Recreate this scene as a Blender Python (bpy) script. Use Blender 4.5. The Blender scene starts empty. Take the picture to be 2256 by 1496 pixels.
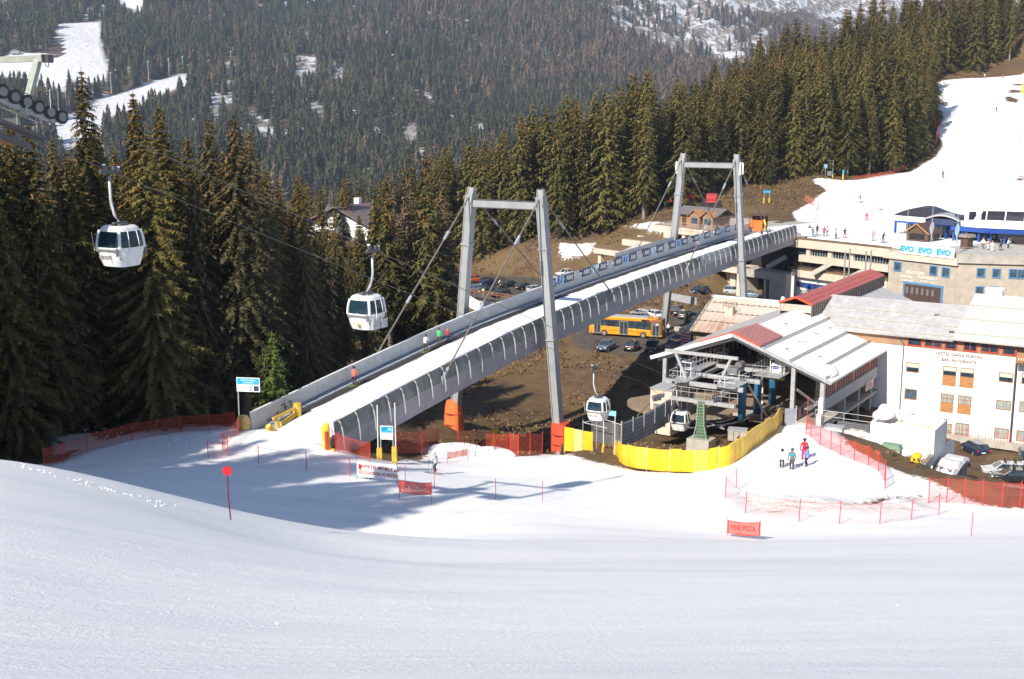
import bpy, math, random
import numpy as np
from mathutils import Vector, Matrix
SC = bpy.context.scene
COL = SC.collection
RND = random.Random(11)
NR = np.random.default_rng(5)
PI = math.pi
# ---------------------------------------------------------------- camera
FP = 2600.0
PITCH = math.atan(498.0 / FP)
CP, SP = math.cos(PITCH), math.sin(PITCH)
cam_d = bpy.data.cameras.new("camera")
cam = bpy.data.objects.new("camera", cam_d)
COL.objects.link(cam)
cam_d.sensor_width = 36.0
cam_d.lens = 36.0 * FP / 2256.0
cam_d.clip_start = 0.1
cam_d.clip_end = 12000.0
cam.location = (0, 0, 0)
cam.rotation_euler = (PI / 2 - PITCH, 0, 0)
SC.camera = cam
def P(px, py, Y):
 """world point on the sight line of a photo position, at ground distance Y"""
 u, v = px - 1128.0, py - 748.0
 k = Y / (FP * CP - v * SP)
 return Vector((u * k, Y, -(FP * SP + v * CP) * k))
def Pz(px, py, z):
 u, v = px - 1128.0, py - 748.0
 k = -z / (FP * SP + v * CP)
 return Vector((u * k, (FP * CP - v * SP) * k, z))
def proj(X, Y, Z):
 d = Y * CP - Z * SP
 w = Y * SP + Z * CP
 return 1128.0 + FP * X / d, 748.0 - FP * w / d
# ---------------------------------------------------------------- terrain
def rbf_fit(pts, c, lam=0.0):
 A = np.array([[p[0], p[1]] for p in pts], float)
 z = np.array([p[2] for p in pts], float)
 n = len(A)
 d = np.sqrt(((A[:, None] - A[None]) ** 2).sum(-1) + c * c)
 K = np.zeros((n + 3, n + 3))
 K[:n, :n] = d + lam * np.eye(n)
 K[:n, n] = 1
 K[:n, n + 1:] = A
 K[n, :n] = 1
 K[n + 1:, :n] = A.T
 w = np.linalg.solve(K, np.concatenate([z, [0, 0, 0]]))
 def ev(X, Y):
  X = np.asarray(X, float); Y = np.asarray(Y, float)
  sh = X.shape
  x = X.ravel(); y = Y.ravel()
  out = np.empty(len(x))
  for i in range(0, len(x), 20000):
   a = x[i:i + 20000]; b = y[i:i + 20000]
   dd = np.sqrt((a[:, None] - A[:, 0]) ** 2 + (b[:, None] - A[:, 1]) ** 2 + c * c)
   out[i:i + 20000] = dd @ w[:n] + w[n] + a * w[n + 1] + b * w[n + 2]
  return out.reshape(sh)
 return ev
PIX = [  # photo column, photo row, distance
 (0, 1496, 8.3), (560, 1496, 8.3), (1128, 1496, 8.3), (1700, 1496, 8.2), (2256, 1496, 8.0),
 (0, 1148, 20), (600, 1276, 19), (1128, 1286, 20), (1700, 1286, 20), (2256, 1283, 20),
 (0, 1012, 42), (150, 1040, 44), (300, 1082, 46), (500, 1145, 50), (700, 1178, 54), (1000, 1190, 60),
 (0, 1058, 31), (350, 1118, 33), (700, 1224, 34), (1128, 1226, 34), (1700, 1220, 35), (2256, 1218, 35),
 (1350, 1190, 58), (1700, 1193, 52), (2256, 1181, 50),
 (1600, 1175, 71), (1900, 1170, 72), (2256, 1160, 73),
 (150, 1040, 80), (300, 1050, 77), (300, 1012, 87), (300, 975, 96), (450, 950, 98), (150, 1010, 90),
 (500, 1060, 78), (500, 1000, 90), (600, 960, 95), (640, 950, 97), (700, 1110, 74), (700, 1050, 82), (700, 985, 93),
 (560, 940, 98), (850, 1065, 84), (915, 1105, 77), (958, 1043, 94), (900, 1130, 73), (900, 1012, 100),
 (1092, 1102, 79), (1195, 1108, 79), (1100, 1150, 70), (1300, 1060, 92), (1300, 1130, 77), (1100, 995, 110),
 (1210, 1003, 112), (985, 990, 111), (1250, 1005, 112), (1500, 1160, 73), (1450, 1060, 92), (1600, 1090, 83),
 (1300, 1010, 108), (1400, 1030, 100), (1550, 1040, 97),
 (1770, 1030, 94), (1680, 1025, 95), (1850, 1105, 82), (1950, 1140, 78), (1740, 930, 118), (1850, 980, 104),
 (1620, 1000, 100), (1700, 950, 110), (1780, 940, 117), (1950, 1050, 92), (2100, 1088, 88), (2000, 1000, 103), (1900, 970, 107),
 (2130, 1135, 81), (2256, 1118, 84), (2200, 1112, 85),
]
W = [(p.x, p.y, p.z) for p in (P(*q) for q in PIX)]
W += [  # hidden or off-frame ground
 (0, -6, -0.6), (-12, -4, -0.9), (14, -4, -1.5), (-40, 0, -3), (40, 0, -6), (0, 3, -1.9), (8, 3, -2.4), (-8, 3, -1.9),
 (-14, 60, -21.9), (-20, 62, -21.3), (-30, 60, -19.8), (-8, 64, -24.2), (-26, 52, -16.8), (-38, 40, -13), (-45, 20, -6), (-45, 55, -20),
 (-60, 60, -19), (-60, 90, -24), (-80, 120, -26), (-50, 110, -28), (-35, 115, -29), (-20, 115, -30.5), (-60, 30, -8),
 (-48, 98, -27), (-40, 104, -28), (-26, 103, -28.2), (-12, 110, -31), (-30, 135, -33), (-15, 130, -34), (-60, 150, -32),
 (-6, 118, -34.5), (2, 122, -35.6), (10, 126, -36.5), (16, 124, -36), (0, 136, -37.5), (12, 140, -38.6), (20, 142, -38.6),
 (5, 152, -38.6), (16, 156, -38.0), (-8, 150, -36.5), (-20, 165, -36), (8, 118, -35), (22, 113, -34),
 (40, 99, -31.5), (45, 92, -30.4), (48, 100, -37.2), (42, 105, -35.5), (55, 95, -32), (60, 105, -37.9), (50, 115, -37.9),
 (70, 130, -37.9), (60, 130, -37.9), (85, 110, -37.9), (70, 92, -32), (90, 80, -30), (46, 108, -37.6),
 (60, 60, -24), (60, 30, -14), (100, 50, -22), (-90, 30, -6), (-100, 80, -20),
 (20, 165, -34.2), (10, 175, -34.2), (30, 175, -34.2), (15, 190, -34.4), (30, 200, -34), (0, 185, -35), (40, 185, -33), (45, 170, -34),
 (50, 195, -33.5), (60, 180, -33.5), (40, 160, -34), (60, 150, -36), (90, 160, -34), (30, 150, -37),
 (0, 218, -39.5), (-10, 245, -36.2), (15, 240, -36.2), (-10, 262, -36), (15, 260, -35.8), (25, 235, -35.4), (-30, 240, -37.5), (-30, 210, -39), (0, 205, -39),
 (-60, 220, -38), (-90, 200, -34), (-60, 300, -42), (-120, 300, -44), (-10, 290, -36), (-40, 340, -46),
 (60, 225, -22.9), (75, 205, -22.9), (95, 200, -22.9), (70, 240, -22.3), (90, 225, -22.4), (115, 205, -22), (50, 232, -22.7),
 (38, 232, -26.5), (30, 240, -28.5),
]
for q in [(1280, 555, 256), (1240, 540, 262), (1040, 570, 285), (1330, 490, 275), (1430, 480, 268), (1450, 500, 255), (1560, 470, 255),
          (1620, 450, 262), (1700, 480, 252), (1740, 470, 255), (1800, 500, 238), (1640, 420, 285), (1700, 410, 292), (1790, 395, 300),
          (1900, 440, 262), (2077, 390, 300), (2000, 470, 250), (2200, 440, 262), (1870, 400, 296), (2000, 370, 318), (2090, 320, 345),
          (2050, 300, 352), (2060, 180, 470), (2195, 247, 390), (2256, 165, 480), (2150, 170, 480), (2256, 250, 390), (2256, 350, 320),
          (1900, 300, 350), (1750, 330, 335), (1600, 380, 318), (1480, 400, 318), (1400, 420, 318)]:
 p = P(*q)
 W.append((p.x, p.y, p.z))
W += [(50, 340, -22), (80, 380, -9), (105, 420, 0), (140, 470, 14), (170, 520, 24), (100, 500, 4), (60, 420, -18), (20, 360, -34),
      (0, 420, -48), (60, 520, -30), (140, 560, 14), (220, 520, 36), (230, 420, 16), (240, 600, 44), (100, 640, -30), (-60, 480, -70), (0, 640, -90),
      (-200, 400, -60), (-200, 640, -100), (200, 300, -6), (260, 300, 0), (320, 640, 40), (150, 240, -17), (220, 200, -16), (-250, 100, -20),
      (220, 100, -34), (220, 0, -20), (-250, -20, 0)]
h_raw = rbf_fit(W, 5.0, lam=-0.5)
PADS = [  # flat pads: cx, cy, angle of local x, half sizes, height, fall-off width
 (31, 178, -0.37, 22, 11, -34.2, 4),
 (4, 250, -0.35, 27, 14, -36.2, 4),
 (66, 116, -0.57, 24, 14.5, -37.9, 2.5),
 (46.4, 198.8, -0.927, 22, 11, -33.7, 3),
]
def smooth(t):
 t = np.clip(t, 0, 1)
 return t * t * (3 - 2 * t)
def height(X, Y):
 X = np.asarray(X, float); Y = np.asarray(Y, float)
 z = h_raw(X, Y)
 for cx, cy, a, hx, hy, hz, fw in PADS:
  dx, dy = X - cx, Y - cy
  lx = np.abs(dx * math.cos(a) + dy * math.sin(a)) - hx
  ly = np.abs(-dx * math.sin(a) + dy * math.cos(a)) - hy
  d = np.sqrt(np.maximum(lx, 0) ** 2 + np.maximum(ly, 0) ** 2)
  k = 1 - smooth(d / fw)
  z = z * (1 - k) + hz * k
 return z
def H(x, y):
 return float(height(np.array([x]), np.array([y]))[0])
def G(px, py, y0=6.0, y1=640.0):
 """where the sight line of a photo position meets the ground, past distance y0"""
 ys = np.concatenate([np.arange(y0, 250, 0.5), np.arange(250, y1, 1.0)]) if y0 < 250 else np.arange(y0, y1, 1.0)
 u, v = px - 1128.0, py - 748.0
 k = ys / (FP * CP - v * SP)
 X = u * k
 Z = -(FP * SP + v * CP) * k
 d = Z - height(X, ys)
 w = np.where(d <= 0)[0]
 if len(w) == 0:
  i = int(np.argmin(np.abs(d)))
  return Vector((X[i], ys[i], float(height(X[i:i + 1], ys[i:i + 1])[0])))
 i = w[0]
 if i == 0:
  return Vector((X[0], ys[0], float(Z[0] - d[0])))
 t = d[i - 1] / (d[i - 1] - d[i])
 yy = ys[i - 1] + t * (ys[i] - ys[i - 1])
 xx = X[i - 1] + t * (X[i] - X[i - 1])
 return Vector((xx, yy, H(xx, yy)))
# ---------------------------------------------------------------- node helpers
def sock(n, name):
 return n.inputs[name]
MATS = {}
def new_mat(name):
 m = bpy.data.materials.new(name)
 m.use_nodes = True
 nt = m.node_tree
 b = nt.nodes['Principled BSDF']
 return m, nt, b
def noise_node(nt, vec, scale, detail=4, rough=0.6, dim='3D'):
 n = nt.nodes.new('ShaderNodeTexNoise')
 n.inputs['Scale'].default_value = scale
 n.inputs['Detail'].default_value = detail
 n.inputs['Roughness'].default_value = rough
 if vec is not None:
  nt.links.new(vec, n.inputs['Vector'])
 return n.outputs['Fac']
def ramp(nt, fac, stops):
 r = nt.nodes.new('ShaderNodeValToRGB')
 e = r.color_ramp.elements
 while len(e) < len(stops):
  e.new(0.5)
 for i, (p, c) in enumerate(stops):
  e[i].position = p
  e[i].color = tuple(c) + (1,) if len(c) == 3 else c
 nt.links.new(fac, r.inputs['Fac'])
 return r.outputs['Color']
def mathn(nt, op, a, b=None, clamp=False):
 n = nt.nodes.new('ShaderNodeMath')
 n.operation = op
 n.use_clamp = clamp
 for i, x in enumerate((a, b)):
  if x is None:
   continue
  if isinstance(x, (int, float)):
   n.inputs[i].default_value = x
  else:
   nt.links.new(x, n.inputs[i])
 return n.outputs[0]
def mixc(nt, fac, a, b, mode='MIX'):
 n = nt.nodes.new('ShaderNodeMix')
 n.data_type = 'RGBA'
 n.blend_type = mode
 for i, x in ((0, fac), (6, a), (7, b)):
  if isinstance(x, (int, float)):
   n.inputs[i].default_value = x
  elif isinstance(x, (tuple, list)):
   n.inputs[i].default_value = tuple(x) + ((1,) if len(x) == 3 else ())
  else:
   nt.links.new(x, n.inputs[i])
 return n.outputs[2]
def bump(nt, b, hgt, strength=0.3, dist=0.05):
 n = nt.nodes.new('ShaderNodeBump')
 n.inputs['Strength'].default_value = strength
 n.inputs['Distance'].default_value = dist
 nt.links.new(hgt, n.inputs['Height'])
 nt.links.new(n.outputs['Normal'], b.inputs['Normal'])
def coords(nt, kind='Object', scale=None):
 t = nt.nodes.new('ShaderNodeTexCoord')
 o = t.outputs[kind]
 if scale:
  mp = nt.nodes.new('ShaderNodeMapping')
  mp.inputs['Scale'].default_value = scale
  nt.links.new(o, mp.inputs['Vector'])
  o = mp.outputs['Vector']
 return o
def M(name, col, rough=0.6, var=0.12, scale=3.0, metal=0.0, bmp=0.0, stretch=None, col2=None, lo=0.35, hi=0.65, spec=None):
 """plain procedural material: two tones broken up by noise"""
 if name in MATS:
  return MATS[name]
 m, nt, b = new_mat(name)
 vec = coords(nt, 'Object', stretch)
 n = noise_node(nt, vec, scale, 5, 0.65)
 c1 = tuple(max(0, x * (1 - var)) for x in col)
 c2 = tuple(min(1, x * (1 + var)) for x in col) if col2 is None else col2
 nt.links.new(ramp(nt, n, [(lo, c1), (hi, c2)]), b.inputs['Base Color'])
 b.inputs['Roughness'].default_value = rough
 b.inputs['Metallic'].default_value = metal
 if spec is not None:
  b.inputs['Specular IOR Level'].default_value = spec
 if bmp:
  bump(nt, b, noise_node(nt, vec, scale * 4, 4), bmp, 0.03)
 MATS[name] = m
 return m
def glass_mat(name, tint=(0.02, 0.035, 0.05), rough=0.06):
 if name in MATS:
  return MATS[name]
 m, nt, b = new_mat(name)
 vec = coords(nt, 'Object')
 n = noise_node(nt, vec, 1.3, 2)
 nt.links.new(ramp(nt, n, [(0.3, tuple(x * 0.6 for x in tint)), (0.7, tuple(min(1, x * 1.8) for x in tint))]), b.inputs['Base Color'])
 b.inputs['Roughness'].default_value = rough
 b.inputs['Specular IOR Level'].default_value = 0.7
 MATS[name] = m
 return m
def sheer_mat(name, col, alpha, gloss=0.0):
 """netting or clear glazing that lets part of what is behind show through"""
 if name in MATS:
  return MATS[name]
 m, nt, b = new_mat(name)
 tr = nt.nodes.new('ShaderNodeBsdfTransparent')
 mx = nt.nodes.new('ShaderNodeMixShader')
 out = nt.nodes['Material Output']
 vec = coords(nt, 'Object')
 n = noise_node(nt, vec, 0.9, 3)
 fac = mathn(nt, 'ADD', mathn(nt, 'MULTIPLY', n, 0.2), alpha - 0.1)
 nt.links.new(fac, mx.inputs[0])
 nt.links.new(tr.outputs[0], mx.inputs[1])
 nt.links.new(b.outputs[0], mx.inputs[2])
 nt.links.new(mx.outputs[0], out.inputs['Surface'])
 b.inputs['Base Color'].default_value = tuple(col) + (1,)
 b.inputs['Roughness'].default_value = 0.08 if gloss else 0.7
 MATS[name] = m
 return m
# ---------------------------------------------------------------- mesh builder
class MB:
 def __init__(s):
  s.v = []; s.f = []; s.m = []; s.mi = 0
 def add(s, vs, fs):
  o = len(s.v)
  s.v.extend([tuple(p) for p in vs])
  s.f.extend([tuple(i + o for i in q) for q in fs])
  s.m.extend([s.mi] * len(fs))
  return s
 def b(s, x0, x1, y0, y1, z0, z1):
  vs = [(x, y, z) for z in (z0, z1) for y in (y0, y1) for x in (x0, x1)]
  return s.add(vs, [(0, 2, 3, 1), (4, 5, 7, 6), (0, 1, 5, 4), (2, 6, 7, 3), (0, 4, 6, 2), (1, 3, 7, 5)])
 def box(s, cx, cy, cz, sx, sy, sz, rz=0.0):
  c, n = math.cos(rz), math.sin(rz)
  vs = []
  for z in (-sz / 2, sz / 2):
   for y in (-sy / 2, sy / 2):
    for x in (-sx / 2, sx / 2):
     vs.append((cx + x * c - y * n, cy + x * n + y * c, cz + z))
  return s.add(vs, [(0, 2, 3, 1), (4, 5, 7, 6), (0, 1, 5, 4), (2, 6, 7, 3), (0, 4, 6, 2), (1, 3, 7, 5)])
 def beam(s, p0, p1, w, h=None, w1=None, h1=None, up=(0, 0, 1)):
  h = h or w; w1 = w1 or w; h1 = h1 or h
  p0 = Vector(p0); p1 = Vector(p1)
  d = (p1 - p0).normalized()
  up = Vector(up)
  if abs(d.dot(up)) > 0.98:
   up = Vector((0, 1, 0))
  r = d.cross(up).normalized(); q = r.cross(d)
  vs = []
  for p, a, c in ((p0, w, h), (p1, w1, h1)):
   for i, j in ((-1, -1), (1, -1), (1, 1), (-1, 1)):
    vs.append(p + r * (i * a / 2) + q * (j * c / 2))
  return s.add(vs, [(3, 2, 1, 0), (4, 5, 6, 7), (0, 1, 5, 4), (1, 2, 6, 5), (2, 3, 7, 6), (3, 0, 4, 7)])
 def tube(s, p0, p1, r0, r1=None, n=8):
  return s.path([p0, p1], [r0, r0 if r1 is None else r1], n)
 def path(s, pts, r, n=8):
  pts = [Vector(p) for p in pts]
  if isinstance(r, (int, float)):
   r = [r] * len(pts)
  vs = []
  for i, p in enumerate(pts):
   d = (pts[min(i + 1, len(pts) - 1)] - pts[max(i - 1, 0)]).normalized()
   up = Vector((0, 0, 1)) if abs(d.z) < 0.9 else Vector((0, 1, 0))
   a = d.cross(up).normalized(); c = d.cross(a)
   for k in range(n):
    t = 2 * PI * k / n
    vs.append(p + a * (math.cos(t) * r[i]) + c * (math.sin(t) * r[i]))
  fs = []
  for i in range(len(pts) - 1):
   for k in range(n):
    fs.append((i * n + k, i * n + (k + 1) % n, (i + 1) * n + (k + 1) % n, (i + 1) * n + k))
  fs.append(tuple(range(n - 1, -1, -1)))
  fs.append(tuple((len(pts) - 1) * n + k for k in range(n)))
  return s.add(vs, fs)
 def prism(s, poly, a0, a1, axis='z'):
  """closed polygon swept along an axis: z -> poly is (x,y); y -> (x,z); x -> (y,z)"""
  vs = []
  for a in (a0, a1):
   for p in poly:
    vs.append((p[0], p[1], a) if axis == 'z' else ((p[0], a, p[1]) if axis == 'y' else (a, p[0], p[1])))
  n = len(poly)
  fs = [tuple(range(n - 1, -1, -1)), tuple(range(n, 2 * n))]
  fs += [(i, (i + 1) % n, n + (i + 1) % n, n + i) for i in range(n)]
  return s.add(vs, fs)
 def loops(s, rings, cap=True, closed=True):
  n = len(rings[0])
  vs = [p for r in rings for p in r]
  fs = []
  for i in range(len(rings) - 1):
   for k in range(n if closed else n - 1):
    fs.append((i * n + k, i * n + (k + 1) % n, (i + 1) * n + (k + 1) % n, (i + 1) * n + k))
  if cap and closed:
   fs.append(tuple(range(n - 1, -1, -1)))
   fs.append(tuple((len(rings) - 1) * n + k for k in range(n)))
  return s.add(vs, fs)
 def lathe(s, prof, c=(0, 0, 0), n=16, axis='z'):
  rings = []
  for r, z in prof:
   q = []
   for k in range(n):
    t = 2 * PI * k / n
    a, bb = r * math.cos(t), r * math.sin(t)
    if axis == 'z':
     q.append((c[0] + a, c[1] + bb, c[2] + z))
    elif axis == 'y':
     q.append((c[0] + a, c[1] + z, c[2] + bb))
    else:
     q.append((c[0] + z, c[1] + a, c[2] + bb))
   rings.append(q)
  return s.loops(rings)
 def quad(s, a, b, c, d):
  return s.add([a, b, c, d], [(0, 1, 2, 3)])
 def slab(s, a, b, c, d, t):
  """four-cornered plate with thickness t along its normal"""
  a, b, c, d = map(Vector, (a, b, c, d))
  n = (b - a).cross(d - a).normalized() * t
  return s.add([a, b, c, d, a + n, b + n, c + n, d + n],
                     [(3, 2, 1, 0), (4, 5, 6, 7), (0, 1, 5, 4), (1, 2, 6, 5), (2, 3, 7, 6), (3, 0, 4, 7)])
 def mesh(s, name, smooth_=False):
  me = bpy.data.meshes.new(name)
  me.from_pydata(s.v, [], s.f)
  me.update()
  if smooth_:
   me.polygons.foreach_set('use_smooth', [True] * len(s.f))
  return me
 def obj(s, name, mat, parent=None, label=None, smooth_=False, loc=None, bev=0):
  me = s.mesh(name, smooth_)
  mats = mat if isinstance(mat, (list, tuple)) else [mat]
  for m in mats:
   me.materials.append(m)
  if len(mats) > 1:
   me.polygons.foreach_set('material_index', s.m)
  # consistent outward normals
  import bmesh
  bm = bmesh.new(); bm.from_mesh(me)
  bmesh.ops.recalc_face_normals(bm, faces=bm.faces)
  bm.to_mesh(me); bm.free()
  o = bpy.data.objects.new(name, me)
  COL.objects.link(o)
  if parent:
   o.parent = parent
  if label:
   o['label'] = label
  if loc is not None:
   o.location = loc
  if bev:
   bv = o.modifiers.new('edge', 'BEVEL'); bv.width = bev; bv.segments = 2; bv.limit_method = 'ANGLE'
  return o
def thing(name, label, cat, loc=(0, 0, 0), rz=0.0, group=None):
 o = bpy.data.objects.new(name, None)
 o.empty_display_size = 0.5
 COL.objects.link(o)
 o.location = loc; o.rotation_euler = (0, 0, rz)
 o['label'] = label; o['category'] = cat
 if group:
  o['group'] = group
 return o
def tag(o, label, cat, group=None):
 o['label'] = label; o['category'] = cat
 if group:
  o['group'] = group
 return o
def structure(o):
 o['kind'] = 'structure'
 return o
def dup(root, loc, rz=None, label=None, group=None, scale=None, swap=None):
 """copy a thing with its parts and sub-parts; swap = {material name: other material} on the copy"""
 def cp(o, parent):
  c = o.copy()
  COL.objects.link(c)
  if parent:
   c.parent = parent
  if swap and c.data is not None and hasattr(c.data, 'materials'):
   for i, sl in enumerate(c.material_slots):
    if sl.material and sl.material.name in swap:
     sl.link = 'OBJECT'
     sl.material = swap[sl.material.name]
  for ch in KIDS.get(o.name, ()):
   cp(ch, c)
  return c
 r = cp(root, None)
 r.location = loc
 if rz is not None:
  r.rotation_euler = (0, 0, rz)
 if scale is not None:
  r.scale = (scale,) * 3 if isinstance(scale, (int, float)) else scale
 if label:
  r['label'] = label
 if group:
  r['group'] = group
 return r
class _Kids(dict):
 def get(self, name, default=()):
  o = bpy.data.objects.get(name)
  return list(o.children) if o else default
KIDS = _Kids()
def text_mesh(name, body, size, mat, parent=None, loc=(0, 0, 0), rot=(PI / 2, 0, 0), ext=0.01, align='CENTER', sx=1.0, bold=0.0):
 cu = bpy.data.curves.new(name, 'FONT')
 cu.body = body; cu.size = size; cu.extrude = ext; cu.offset = size * (0.015 + bold)
 cu.align_x = align; cu.align_y = 'CENTER'
 cu.resolution_u = 3
 t = bpy.data.objects.new(name + '_tmp', cu)
 COL.objects.link(t)
 dg = bpy.context.evaluated_depsgraph_get()
 me = bpy.data.meshes.new_from_object(t.evaluated_get(dg))
 bpy.data.objects.remove(t)
 bpy.data.curves.remove(cu)
 me.materials.clear(); me.materials.append(mat)
 o = bpy.data.objects.new(name, me)
 COL.objects.link(o)
 o.location = loc; o.rotation_euler = rot; o.scale = (sx, 1, 1)
 if parent:
  o.parent = parent
 return o
def inpoly(poly, X, Y):
 X = np.asarray(X); Y = np.asarray(Y)
 r = np.zeros(X.shape, bool)
 n = len(poly)
 for i in range(n):
  x0, y0 = poly[i]; x1, y1 = poly[(i + 1) % n]
  if y0 == y1:
   continue
  c = ((Y >= min(y0, y1)) & (Y < max(y0, y1)))
  xi = x0 + (Y - y0) * (x1 - x0) / (y1 - y0)
  r ^= c & (X < xi)
 return r
def sdist(poly, X, Y):
 """signed distance, positive inside"""
 d = np.full(X.shape, 1e9)
 n = len(poly)
 for i in range(n):
  ax, ay = poly[i]; bx, by = poly[(i + 1) % n]
  ex, ey = bx - ax, by - ay
  L = ex * ex + ey * ey + 1e-9
  t = np.clip(((X - ax) * ex + (Y - ay) * ey) / L, 0, 1)
  d = np.minimum(d, np.hypot(X - ax - t * ex, Y - ay - t * ey))
 return np.where(inpoly(poly, X, Y), d, -d)
# ---------------------------------------------------------------- building grids
U = Vector((0.872, -0.49, 0)); V = Vector((0.49, 0.872, 0))          # bridge grid: across, along
US = Vector((0.842, -0.54, 0)); VS = Vector((0.54, 0.842, 0))        # gondola station and hotel grid
RZ_B = math.atan2(U.y, U.x)
RZ_S = math.atan2(US.y, US.x)
FC = Vector((0.6, -0.8, 0)); RZ_C = math.atan2(FC.y, FC.x)           # concrete terrace building
# ================================================================ world, sun, view
SUN_AZ = Vector((-0.57, -0.82, 0)).normalized()
SUN_EL = math.radians(36)
sun_dir = Vector((SUN_AZ.x * math.cos(SUN_EL), SUN_AZ.y * math.cos(SUN_EL), math.sin(SUN_EL)))
w = bpy.data.worlds.new("World")
SC.world = w
w.use_nodes = True
nt = w.node_tree
bg = nt.nodes['Background']
sky = nt.nodes.new('ShaderNodeTexSky')
sky.sky_type = 'NISHITA'
sky.sun_disc = False
sky.sun_elevation = SUN_EL
sky.sun_rotation = math.atan2(sun_dir.x, sun_dir.y)
sky.altitude = 1600
sky.air_density = 1.0
sky.dust_density = 0.6
nt.links.new(sky.outputs[0], bg.inputs[0])
bg.inputs[1].default_value = 0.115
ld = bpy.data.lights.new("sun", 'SUN')
ld.energy = 4.9
ld.angle = math.radians(0.53)
ld.color = (1.0, 0.92, 0.81)
lo = bpy.data.objects.new("sun", ld)
COL.objects.link(lo)
lo.rotation_euler = (-sun_dir).to_track_quat('-Z', 'Y').to_euler()
SC.view_settings.view_transform = 'Standard'
SC.view_settings.look = 'None'
SC.view_settings.gamma = 1.0
SC.view_settings.exposure = 0.52
# ================================================================ ground
def axis_steps(segs):
 out = [segs[0][0]]
 for a, b, st in segs:
  n = max(1, int(round((b - a) / st)))
  out += [a + (b - a) * (i + 1) / n for i in range(n)]
 return np.array(out)
gx = axis_steps([(-260, -120, 10), (-120, -60, 4), (-60, 80, 1.0), (80, 130, 2), (130, 330, 8)])
gy = axis_steps([(-30, 0, 2), (0, 125, 0.9), (125, 215, 1.25), (215, 330, 2.0), (330, 520, 4), (520, 680, 10)])
GX, GY = np.meshgrid(gx, gy)
GZ = height(GX, GY)
def vnoise(X, Y, s, seed=0):
 """cheap smooth value noise for ground relief"""
 rs = np.random.default_rng(seed)
 T = rs.random((64, 64))
 x = X / s + 1000.0; y = Y / s + 1000.0
 xi = np.floor(x).astype(int); yi = np.floor(y).astype(int)
 fx = x - xi; fy = y - yi
 fx = fx * fx * (3 - 2 * fx); fy = fy * fy * (3 - 2 * fy)
 a = T[xi % 64, yi % 64]; b = T[(xi + 1) % 64, yi % 64]
 c = T[xi % 64, (yi + 1) % 64]; d = T[(xi + 1) % 64, (yi + 1) % 64]
 return (a * (1 - fx) + b * fx) * (1 - fy) + (c * (1 - fx) + d * fx) * fy - 0.5
def ground_poly(pts, y0=6.0):
 """outline of a ground cover, given where its corners lie on the ground"""
 out = []
 for q in pts:
  g = G(q[0], q[1], q[2] if len(q) > 2 else y0)
  out.append((g.x, g.y))
 return out
# main snow field: near slope, run, mound; then the upper run on the right
snow_main = [(-250, -40), (-250, 10), (-75, 30), (-60, 75)] + ground_poly([(100, 1022, 60), (180, 985, 70), (300, 945, 70), (420, 932, 70), (540, 938, 70), (640, 925, 70)]) + \
 ground_poly([(720, 968, 60), (790, 1000, 60), (900, 1016, 60), (930, 1005, 60), (985, 985, 60), (1050, 978, 60), (1110, 1000, 60), (1180, 1003, 60), (1235, 990, 60),
                 (1260, 1010, 60), (1330, 1022, 60), (1420, 1036, 60), (1520, 1040, 60), (1620, 1015, 60), (1680, 965, 60), (1735, 925, 60), (1790, 935, 60),
                 (1870, 985, 60), (1950, 1025, 60), (2100, 1084, 60), (2160, 1108, 60), (2256, 1120, 60)]) + [(70, 86), (100, 85), (240, 85), (240, -40)]
snow_up = ground_poly([(1700, 520, 215), (1760, 495, 215), (1745, 470, 215), (1790, 448, 215), (1822, 420, 215), (1790, 398, 215), (1800, 392, 215), (1870, 400, 215),
                       (1990, 380, 215), (2060, 345, 215), (2078, 320, 215), (2062, 290, 215), (2080, 260, 215), (2048, 215, 215), (2055, 178, 215),
                       (2150, 172, 215), (2250, 166, 215)]) + [(260, 520), (270, 380), (260, 240), (150, 190), (100, 175), (60, 195)]
snow_patches = [
 ground_poly([(1205, 560, 215), (1230, 545, 215), (1235, 533, 215), (1290, 536, 215), (1312, 535, 215), (1305, 555, 215), (1300, 565, 215), (1250, 573, 215)]),
 ground_poly([(1372, 495, 215), (1400, 490, 215), (1430, 488, 215), (1470, 500, 215), (1430, 510, 215), (1400, 500, 215)]),
 ground_poly([(110, 1000, 60), (120, 960, 60), (200, 950, 60), (230, 975, 60)]),
 ground_poly([(330, 930, 60), (340, 905, 60), (395, 900, 60), (400, 925, 60)]),
]
bare_patches = [
 ground_poly([(2190, 190, 215), (2210, 205, 215), (2225, 200, 215), (2250, 175, 215), (2256, 190, 215), (2240, 225, 215), (2256, 250, 215), (2250, 262, 215)]),
 ground_poly([(2235, 395, 215), (2256, 380, 215), (2256, 400, 215)]),
 ground_poly([(1860, 1108, 60), (1960, 1095, 60), (2060, 1088, 60), (2000, 1100, 60), (1920, 1112, 60)]),
]
S = sdist(snow_main, GX, GY)
S = np.maximum(S, sdist(snow_up, GX, GY))
for q in snow_patches:
 S = np.maximum(S, np.minimum(sdist(q, GX, GY), 2.0))
for q in bare_patches:
 S = np.minimum(S, -sdist(q, GX, GY) + 0.2)
S = np.clip(S, -4, 4)
# paved and grassy zones
ROADS = [[(9, 172), (20, 165), (45, 152), (60, 160), (75, 176), (46, 214), (36, 205), (14, 197), (9, 186)],
         [(-27, 240), (14, 227), (17, 258), (-18, 274), (-32, 258)],
         [(46, 97), (60, 88), (110, 80), (110, 120), (62, 132), (52, 118)]]
RD = np.full(GX.shape, -9.0)
for q in ROADS:
 RD = np.maximum(RD, sdist(q, GX, GY))
RD = np.clip(RD, -4, 4)
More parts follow.
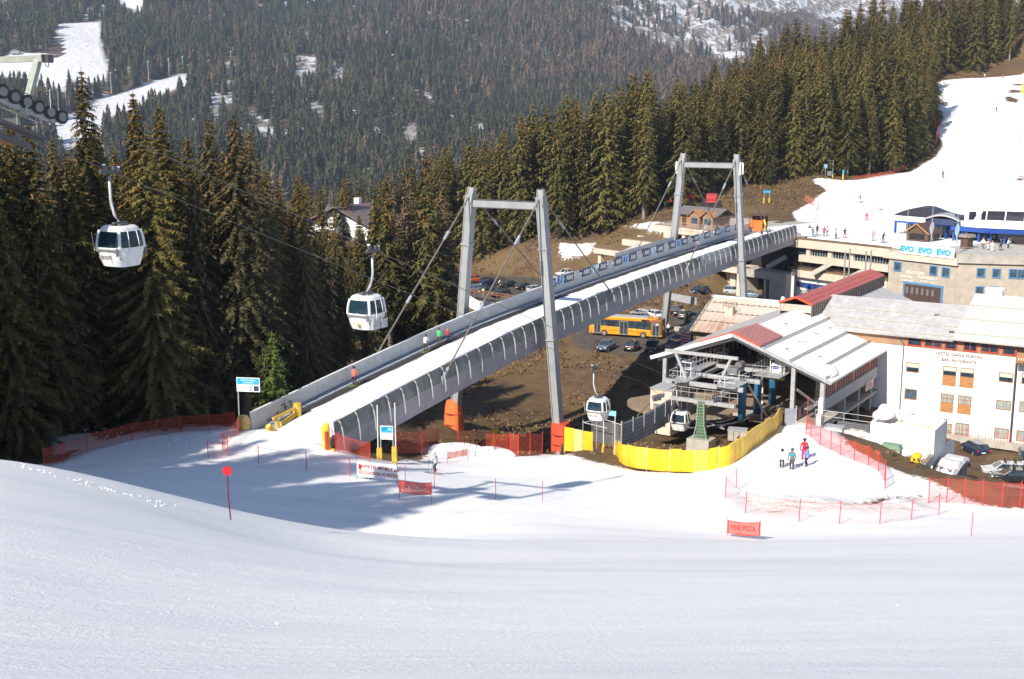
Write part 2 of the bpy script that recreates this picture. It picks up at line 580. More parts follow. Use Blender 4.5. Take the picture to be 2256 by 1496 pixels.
# natural relief: rough where bare, soft where groomed
rough_k = np.clip(0.5 - S * 0.6, 0.05, 1.0) * np.clip(0.6 - RD * 0.5, 0.02, 1.0)
GZ = GZ + rough_k * (vnoise(GX, GY, 7, 1) * 1.4 + vnoise(GX, GY, 2.6, 2) * 0.7) + vnoise(GX, GY, 16, 3) * 0.22 * np.clip(1.2 - RD, 0, 1) * (GY > 12)
bank = ground_poly([(1600, 1085, 60), (1700, 1095, 60), (1850, 1100, 60), (2000, 1100, 60), (2090, 1092, 60), (2060, 1125, 60), (1850, 1140, 60), (1680, 1130, 60)])
BK = np.clip(sdist(bank, GX, GY), -4, 4)
GZ += np.clip(BK + 0.5, 0, 1) * (vnoise(GX, GY, 1.7, 6) * 0.5 + vnoise(GX, GY, 4, 7) * 0.7)
# ploughed lip along the crest of the near slope
nx, ny = len(gx), len(gy)
me = bpy.data.meshes.new('ground')
co = np.stack([GX.ravel(), GY.ravel(), GZ.ravel()], 1)
idx = np.arange(nx * ny).reshape(ny, nx)
quads = np.stack([idx[:-1, :-1], idx[:-1, 1:], idx[1:, 1:], idx[1:, :-1]], -1).reshape(-1, 4)
me.vertices.add(len(co)); me.vertices.foreach_set('co', co.ravel())
me.loops.add(quads.size); me.loops.foreach_set('vertex_index', quads.ravel().astype(np.int32))
me.polygons.add(len(quads))
me.polygons.foreach_set('loop_start', np.arange(0, quads.size, 4, dtype=np.int32))
me.polygons.foreach_set('use_smooth', np.ones(len(quads), bool))
me.update(calc_edges=True)
for nm, arr in (('snow', S), ('road', RD), ('bank', BK)):
 at = me.attributes.new(nm, 'FLOAT', 'POINT')
 at.data.foreach_set('value', arr.ravel().astype(np.float32))
def attr(nt, name):
 a = nt.nodes.new('ShaderNodeAttribute')
 a.attribute_name = name
 return a.outputs['Fac']
m, nt, b = new_mat('ground_cover')
vec = coords(nt, 'Object')
n1 = noise_node(nt, vec, 0.12, 6, 0.6)
n2 = noise_node(nt, vec, 0.9, 6, 0.7)
n3 = noise_node(nt, vec, 5.0, 4, 0.7)
n4 = noise_node(nt, vec, 1.9, 8, 0.85)
soil = ramp(nt, mathn(nt, 'ADD', mathn(nt, 'MULTIPLY', n2, .5), mathn(nt, 'MULTIPLY', n4, .5)), [(0.30, (0.035, 0.021, 0.014)), (0.43, (0.085, 0.052, 0.030)), (0.56, (0.15, 0.098, 0.058)), (0.72, (0.24, 0.195, 0.145))])
grassy = ramp(nt, n3, [(0.3, (0.085, 0.055, 0.028)), (0.7, (0.22, 0.145, 0.070))])
earth = mixc(nt, ramp(nt, n1, [(0.42, (0, 0, 0)), (0.58, (1, 1, 1))]), soil, grassy)
earth = mixc(nt, ramp(nt, noise_node(nt, vec, 2.6, 6, 0.85), [(0.63, (0, 0, 0)), (0.68, (.8, .8, .8))]), earth, (.33, .30, .26))
asph = ramp(nt, n2, [(0.3, (0.060, 0.054, 0.050)), (0.5, (0.095, 0.084, 0.074)), (0.7, (0.15, 0.13, 0.105))])
rfac = mathn(nt, 'ADD', mathn(nt, 'MULTIPLY', attr(nt, 'road'), 0.8), mathn(nt, 'MULTIPLY', mathn(nt, 'SUBTRACT', n2, 0.5), 3.0), True)
base = mixc(nt, rfac, earth, asph)
stre = coords(nt, 'Object', (0.14, 0.55, 0.3))
ns1 = noise_node(nt, stre, 0.55, 5, 0.6)
ns2 = noise_node(nt, vec, 2.2, 6, 0.75)
snowc = ramp(nt, mathn(nt, 'ADD', mathn(nt, 'MULTIPLY', ns1, 0.65), mathn(nt, 'MULTIPLY', noise_node(nt, coords(nt, 'Object', (0.16, 0.5, 1)), 2.5, 6, 0.75), 0.35)), [(0.36, (0.80, 0.80, 0.81)), (0.5, (0.885, 0.877, 0.87)), (0.62, (0.935, 0.92, 0.90))])
dirty = ramp(nt, ns2, [(0.42, (0.50, 0.45, 0.40)), (0.56, (0.82, 0.80, 0.78))])
dfac = mathn(nt, 'SUBTRACT', 1.0, mathn(nt, 'MULTIPLY', attr(nt, 'snow'), 0.55), True)
bfac = mathn(nt, 'MULTIPLY', mathn(nt, 'ADD', attr(nt, 'bank'), 0.8), 0.5, True)
dfac = mathn(nt, 'MAXIMUM', dfac, bfac)
snowc = mixc(nt, mathn(nt, 'MULTIPLY', dfac, 0.65), snowc, dirty)
# earth showing through the cut bank
thin = mathn(nt, 'MULTIPLY', mathn(nt, 'MULTIPLY', bfac, ramp(nt, noise_node(nt, coords(nt, 'Object', (0.35, 1, 1)), 1.6, 6, 0.8), [(0.54, (0, 0, 0)), (0.60, (1, 1, 1))])), 0.75)
snowc = mixc(nt, thin, snowc, (0.30, 0.20, 0.12))
sfac = mathn(nt, 'ADD', mathn(nt, 'MULTIPLY', attr(nt, 'snow'), 2.4), mathn(nt, 'MULTIPLY', mathn(nt, 'SUBTRACT', ns2, 0.5), 7.0))
sfac = mathn(nt, 'ADD', sfac, 0.3, True)
nt.links.new(mixc(nt, sfac, base, snowc), b.inputs['Base Color'])
b.inputs['Roughness'].default_value = 0.75
b.inputs['Specular IOR Level'].default_value = 0.15
fine = noise_node(nt, vec, 14.0, 5, 0.8)
clod = ramp(nt, noise_node(nt, coords(nt, 'Object', (0.5, 1, 1)), 3.2, 5, 0.8), [(0.55, (0, 0, 0)), (0.75, (1, 1, 1))])
groom = noise_node(nt, coords(nt, 'Object', (0.25, 2.2, 1)), 1.1, 5, 0.7)
hh = mathn(nt, 'ADD', mathn(nt, 'ADD', mathn(nt, 'MULTIPLY', fine, 0.75), mathn(nt, 'MULTIPLY', clod, 0.9)), mathn(nt, 'MULTIPLY', groom, 0.8))
hh = mathn(nt, 'ADD', hh, mathn(nt, 'MULTIPLY', mathn(nt, 'MULTIPLY', mathn(nt, 'SUBTRACT', 1.0, sfac), mathn(nt, 'SUBTRACT', 1.0, rfac)), mathn(nt, 'MULTIPLY', n4, 4.0)))
bump(nt, b, hh, 0.36, 0.10)
me.materials.append(m)
go = bpy.data.objects.new('ground', me)
COL.objects.link(go)
structure(go)
go['label'] = 'snow covered slope and brown thawed hillside'
# ================================================================ far mountainside
MP = []
for q in [(-400, 330, 1250), (0, 330, 1300), (600, 360, 1350), (1100, 330, 1450), (1500, 260, 1750), (1900, 230, 2100), (2500, 200, 2300),
          (-400, 150, 1700), (0, 150, 1750), (600, 150, 1900), (1100, 150, 2150), (1500, 120, 2700), (1700, 100, 3000), (2000, 100, 3100), (2500, 100, 3200),
          (-400, 0, 2300), (0, 0, 2300), (600, 0, 2500), (1100, 0, 2750), (1350, 0, 3100), (1700, 0, 3700), (2200, 0, 3900), (2600, 0, 3900),
          (-400, -300, 3200), (0, -300, 3300), (600, -320, 3600), (1100, -300, 3900), (1600, -250, 4700), (2300, -250, 5000),
          (1200, 60, 2450), (1640, 165, 2750), (1250, 0, 2800), (1450, 60, 3000), (1300, 100, 2400), (1550, 150, 2650)]:
 p = P(*q)
 MP.append((p.x, p.y, p.z))
MP += [(-600, 850, -150), (0, 850, -150), (400, 850, -130), (900, 1000, -60), (-900, 1200, -120), (1300, 1500, 0), (0, 1100, -120), (500, 1200, -90)]
m_raw = rbf_fit(MP, 60.0)
def mheight(X, Y):
 X = np.asarray(X, float); Y = np.asarray(Y, float)
 z = m_raw(X, Y)
 k = np.clip((Y - 1900) / 1200, 0, 1) * np.clip((X / Y + 0.02) / 0.15, 0, 1)
 z = z + vnoise(X, Y, 160, 21) * 14 + vnoise(X, Y, 60, 22) * 5
 # gullies and ribs running down the rocky flank
 r = vnoise(X * 0.9 - Y * 0.55, Y * 0.25 + X * 0.2, 70, 23)
 return z + k * (np.abs(r) * 90 - 18 + vnoise(X, Y, 30, 24) * 14)
mx = axis_steps([(-2700, -1000, 60), (-1000, 1400, 12), (1400, 3000, 60)])
my = axis_steps([(600, 1200, 30), (1200, 2600, 12), (2600, 4300, 22), (4300, 5600, 60)])
MX, MY = np.meshgrid(mx, my)
MZ = mheight(MX, MY)
PXm, PYm = proj(MX, MY, MZ)
def mpoint(px, py):
 ys = np.arange(1000, 5200, 6.0)
 k = ys / (FP * CP - (py - 748.0) * SP)
 X = (px - 1128.0) * k
 Z = -(FP * SP + (py - 748.0) * CP) * k
 d = Z - mheight(X, ys)
 wv = np.where(d <= 0)[0]
 i = wv[0] if len(wv) else len(ys) - 1
 return Vector((X[i], ys[i], float(mheight(X[i:i + 1], ys[i:i + 1])[0])))
def mpoly(pts):
 out = []
 for q in pts:
  g = mpoint(*q)
  out.append((g.x, g.y))
 return out
far_clear = [
 mpoly([(128, 52), (222, 48), (226, 110), (240, 150), (236, 176), (185, 190), (160, 175), (100, 170), (105, 140), (115, 95)]),
 mpoly([(262, 0), (326, 0), (318, 14), (306, 34), (290, 22), (258, 12), (258, -25), (330, -25)]),
 mpoly([(196, 45), (188, 45), (203, 4), (212, -10)]),
 mpoly([(28, 112), (60, 118), (108, 118), (125, 138), (150, 165), (150, 200), (60, 190), (-10, 165), (-40, 150)]),
 mpoly([(415, 162), (418, 188), (350, 212), (300, 240), (235, 262), (215, 330), (130, 330), (115, 275), (215, 220), (300, 195), (370, 172)]),
 mpoly([(480, 215), (520, 205), (515, 225), (488, 240), (475, 290), (462, 285), (468, 225)]),
 mpoly([(495, 140), (515, 135), (510, 195), (495, 200)]),
 mpoly([(650, 125), (700, 130), (690, 160), (665, 200), (650, 195)]),
 mpoly([(735, 145), (752, 150), (750, 205), (735, 200)]),
 mpoly([(675, 220), (720, 235), (715, 262), (680, 250)]),
 mpoly([(895, 270), (925, 272), (925, 310), (905, 335), (893, 315)]),
 mpoly([(1030, 258), (1068, 276), (1068, 295), (1045, 298)]),
 mpoly([(560, 270), (612, 260), (605, 320), (570, 325)]),
 mpoly([(410, 290), (425, 287), (425, 315), (412, 318)]),
 mpoly([(600, 120), (655, 128), (640, 142), (600, 138)]),
 mpoly([(530, 365), (560, 360), (560, 392), (535, 400)]),
]
bare_far = mpoly([(135, 75), (143, 118), (152, 120), (118, 128), (112, 105)])
FS = np.full(MX.shape, -50.0)
for qi, q in enumerate(far_clear):
 FS = np.maximum(FS, np.minimum(sdist(q, MX, MY), 50 if qi < 5 else -1.0 + 4 * (vnoise(MX, MY, 18, 51) + .2)))
FS = np.where(sdist(bare_far, MX, MY) > 0, -20, FS)
rocky_poly = mpoly([(1230, -40), (1300, 20), (1340, 70), (1420, 95), (1480, 135), (1560, 150), (1660, 172), (1740, 100), (1600, 60), (1700, 20), (2300, 20), (2300, -200), (1200, -200)])
RK = np.clip(sdist(rocky_poly, MX, MY) / 60.0, -1, 1)
def grid_obj(name, X, Y, Z, attrs, mat):
 ny, nx = X.shape
 me = bpy.data.meshes.new(name)
 co = np.stack([X.ravel(), Y.ravel(), Z.ravel()], 1)
 idx = np.arange(nx * ny).reshape(ny, nx)
 q = np.stack([idx[:-1, :-1], idx[:-1, 1:], idx[1:, 1:], idx[1:, :-1]], -1).reshape(-1, 4)
 me.vertices.add(len(co)); me.vertices.foreach_set('co', co.ravel())
 me.loops.add(q.size); me.loops.foreach_set('vertex_index', q.ravel().astype(np.int32))
 me.polygons.add(len(q)); me.polygons.foreach_set('loop_start', np.arange(0, q.size, 4, dtype=np.int32))
 me.polygons.foreach_set('use_smooth', np.ones(len(q), bool))
 me.update(calc_edges=True)
 for nm, arr in attrs:
  at = me.attributes.new(nm, 'FLOAT', 'POINT')
  at.data.foreach_set('value', np.ascontiguousarray(arr.ravel(), dtype=np.float32))
 me.materials.append(mat)
 o = bpy.data.objects.new(name, me)
 COL.objects.link(o)
 return o
m, nt, b = new_mat('mountain_cover')
vec = coords(nt, 'Object')
n1 = noise_node(nt, vec, 0.02, 6, 0.7)
n2 = noise_node(nt, vec, 0.07, 7, 0.75)
dirn = noise_node(nt, coords(nt, 'Object', (0.06, 0.018, 0.03)), 1.0, 7, 0.72)
floor_c = ramp(nt, n2, [(0.35, (0.06, 0.045, 0.03)), (0.6, (0.16, 0.11, 0.07))])
rock = ramp(nt, n2, [(0.35, (0.12, 0.105, 0.095)), (0.5, (0.25, 0.205, 0.17)), (0.7, (0.37, 0.30, 0.24))])
snow_bits = ramp(nt, mathn(nt, 'ADD', mathn(nt, 'MULTIPLY', dirn, 0.6), mathn(nt, 'MULTIPLY', n2, 0.4)), [(0.50, (0, 0, 0)), (0.58, (.95, .95, .95))])
rk = attr(nt, 'rock')
base = mixc(nt, mathn(nt, 'ADD', mathn(nt, 'MULTIPLY', rk, 1.5), 0.5, True), floor_c, mixc(nt, snow_bits, rock, (0.82, 0.84, 0.88)))
fs = mathn(nt, 'ADD', mathn(nt, 'MULTIPLY', attr(nt, 'clear'), 0.12), mathn(nt, 'MULTIPLY', mathn(nt, 'SUBTRACT', n2, 0.5), 1.2))
fs = mathn(nt, 'ADD', fs, 0.35, True)
lower = ramp(nt, n1, [(0.54, (0, 0, 0)), (0.58, (0.85, 0.85, 0.85))])
base = mixc(nt, lower, base, (0.72, 0.76, 0.82))
nt.links.new(mixc(nt, fs, base, (0.88, 0.88, 0.89)), b.inputs['Base Color'])
b.inputs['Roughness'].default_value = 0.9
b.inputs['Specular IOR Level'].default_value = 0.1
bump(nt, b, n2, 1.0, 6.0)
mo = grid_obj('mountain', MX, MY, MZ, (('clear', FS), ('rock', RK)), m)
structure(mo)
# ================================================================ tree materials
BARK = M('spruce_bark', (0.20, 0.165, 0.13), 0.9, 0.4, 2.0, bmp=0.5, stretch=(1, 1, 0.25))
BARK_PALE = M('larch_bark', (0.27, 0.21, 0.16), 0.9, 0.3, 2.0, bmp=0.5, stretch=(1, 1, 0.25))
def foliage_mat(name, dark, light, cone, bias=0.0):
 m, nt, b = new_mat(name)
 t = attr(nt, 'tint')
 cn = attr(nt, 'cone')
 oi = nt.nodes.new('ShaderNodeObjectInfo')
 vec = coords(nt, 'Object')
 n = noise_node(nt, vec, 0.45, 3)
 k = mathn(nt, 'ADD', mathn(nt, 'MULTIPLY', t, 0.55), mathn(nt, 'MULTIPLY', n, 0.5))
 k = mathn(nt, 'ADD', k, mathn(nt, 'MULTIPLY', mathn(nt, 'SUBTRACT', oi.outputs['Random'], 0.5), 0.35))
 c = ramp(nt, mathn(nt, 'ADD', k, bias), [(0.2, dark), (0.85, light)])
 c = mixc(nt, cn, c, cone)
 nt.links.new(c, b.inputs['Base Color'])
 b.inputs['Roughness'].default_value = 0.75
 b.inputs['Specular IOR Level'].default_value = 0.2
 return m
FOL = foliage_mat('spruce_needles', (0.032, 0.034, 0.011), (0.20, 0.168, 0.048), (0.30, 0.145, 0.045))
FOL_YOUNG = foliage_mat('young_spruce_needles', (0.03, 0.05, 0.010), (0.12, 0.16, 0.035), (0.2, 0.12, 0.04))
TWIG = foliage_mat('larch_twigs', (0.09, 0.06, 0.034), (0.25, 0.165, 0.09), (0.34, 0.17, 0.07))
DRY = foliage_mat('dry_spruce_twigs', (0.045, 0.043, 0.018), (0.20, 0.17, 0.075), (0.30, 0.16, 0.06))
def leaf_mesh(name, co, tint, cone, mat):
 """mesh of separate triangles"""
 me = bpy.data.meshes.new(name)
 n = len(co) // 3
 me.vertices.add(len(co)); me.vertices.foreach_set('co', co.ravel().astype(np.float32))
 me.loops.add(len(co)); me.loops.foreach_set('vertex_index', np.arange(len(co), dtype=np.int32))
 me.polygons.add(n); me.polygons.foreach_set('loop_start', np.arange(0, n * 3, 3, dtype=np.int32))
 me.update(calc_edges=True)
 for nm, arr in (('tint', tint), ('cone', cone)):
  at = me.attributes.new(nm, 'FLOAT', 'POINT')
  at.data.foreach_set('value', np.repeat(arr, 3).astype(np.float32))
 me.materials.append(mat)
 return me
def spruce_crown(seed, Ht, Rm, base_t, levels, per, spr, leaf, cones=0.3, sparse=0.0, droop=0.35, power=0.75):
 rg = np.random.default_rng(seed)
 tri = []; tint = []; cone = []
 lop = rg.random() * 6.28
 for li in range(levels):
  t = base_t + (1 - base_t) * (li + 0.5 * rg.random()) / levels
  z0 = t * Ht
  prof = min(1.0, (1 - t) ** power * 1.25) * (0.72 + 0.28 * min(1.0, (t - base_t) / 0.18 + 0.3))
  nb = per if t < 0.9 else max(3, per - 2)
  a0 = rg.random() * 6.28
  for bi in range(nb):
   if rg.random() < sparse:
    continue
   a = a0 + 6.283 * bi / nb + rg.normal() * 0.22
   L = Rm * prof * (0.7 + 0.5 * rg.random()) * (1 + 0.16 * math.cos(a - lop)) + 0.12
   ca, sa = math.cos(a), math.sin(a)
   up0 = 0.35 * (t - 0.5)
   ns = max(3, int(spr * (0.35 + L / Rm)))
   btint = rg.random()
   for k in range(ns):
    s = (k + 0.3 + 0.6 * rg.random()) / ns
    r = L * s
    zz = z0 + r * up0 - droop * L * s * s * 1.1 + 0.12 * L * max(0, s - 0.75) * 3
    w = leaf * (0.55 + 0.65 * rg.random()) * (0.5 + 0.6 * (1 - 0.5 * s)) * min(1.0, 0.45 + prof)
    px, py, pz = ca * r, sa * r, zz
    side = rg.choice([-1, 1]) * (0.5 + 0.9 * rg.random())
    dx, dy = ca * 0.55 - sa * side, sa * 0.55 + ca * side
    nl = math.hypot(dx, dy)
    dx /= nl; dy /= nl
    hang = -0.25 - 0.85 * rg.random()
    # one outreaching twig and one hanging one
    for q in range(2):
     if q == 0:
      tip = (px + dx * w, py + dy * w, pz + hang * w * 0.45)
      ox, oy, oz = -dy * w * 0.24, dx * w * 0.24, w * 0.06
     else:
      tip = (px + dx * w * 0.25 + rg.normal() * 0.08, py + dy * w * 0.25, pz - w * (0.75 + 0.4 * rg.random()))
      ox, oy, oz = -sa * w * 0.26, ca * w * 0.26, 0.0
     tri += [(px - ox, py - oy, pz - oz), (px + ox, py + oy, pz + oz), tip]
     tint.append(0.35 * btint + 0.65 * rg.random())
     hi = max(0.0, (t - 0.45) / 0.55)
     cone.append(0.85 if rg.random() < cones * hi * hi * (0.4 + s) else 0.0)
 # leader
 for k in range(6):
  a = k * 1.05
  tri += [(0.09 * math.cos(a), 0.09 * math.sin(a), Ht * 0.955), (0.09 * math.cos(a + 1), 0.09 * math.sin(a + 1), Ht * 0.955), (0, 0, Ht * 1.01)]
  tint.append(0.7); cone.append(0.0)
 return np.array(tri), np.array(tint), np.array(cone)
def trunk_mb(Ht, r0, seed, dead=14, base_t=0.2):
 rg = random.Random(seed)
 t = MB()
 pts = [(0, 0, -1.2), (0, 0, 0.3), (0.05, 0, Ht * 0.3), (0.02, 0.05, Ht * 0.62), (0, 0, Ht * 0.97)]
 t.path(pts, [r0 * 1.35, r0, r0 * 0.78, r0 * 0.45, 0.03], 8)
 for i in range(dead):
  z = Ht * (0.05 + (base_t + 0.25) * rg.random())
  a = rg.random() * 6.28
  L = 0.7 + 1.7 * rg.random()
  t.path([(0, 0, z), (math.cos(a) * L * 0.6, math.sin(a) * L * 0.6, z - 0.1 * L), (math.cos(a + .2) * L, math.sin(a + .2) * L, z - 0.42 * L)], [0.035, 0.02, 0.008], 3)
 return t
# big detailed spruces, medium ones, larches
CROWN_RAW = []
def proto(seed, Ht, Rm, base_t, lv, per, spr, leaf, mat=None, bark=None, **kw):
 tri, ti, cn = spruce_crown(seed, Ht, Rm, base_t, lv, per, spr, leaf, **kw)
 if seed in (1, 2, 3, 11, 12, 13):
  CROWN_RAW.append((tri, ti, cn))
 return (leaf_mesh('crown', tri, ti, cn, mat or FOL), trunk_mb(Ht, Ht * 0.0125 + 0.05, seed, 16, base_t).mesh('trunk', True), bark or BARK, Ht)
BIG = [proto(1, 28, 3.9, 0.12, 70, 8, 22, 0.60, cones=0.35), proto(2, 29, 3.4, 0.16, 72, 8, 20, 0.58, cones=0.5, sparse=0.06, droop=0.5),
       proto(3, 26, 4.3, 0.06, 66, 8, 24, 0.62, cones=0.25), proto(4, 27, 2.9, 0.26, 62, 7, 19, 0.56, cones=0.3, sparse=0.15, droop=0.55),
       proto(5, 28, 3.5, 0.16, 70, 8, 20, 0.52, mat=DRY, cones=0.35, sparse=0.08, droop=0.6)]
MID = [proto(11, 25, 3.9, 0.06, 36, 7, 9, 1.05, cones=0.35), proto(12, 26, 3.3, 0.10, 38, 7, 8, 1.0, cones=0.5, sparse=0.05, droop=0.45),
       proto(13, 24, 4.2, 0.04, 34, 7, 9, 1.1, cones=0.2), proto(14, 25, 3.0, 0.18, 36, 6, 8, 1.0, cones=0.35, sparse=0.10, droop=0.5),
       proto(15, 23, 3.6, 0.03, 34, 7, 9, 1.05, cones=0.1)]
LARCH = [proto(21, 24, 2.9, 0.18, 34, 5, 8, 0.95, mat=TWIG, bark=BARK_PALE, cones=0.0, sparse=0.15, droop=0.1),
         proto(22, 22, 2.5, 0.15, 32, 5, 8, 0.9, mat=TWIG, bark=BARK_PALE, cones=0.0, sparse=0.2, droop=0.05)]
YOUNG = [proto(31, 10, 2.2, 0.03, 26, 7, 8, 0.6, mat=FOL_YOUNG, cones=0.0, droop=0.15)]
for grp, base in ((BIG, BARK), (MID, BARK), (LARCH, BARK_PALE), (YOUNG, BARK)):
 for c, t, bk, Ht in grp:
  t.materials.append(bk)
def tree(name, x, y, pr, Ht, label, group, cat='tree', z=None, wide=1.0):
 cme, tme, bk, H0 = pr
 s = Ht / H0
 o = thing(name, label, cat, (x, y, H(x, y) - 0.1 if z is None else z), RND.random() * 6.28, group)
 o.scale = (s * wide, s * wide, s)
 for nm, mm in (('crown', cme), ('trunk', tme)):
  c = bpy.data.objects.new(nm, mm)
  COL.objects.link(c)
  c.parent = o
 return o
NT = [0]
TREES = []
def where_txt(px, py):
 """plain words for where a tree stands"""
 return ''
# ---- dark stand left of the run (photo column of the top, row of the top, distance, kind)
LEFT = [(-40, 210, 96, 0), (20, 262, 104, 1), (62, 268, 98, 0), (112, 300, 116, 4), (178, 150, 112, 3), (205, 265, 124, 0), (146, 330, 108, 2), (10, 330, 118, 2),
  (250, 320, 134, 0), (292, 200, 122, 1), (350, 228, 116, 0), (318, 290, 108, 2), (385, 330, 132, 3), (410, 300, 140, 0), (425, 360, 112, 4),
  (458, 255, 118, 4), (515, 247, 114, 4), (548, 282, 120, 4), (490, 330, 138, 0), (585, 370, 128, 0), (610, 395, 146, 3), (640, 455, 132, 0),
  (668, 480, 122, 4), (676, 520, 128, 3), (712, 500, 150, 4), (752, 545, 152, 3), (790, 470, 185, 0), (735, 505, 162, 4), (770, 525, 168, 3), (693, 520, 172, 0), (560, 420, 150, 2), (80, 420, 132, 0),
  (340, 420, 144, 2), (440, 440, 156, 0), (-90, 240, 104, 0), (-10, 420, 92, 2), (655, 380, 170, 1), (225, 420, 150, 2), (520, 520, 160, 0), (160, 480, 145, 0),
  (812, 610, 150, 4)]
KIND_TXT = ['dark full spruce', 'slim spruce with cones', 'broad dense spruce', 'thin bare-trunked spruce', 'ragged greyish spruce']
for i, (px, py, Y, k) in enumerate(LEFT):
 top = P(px, py, Y)
 zb = H(top.x, top.y)
 Ht = max(14, min(34, top.z - zb))
 nb = LEFT[i - 1] if i else None
 TREES.append((top.x, top.y, BIG[k], Ht, KIND_TXT[k], 'left', px, py))
# the wood beyond the left edge, wholly outside the frame, that shades the hollow
rg = random.Random(31)
SIDE = []
while len(SIDE) < 105:
 x = rg.uniform(-74, -33); y = rg.uniform(26, 100)
 if x > -33 - (y - 26) * 0.17 or any((x - a) ** 2 + (y - c) ** 2 < 6.5 for a, c in SIDE):
  continue
 SIDE.append((x, y))
co_ = []; ti_ = []; cn_ = []
for i, (x, y) in enumerate(SIDE):
 tri, ti, cn = CROWN_RAW[3 + i % 3]
 s_ = rg.uniform(.98, 1.16) * (.8 if x > -38 else 1)
 co_.append(tri * s_ * np.array([1.15, 1.15, 1]) + np.array([x, y, H(x, y)])); ti_.append(ti); cn_.append(cn)
so = bpy.data.objects.new('side_forest', leaf_mesh('side_forest', np.concatenate(co_), np.concatenate(ti_), np.concatenate(cn_), FOL))
COL.objects.link(so)
so['kind'] = 'stuff'; so['label'] = 'spruce wood beyond the left edge of the view'; so['category'] = 'forest'
# ---- middle stand behind the bridge and the parking
rg = random.Random(77)
def stand(n, region, kinds, hmin, hmax, key, mind):
 """scatter trees with a least spacing inside a ground outline"""
 out = []
 xs = [p[0] for p in region]; ys = [p[1] for p in region]
 tries = 0
 while len(out) < n and tries < 9000:
  tries += 1
  x = rg.uniform(min(xs), max(xs)); y = rg.uniform(min(ys), max(ys))
  if not bool(inpoly(region, np.array([x]), np.array([y]))[0]):
   continue
  if any((x - a) ** 2 + (y - c) ** 2 < mind * mind for a, c, *_ in out):
   continue
  k = rg.choice(kinds)
  pr = (MID + LARCH)[k]
  out.append((x, y, pr, rg.uniform(hmin, hmax), k))
 for x, y, pr, Ht, k in out:
  txt = (['full spruce', 'slim spruce with cones', 'broad dark spruce', 'thin spruce', 'dense spruce'] +
               ['bare brown larch', 'small bare brown larch'])[k]
  px, py = proj(x, y, H(x, y) + Ht)
  TREES.append((x, y, pr, Ht, txt, key, px, py))
def gp(*pts):
 return [(P(a, b, Y).x, Y) for a, b, Y in pts]
stand(20, gp((815, 0, 176), (1000, 0, 184), (985, 0, 198), (900, 0, 202), (815, 0, 205)), [0, 1, 2, 1, 3, 0, 5], 22, 29, 'chalet', 4.2)
stand(78, ground_poly([(900, 590, 215), (1040, 572, 215), (1130, 560, 215), (1200, 543, 215), (1260, 526, 215), (1330, 503, 215), (1400, 494, 215), (1440, 476, 215)]) + gp((1440, 0, 330), (1150, 0, 345), (900, 0, 345), (760, 0, 320)), [0, 1, 1, 2, 3, 4, 0, 1, 2, 4, 3, 0, 1, 5], 25, 32, 'middle', 4.4)
stand(22, gp((560, 0, 200), (740, 0, 205), (760, 0, 300), (600, 0, 320), (500, 0, 260)), [0, 1, 2, 3, 5], 20, 26, 'back', 5.2)
hill = ground_poly([(1440, 468, 215), (1560, 440, 215), (1640, 425, 215), (1700, 404, 215), (1780, 385, 215), (1850, 388, 215), (1950, 372, 215), (2010, 352, 215),
     (2056, 308, 215), (2050, 270, 215), (2062, 240, 215), (2038, 205, 215)])
hill = hill + [(122, 470), (90, 500), (60, 470), (40, 430), (20, 380), (18, 330)]
edge_ = ground_poly([(1700, 406, 215), (1760, 390, 215), (1830, 388, 215), (1880, 390, 215), (1930, 384, 215), (1975, 378, 215), (2005, 362, 215), (2030, 342, 215), (2048, 322, 215), (2054, 300, 215), (2046, 275, 215), (2050, 250, 215), (2040, 222, 215)])
for i, (x, y) in enumerate(edge_):
 k = (0, 2, 4, 1, 3)[i % 5]
 px, py = proj(x, y, H(x, y) + 24)
 TREES.append((x - 1.5, y + 1, MID[k], rg.uniform(20, 27), ['full spruce', 'slim spruce with cones', 'broad dark spruce', 'thin spruce', 'dense spruce'][k], 'hill', px, py))
stand(118, hill, [0, 1, 2, 2, 3, 4, 0, 4, 6 if False else 0], 23, 31, 'hill', 4.2)
top_r = ground_poly([(2050, 182, 300), (2110, 172, 300), (2180, 166, 300), (2250, 158, 300)])
top_r = [(x, y + 5) for x, y in top_r] + [(250, 545), (215, 580), (150, 560)]
stand(40, top_r, [0, 1, 3, 3, 0, 5], 24, 31, 'summit', 5.4)
BACK = []
rg = random.Random(63)
zones = [(hill, 90, 3.2), (gp((-300, 0, 170), (500, 0, 165), (740, 0, 260), (900, 0, 360), (-200, 0, 300)), 90, 6), (top_r + [], 25, 4.0),
         (gp((900, 0, 300), (1440, 0, 300), (1440, 0, 380), (800, 0, 400)), 50, 4.5)]
for zone, n, md in zones:
 xs = [p[0] for p in zone]; ys = [p[1] for p in zone]
 k = tries = 0
 while k < n and tries < 5000:
  tries += 1
  x = rg.uniform(min(xs), max(xs)); y = rg.uniform(min(ys), max(ys))
  if not bool(inpoly(zone, np.array([x]), np.array([y]))[0]) or any((x - t[0]) ** 2 + (y - t[1]) ** 2 < md * md for t in TREES) or any((x - a) ** 2 + (y - c) ** 2 < md * md for a, c, _ in BACK):
   continue
  BACK.append((x, y, rg.uniform(.75, 1.12))); k += 1
co_ = []; ti_ = []; cn_ = []
for i, (x, y, s_) in enumerate(BACK):
 tri, ti, cn = CROWN_RAW[3 + i % 3]
 a = rg.random() * 6.28
 R_ = np.array([[math.cos(a), -math.sin(a), 0], [math.sin(a), math.cos(a), 0], [0, 0, 1]]).T
 co_.append((tri @ R_) * s_ * np.array([1.15, 1.15, 1]) + np.array([x, y, H(x, y)])); ti_.append(np.clip(ti + rg.uniform(-.2, .2), 0, 1)); cn_.append(cn)
so = bpy.data.objects.new('back_forest', leaf_mesh('back_forest', np.concatenate(co_), np.concatenate(ti_), np.concatenate(cn_), FOL))
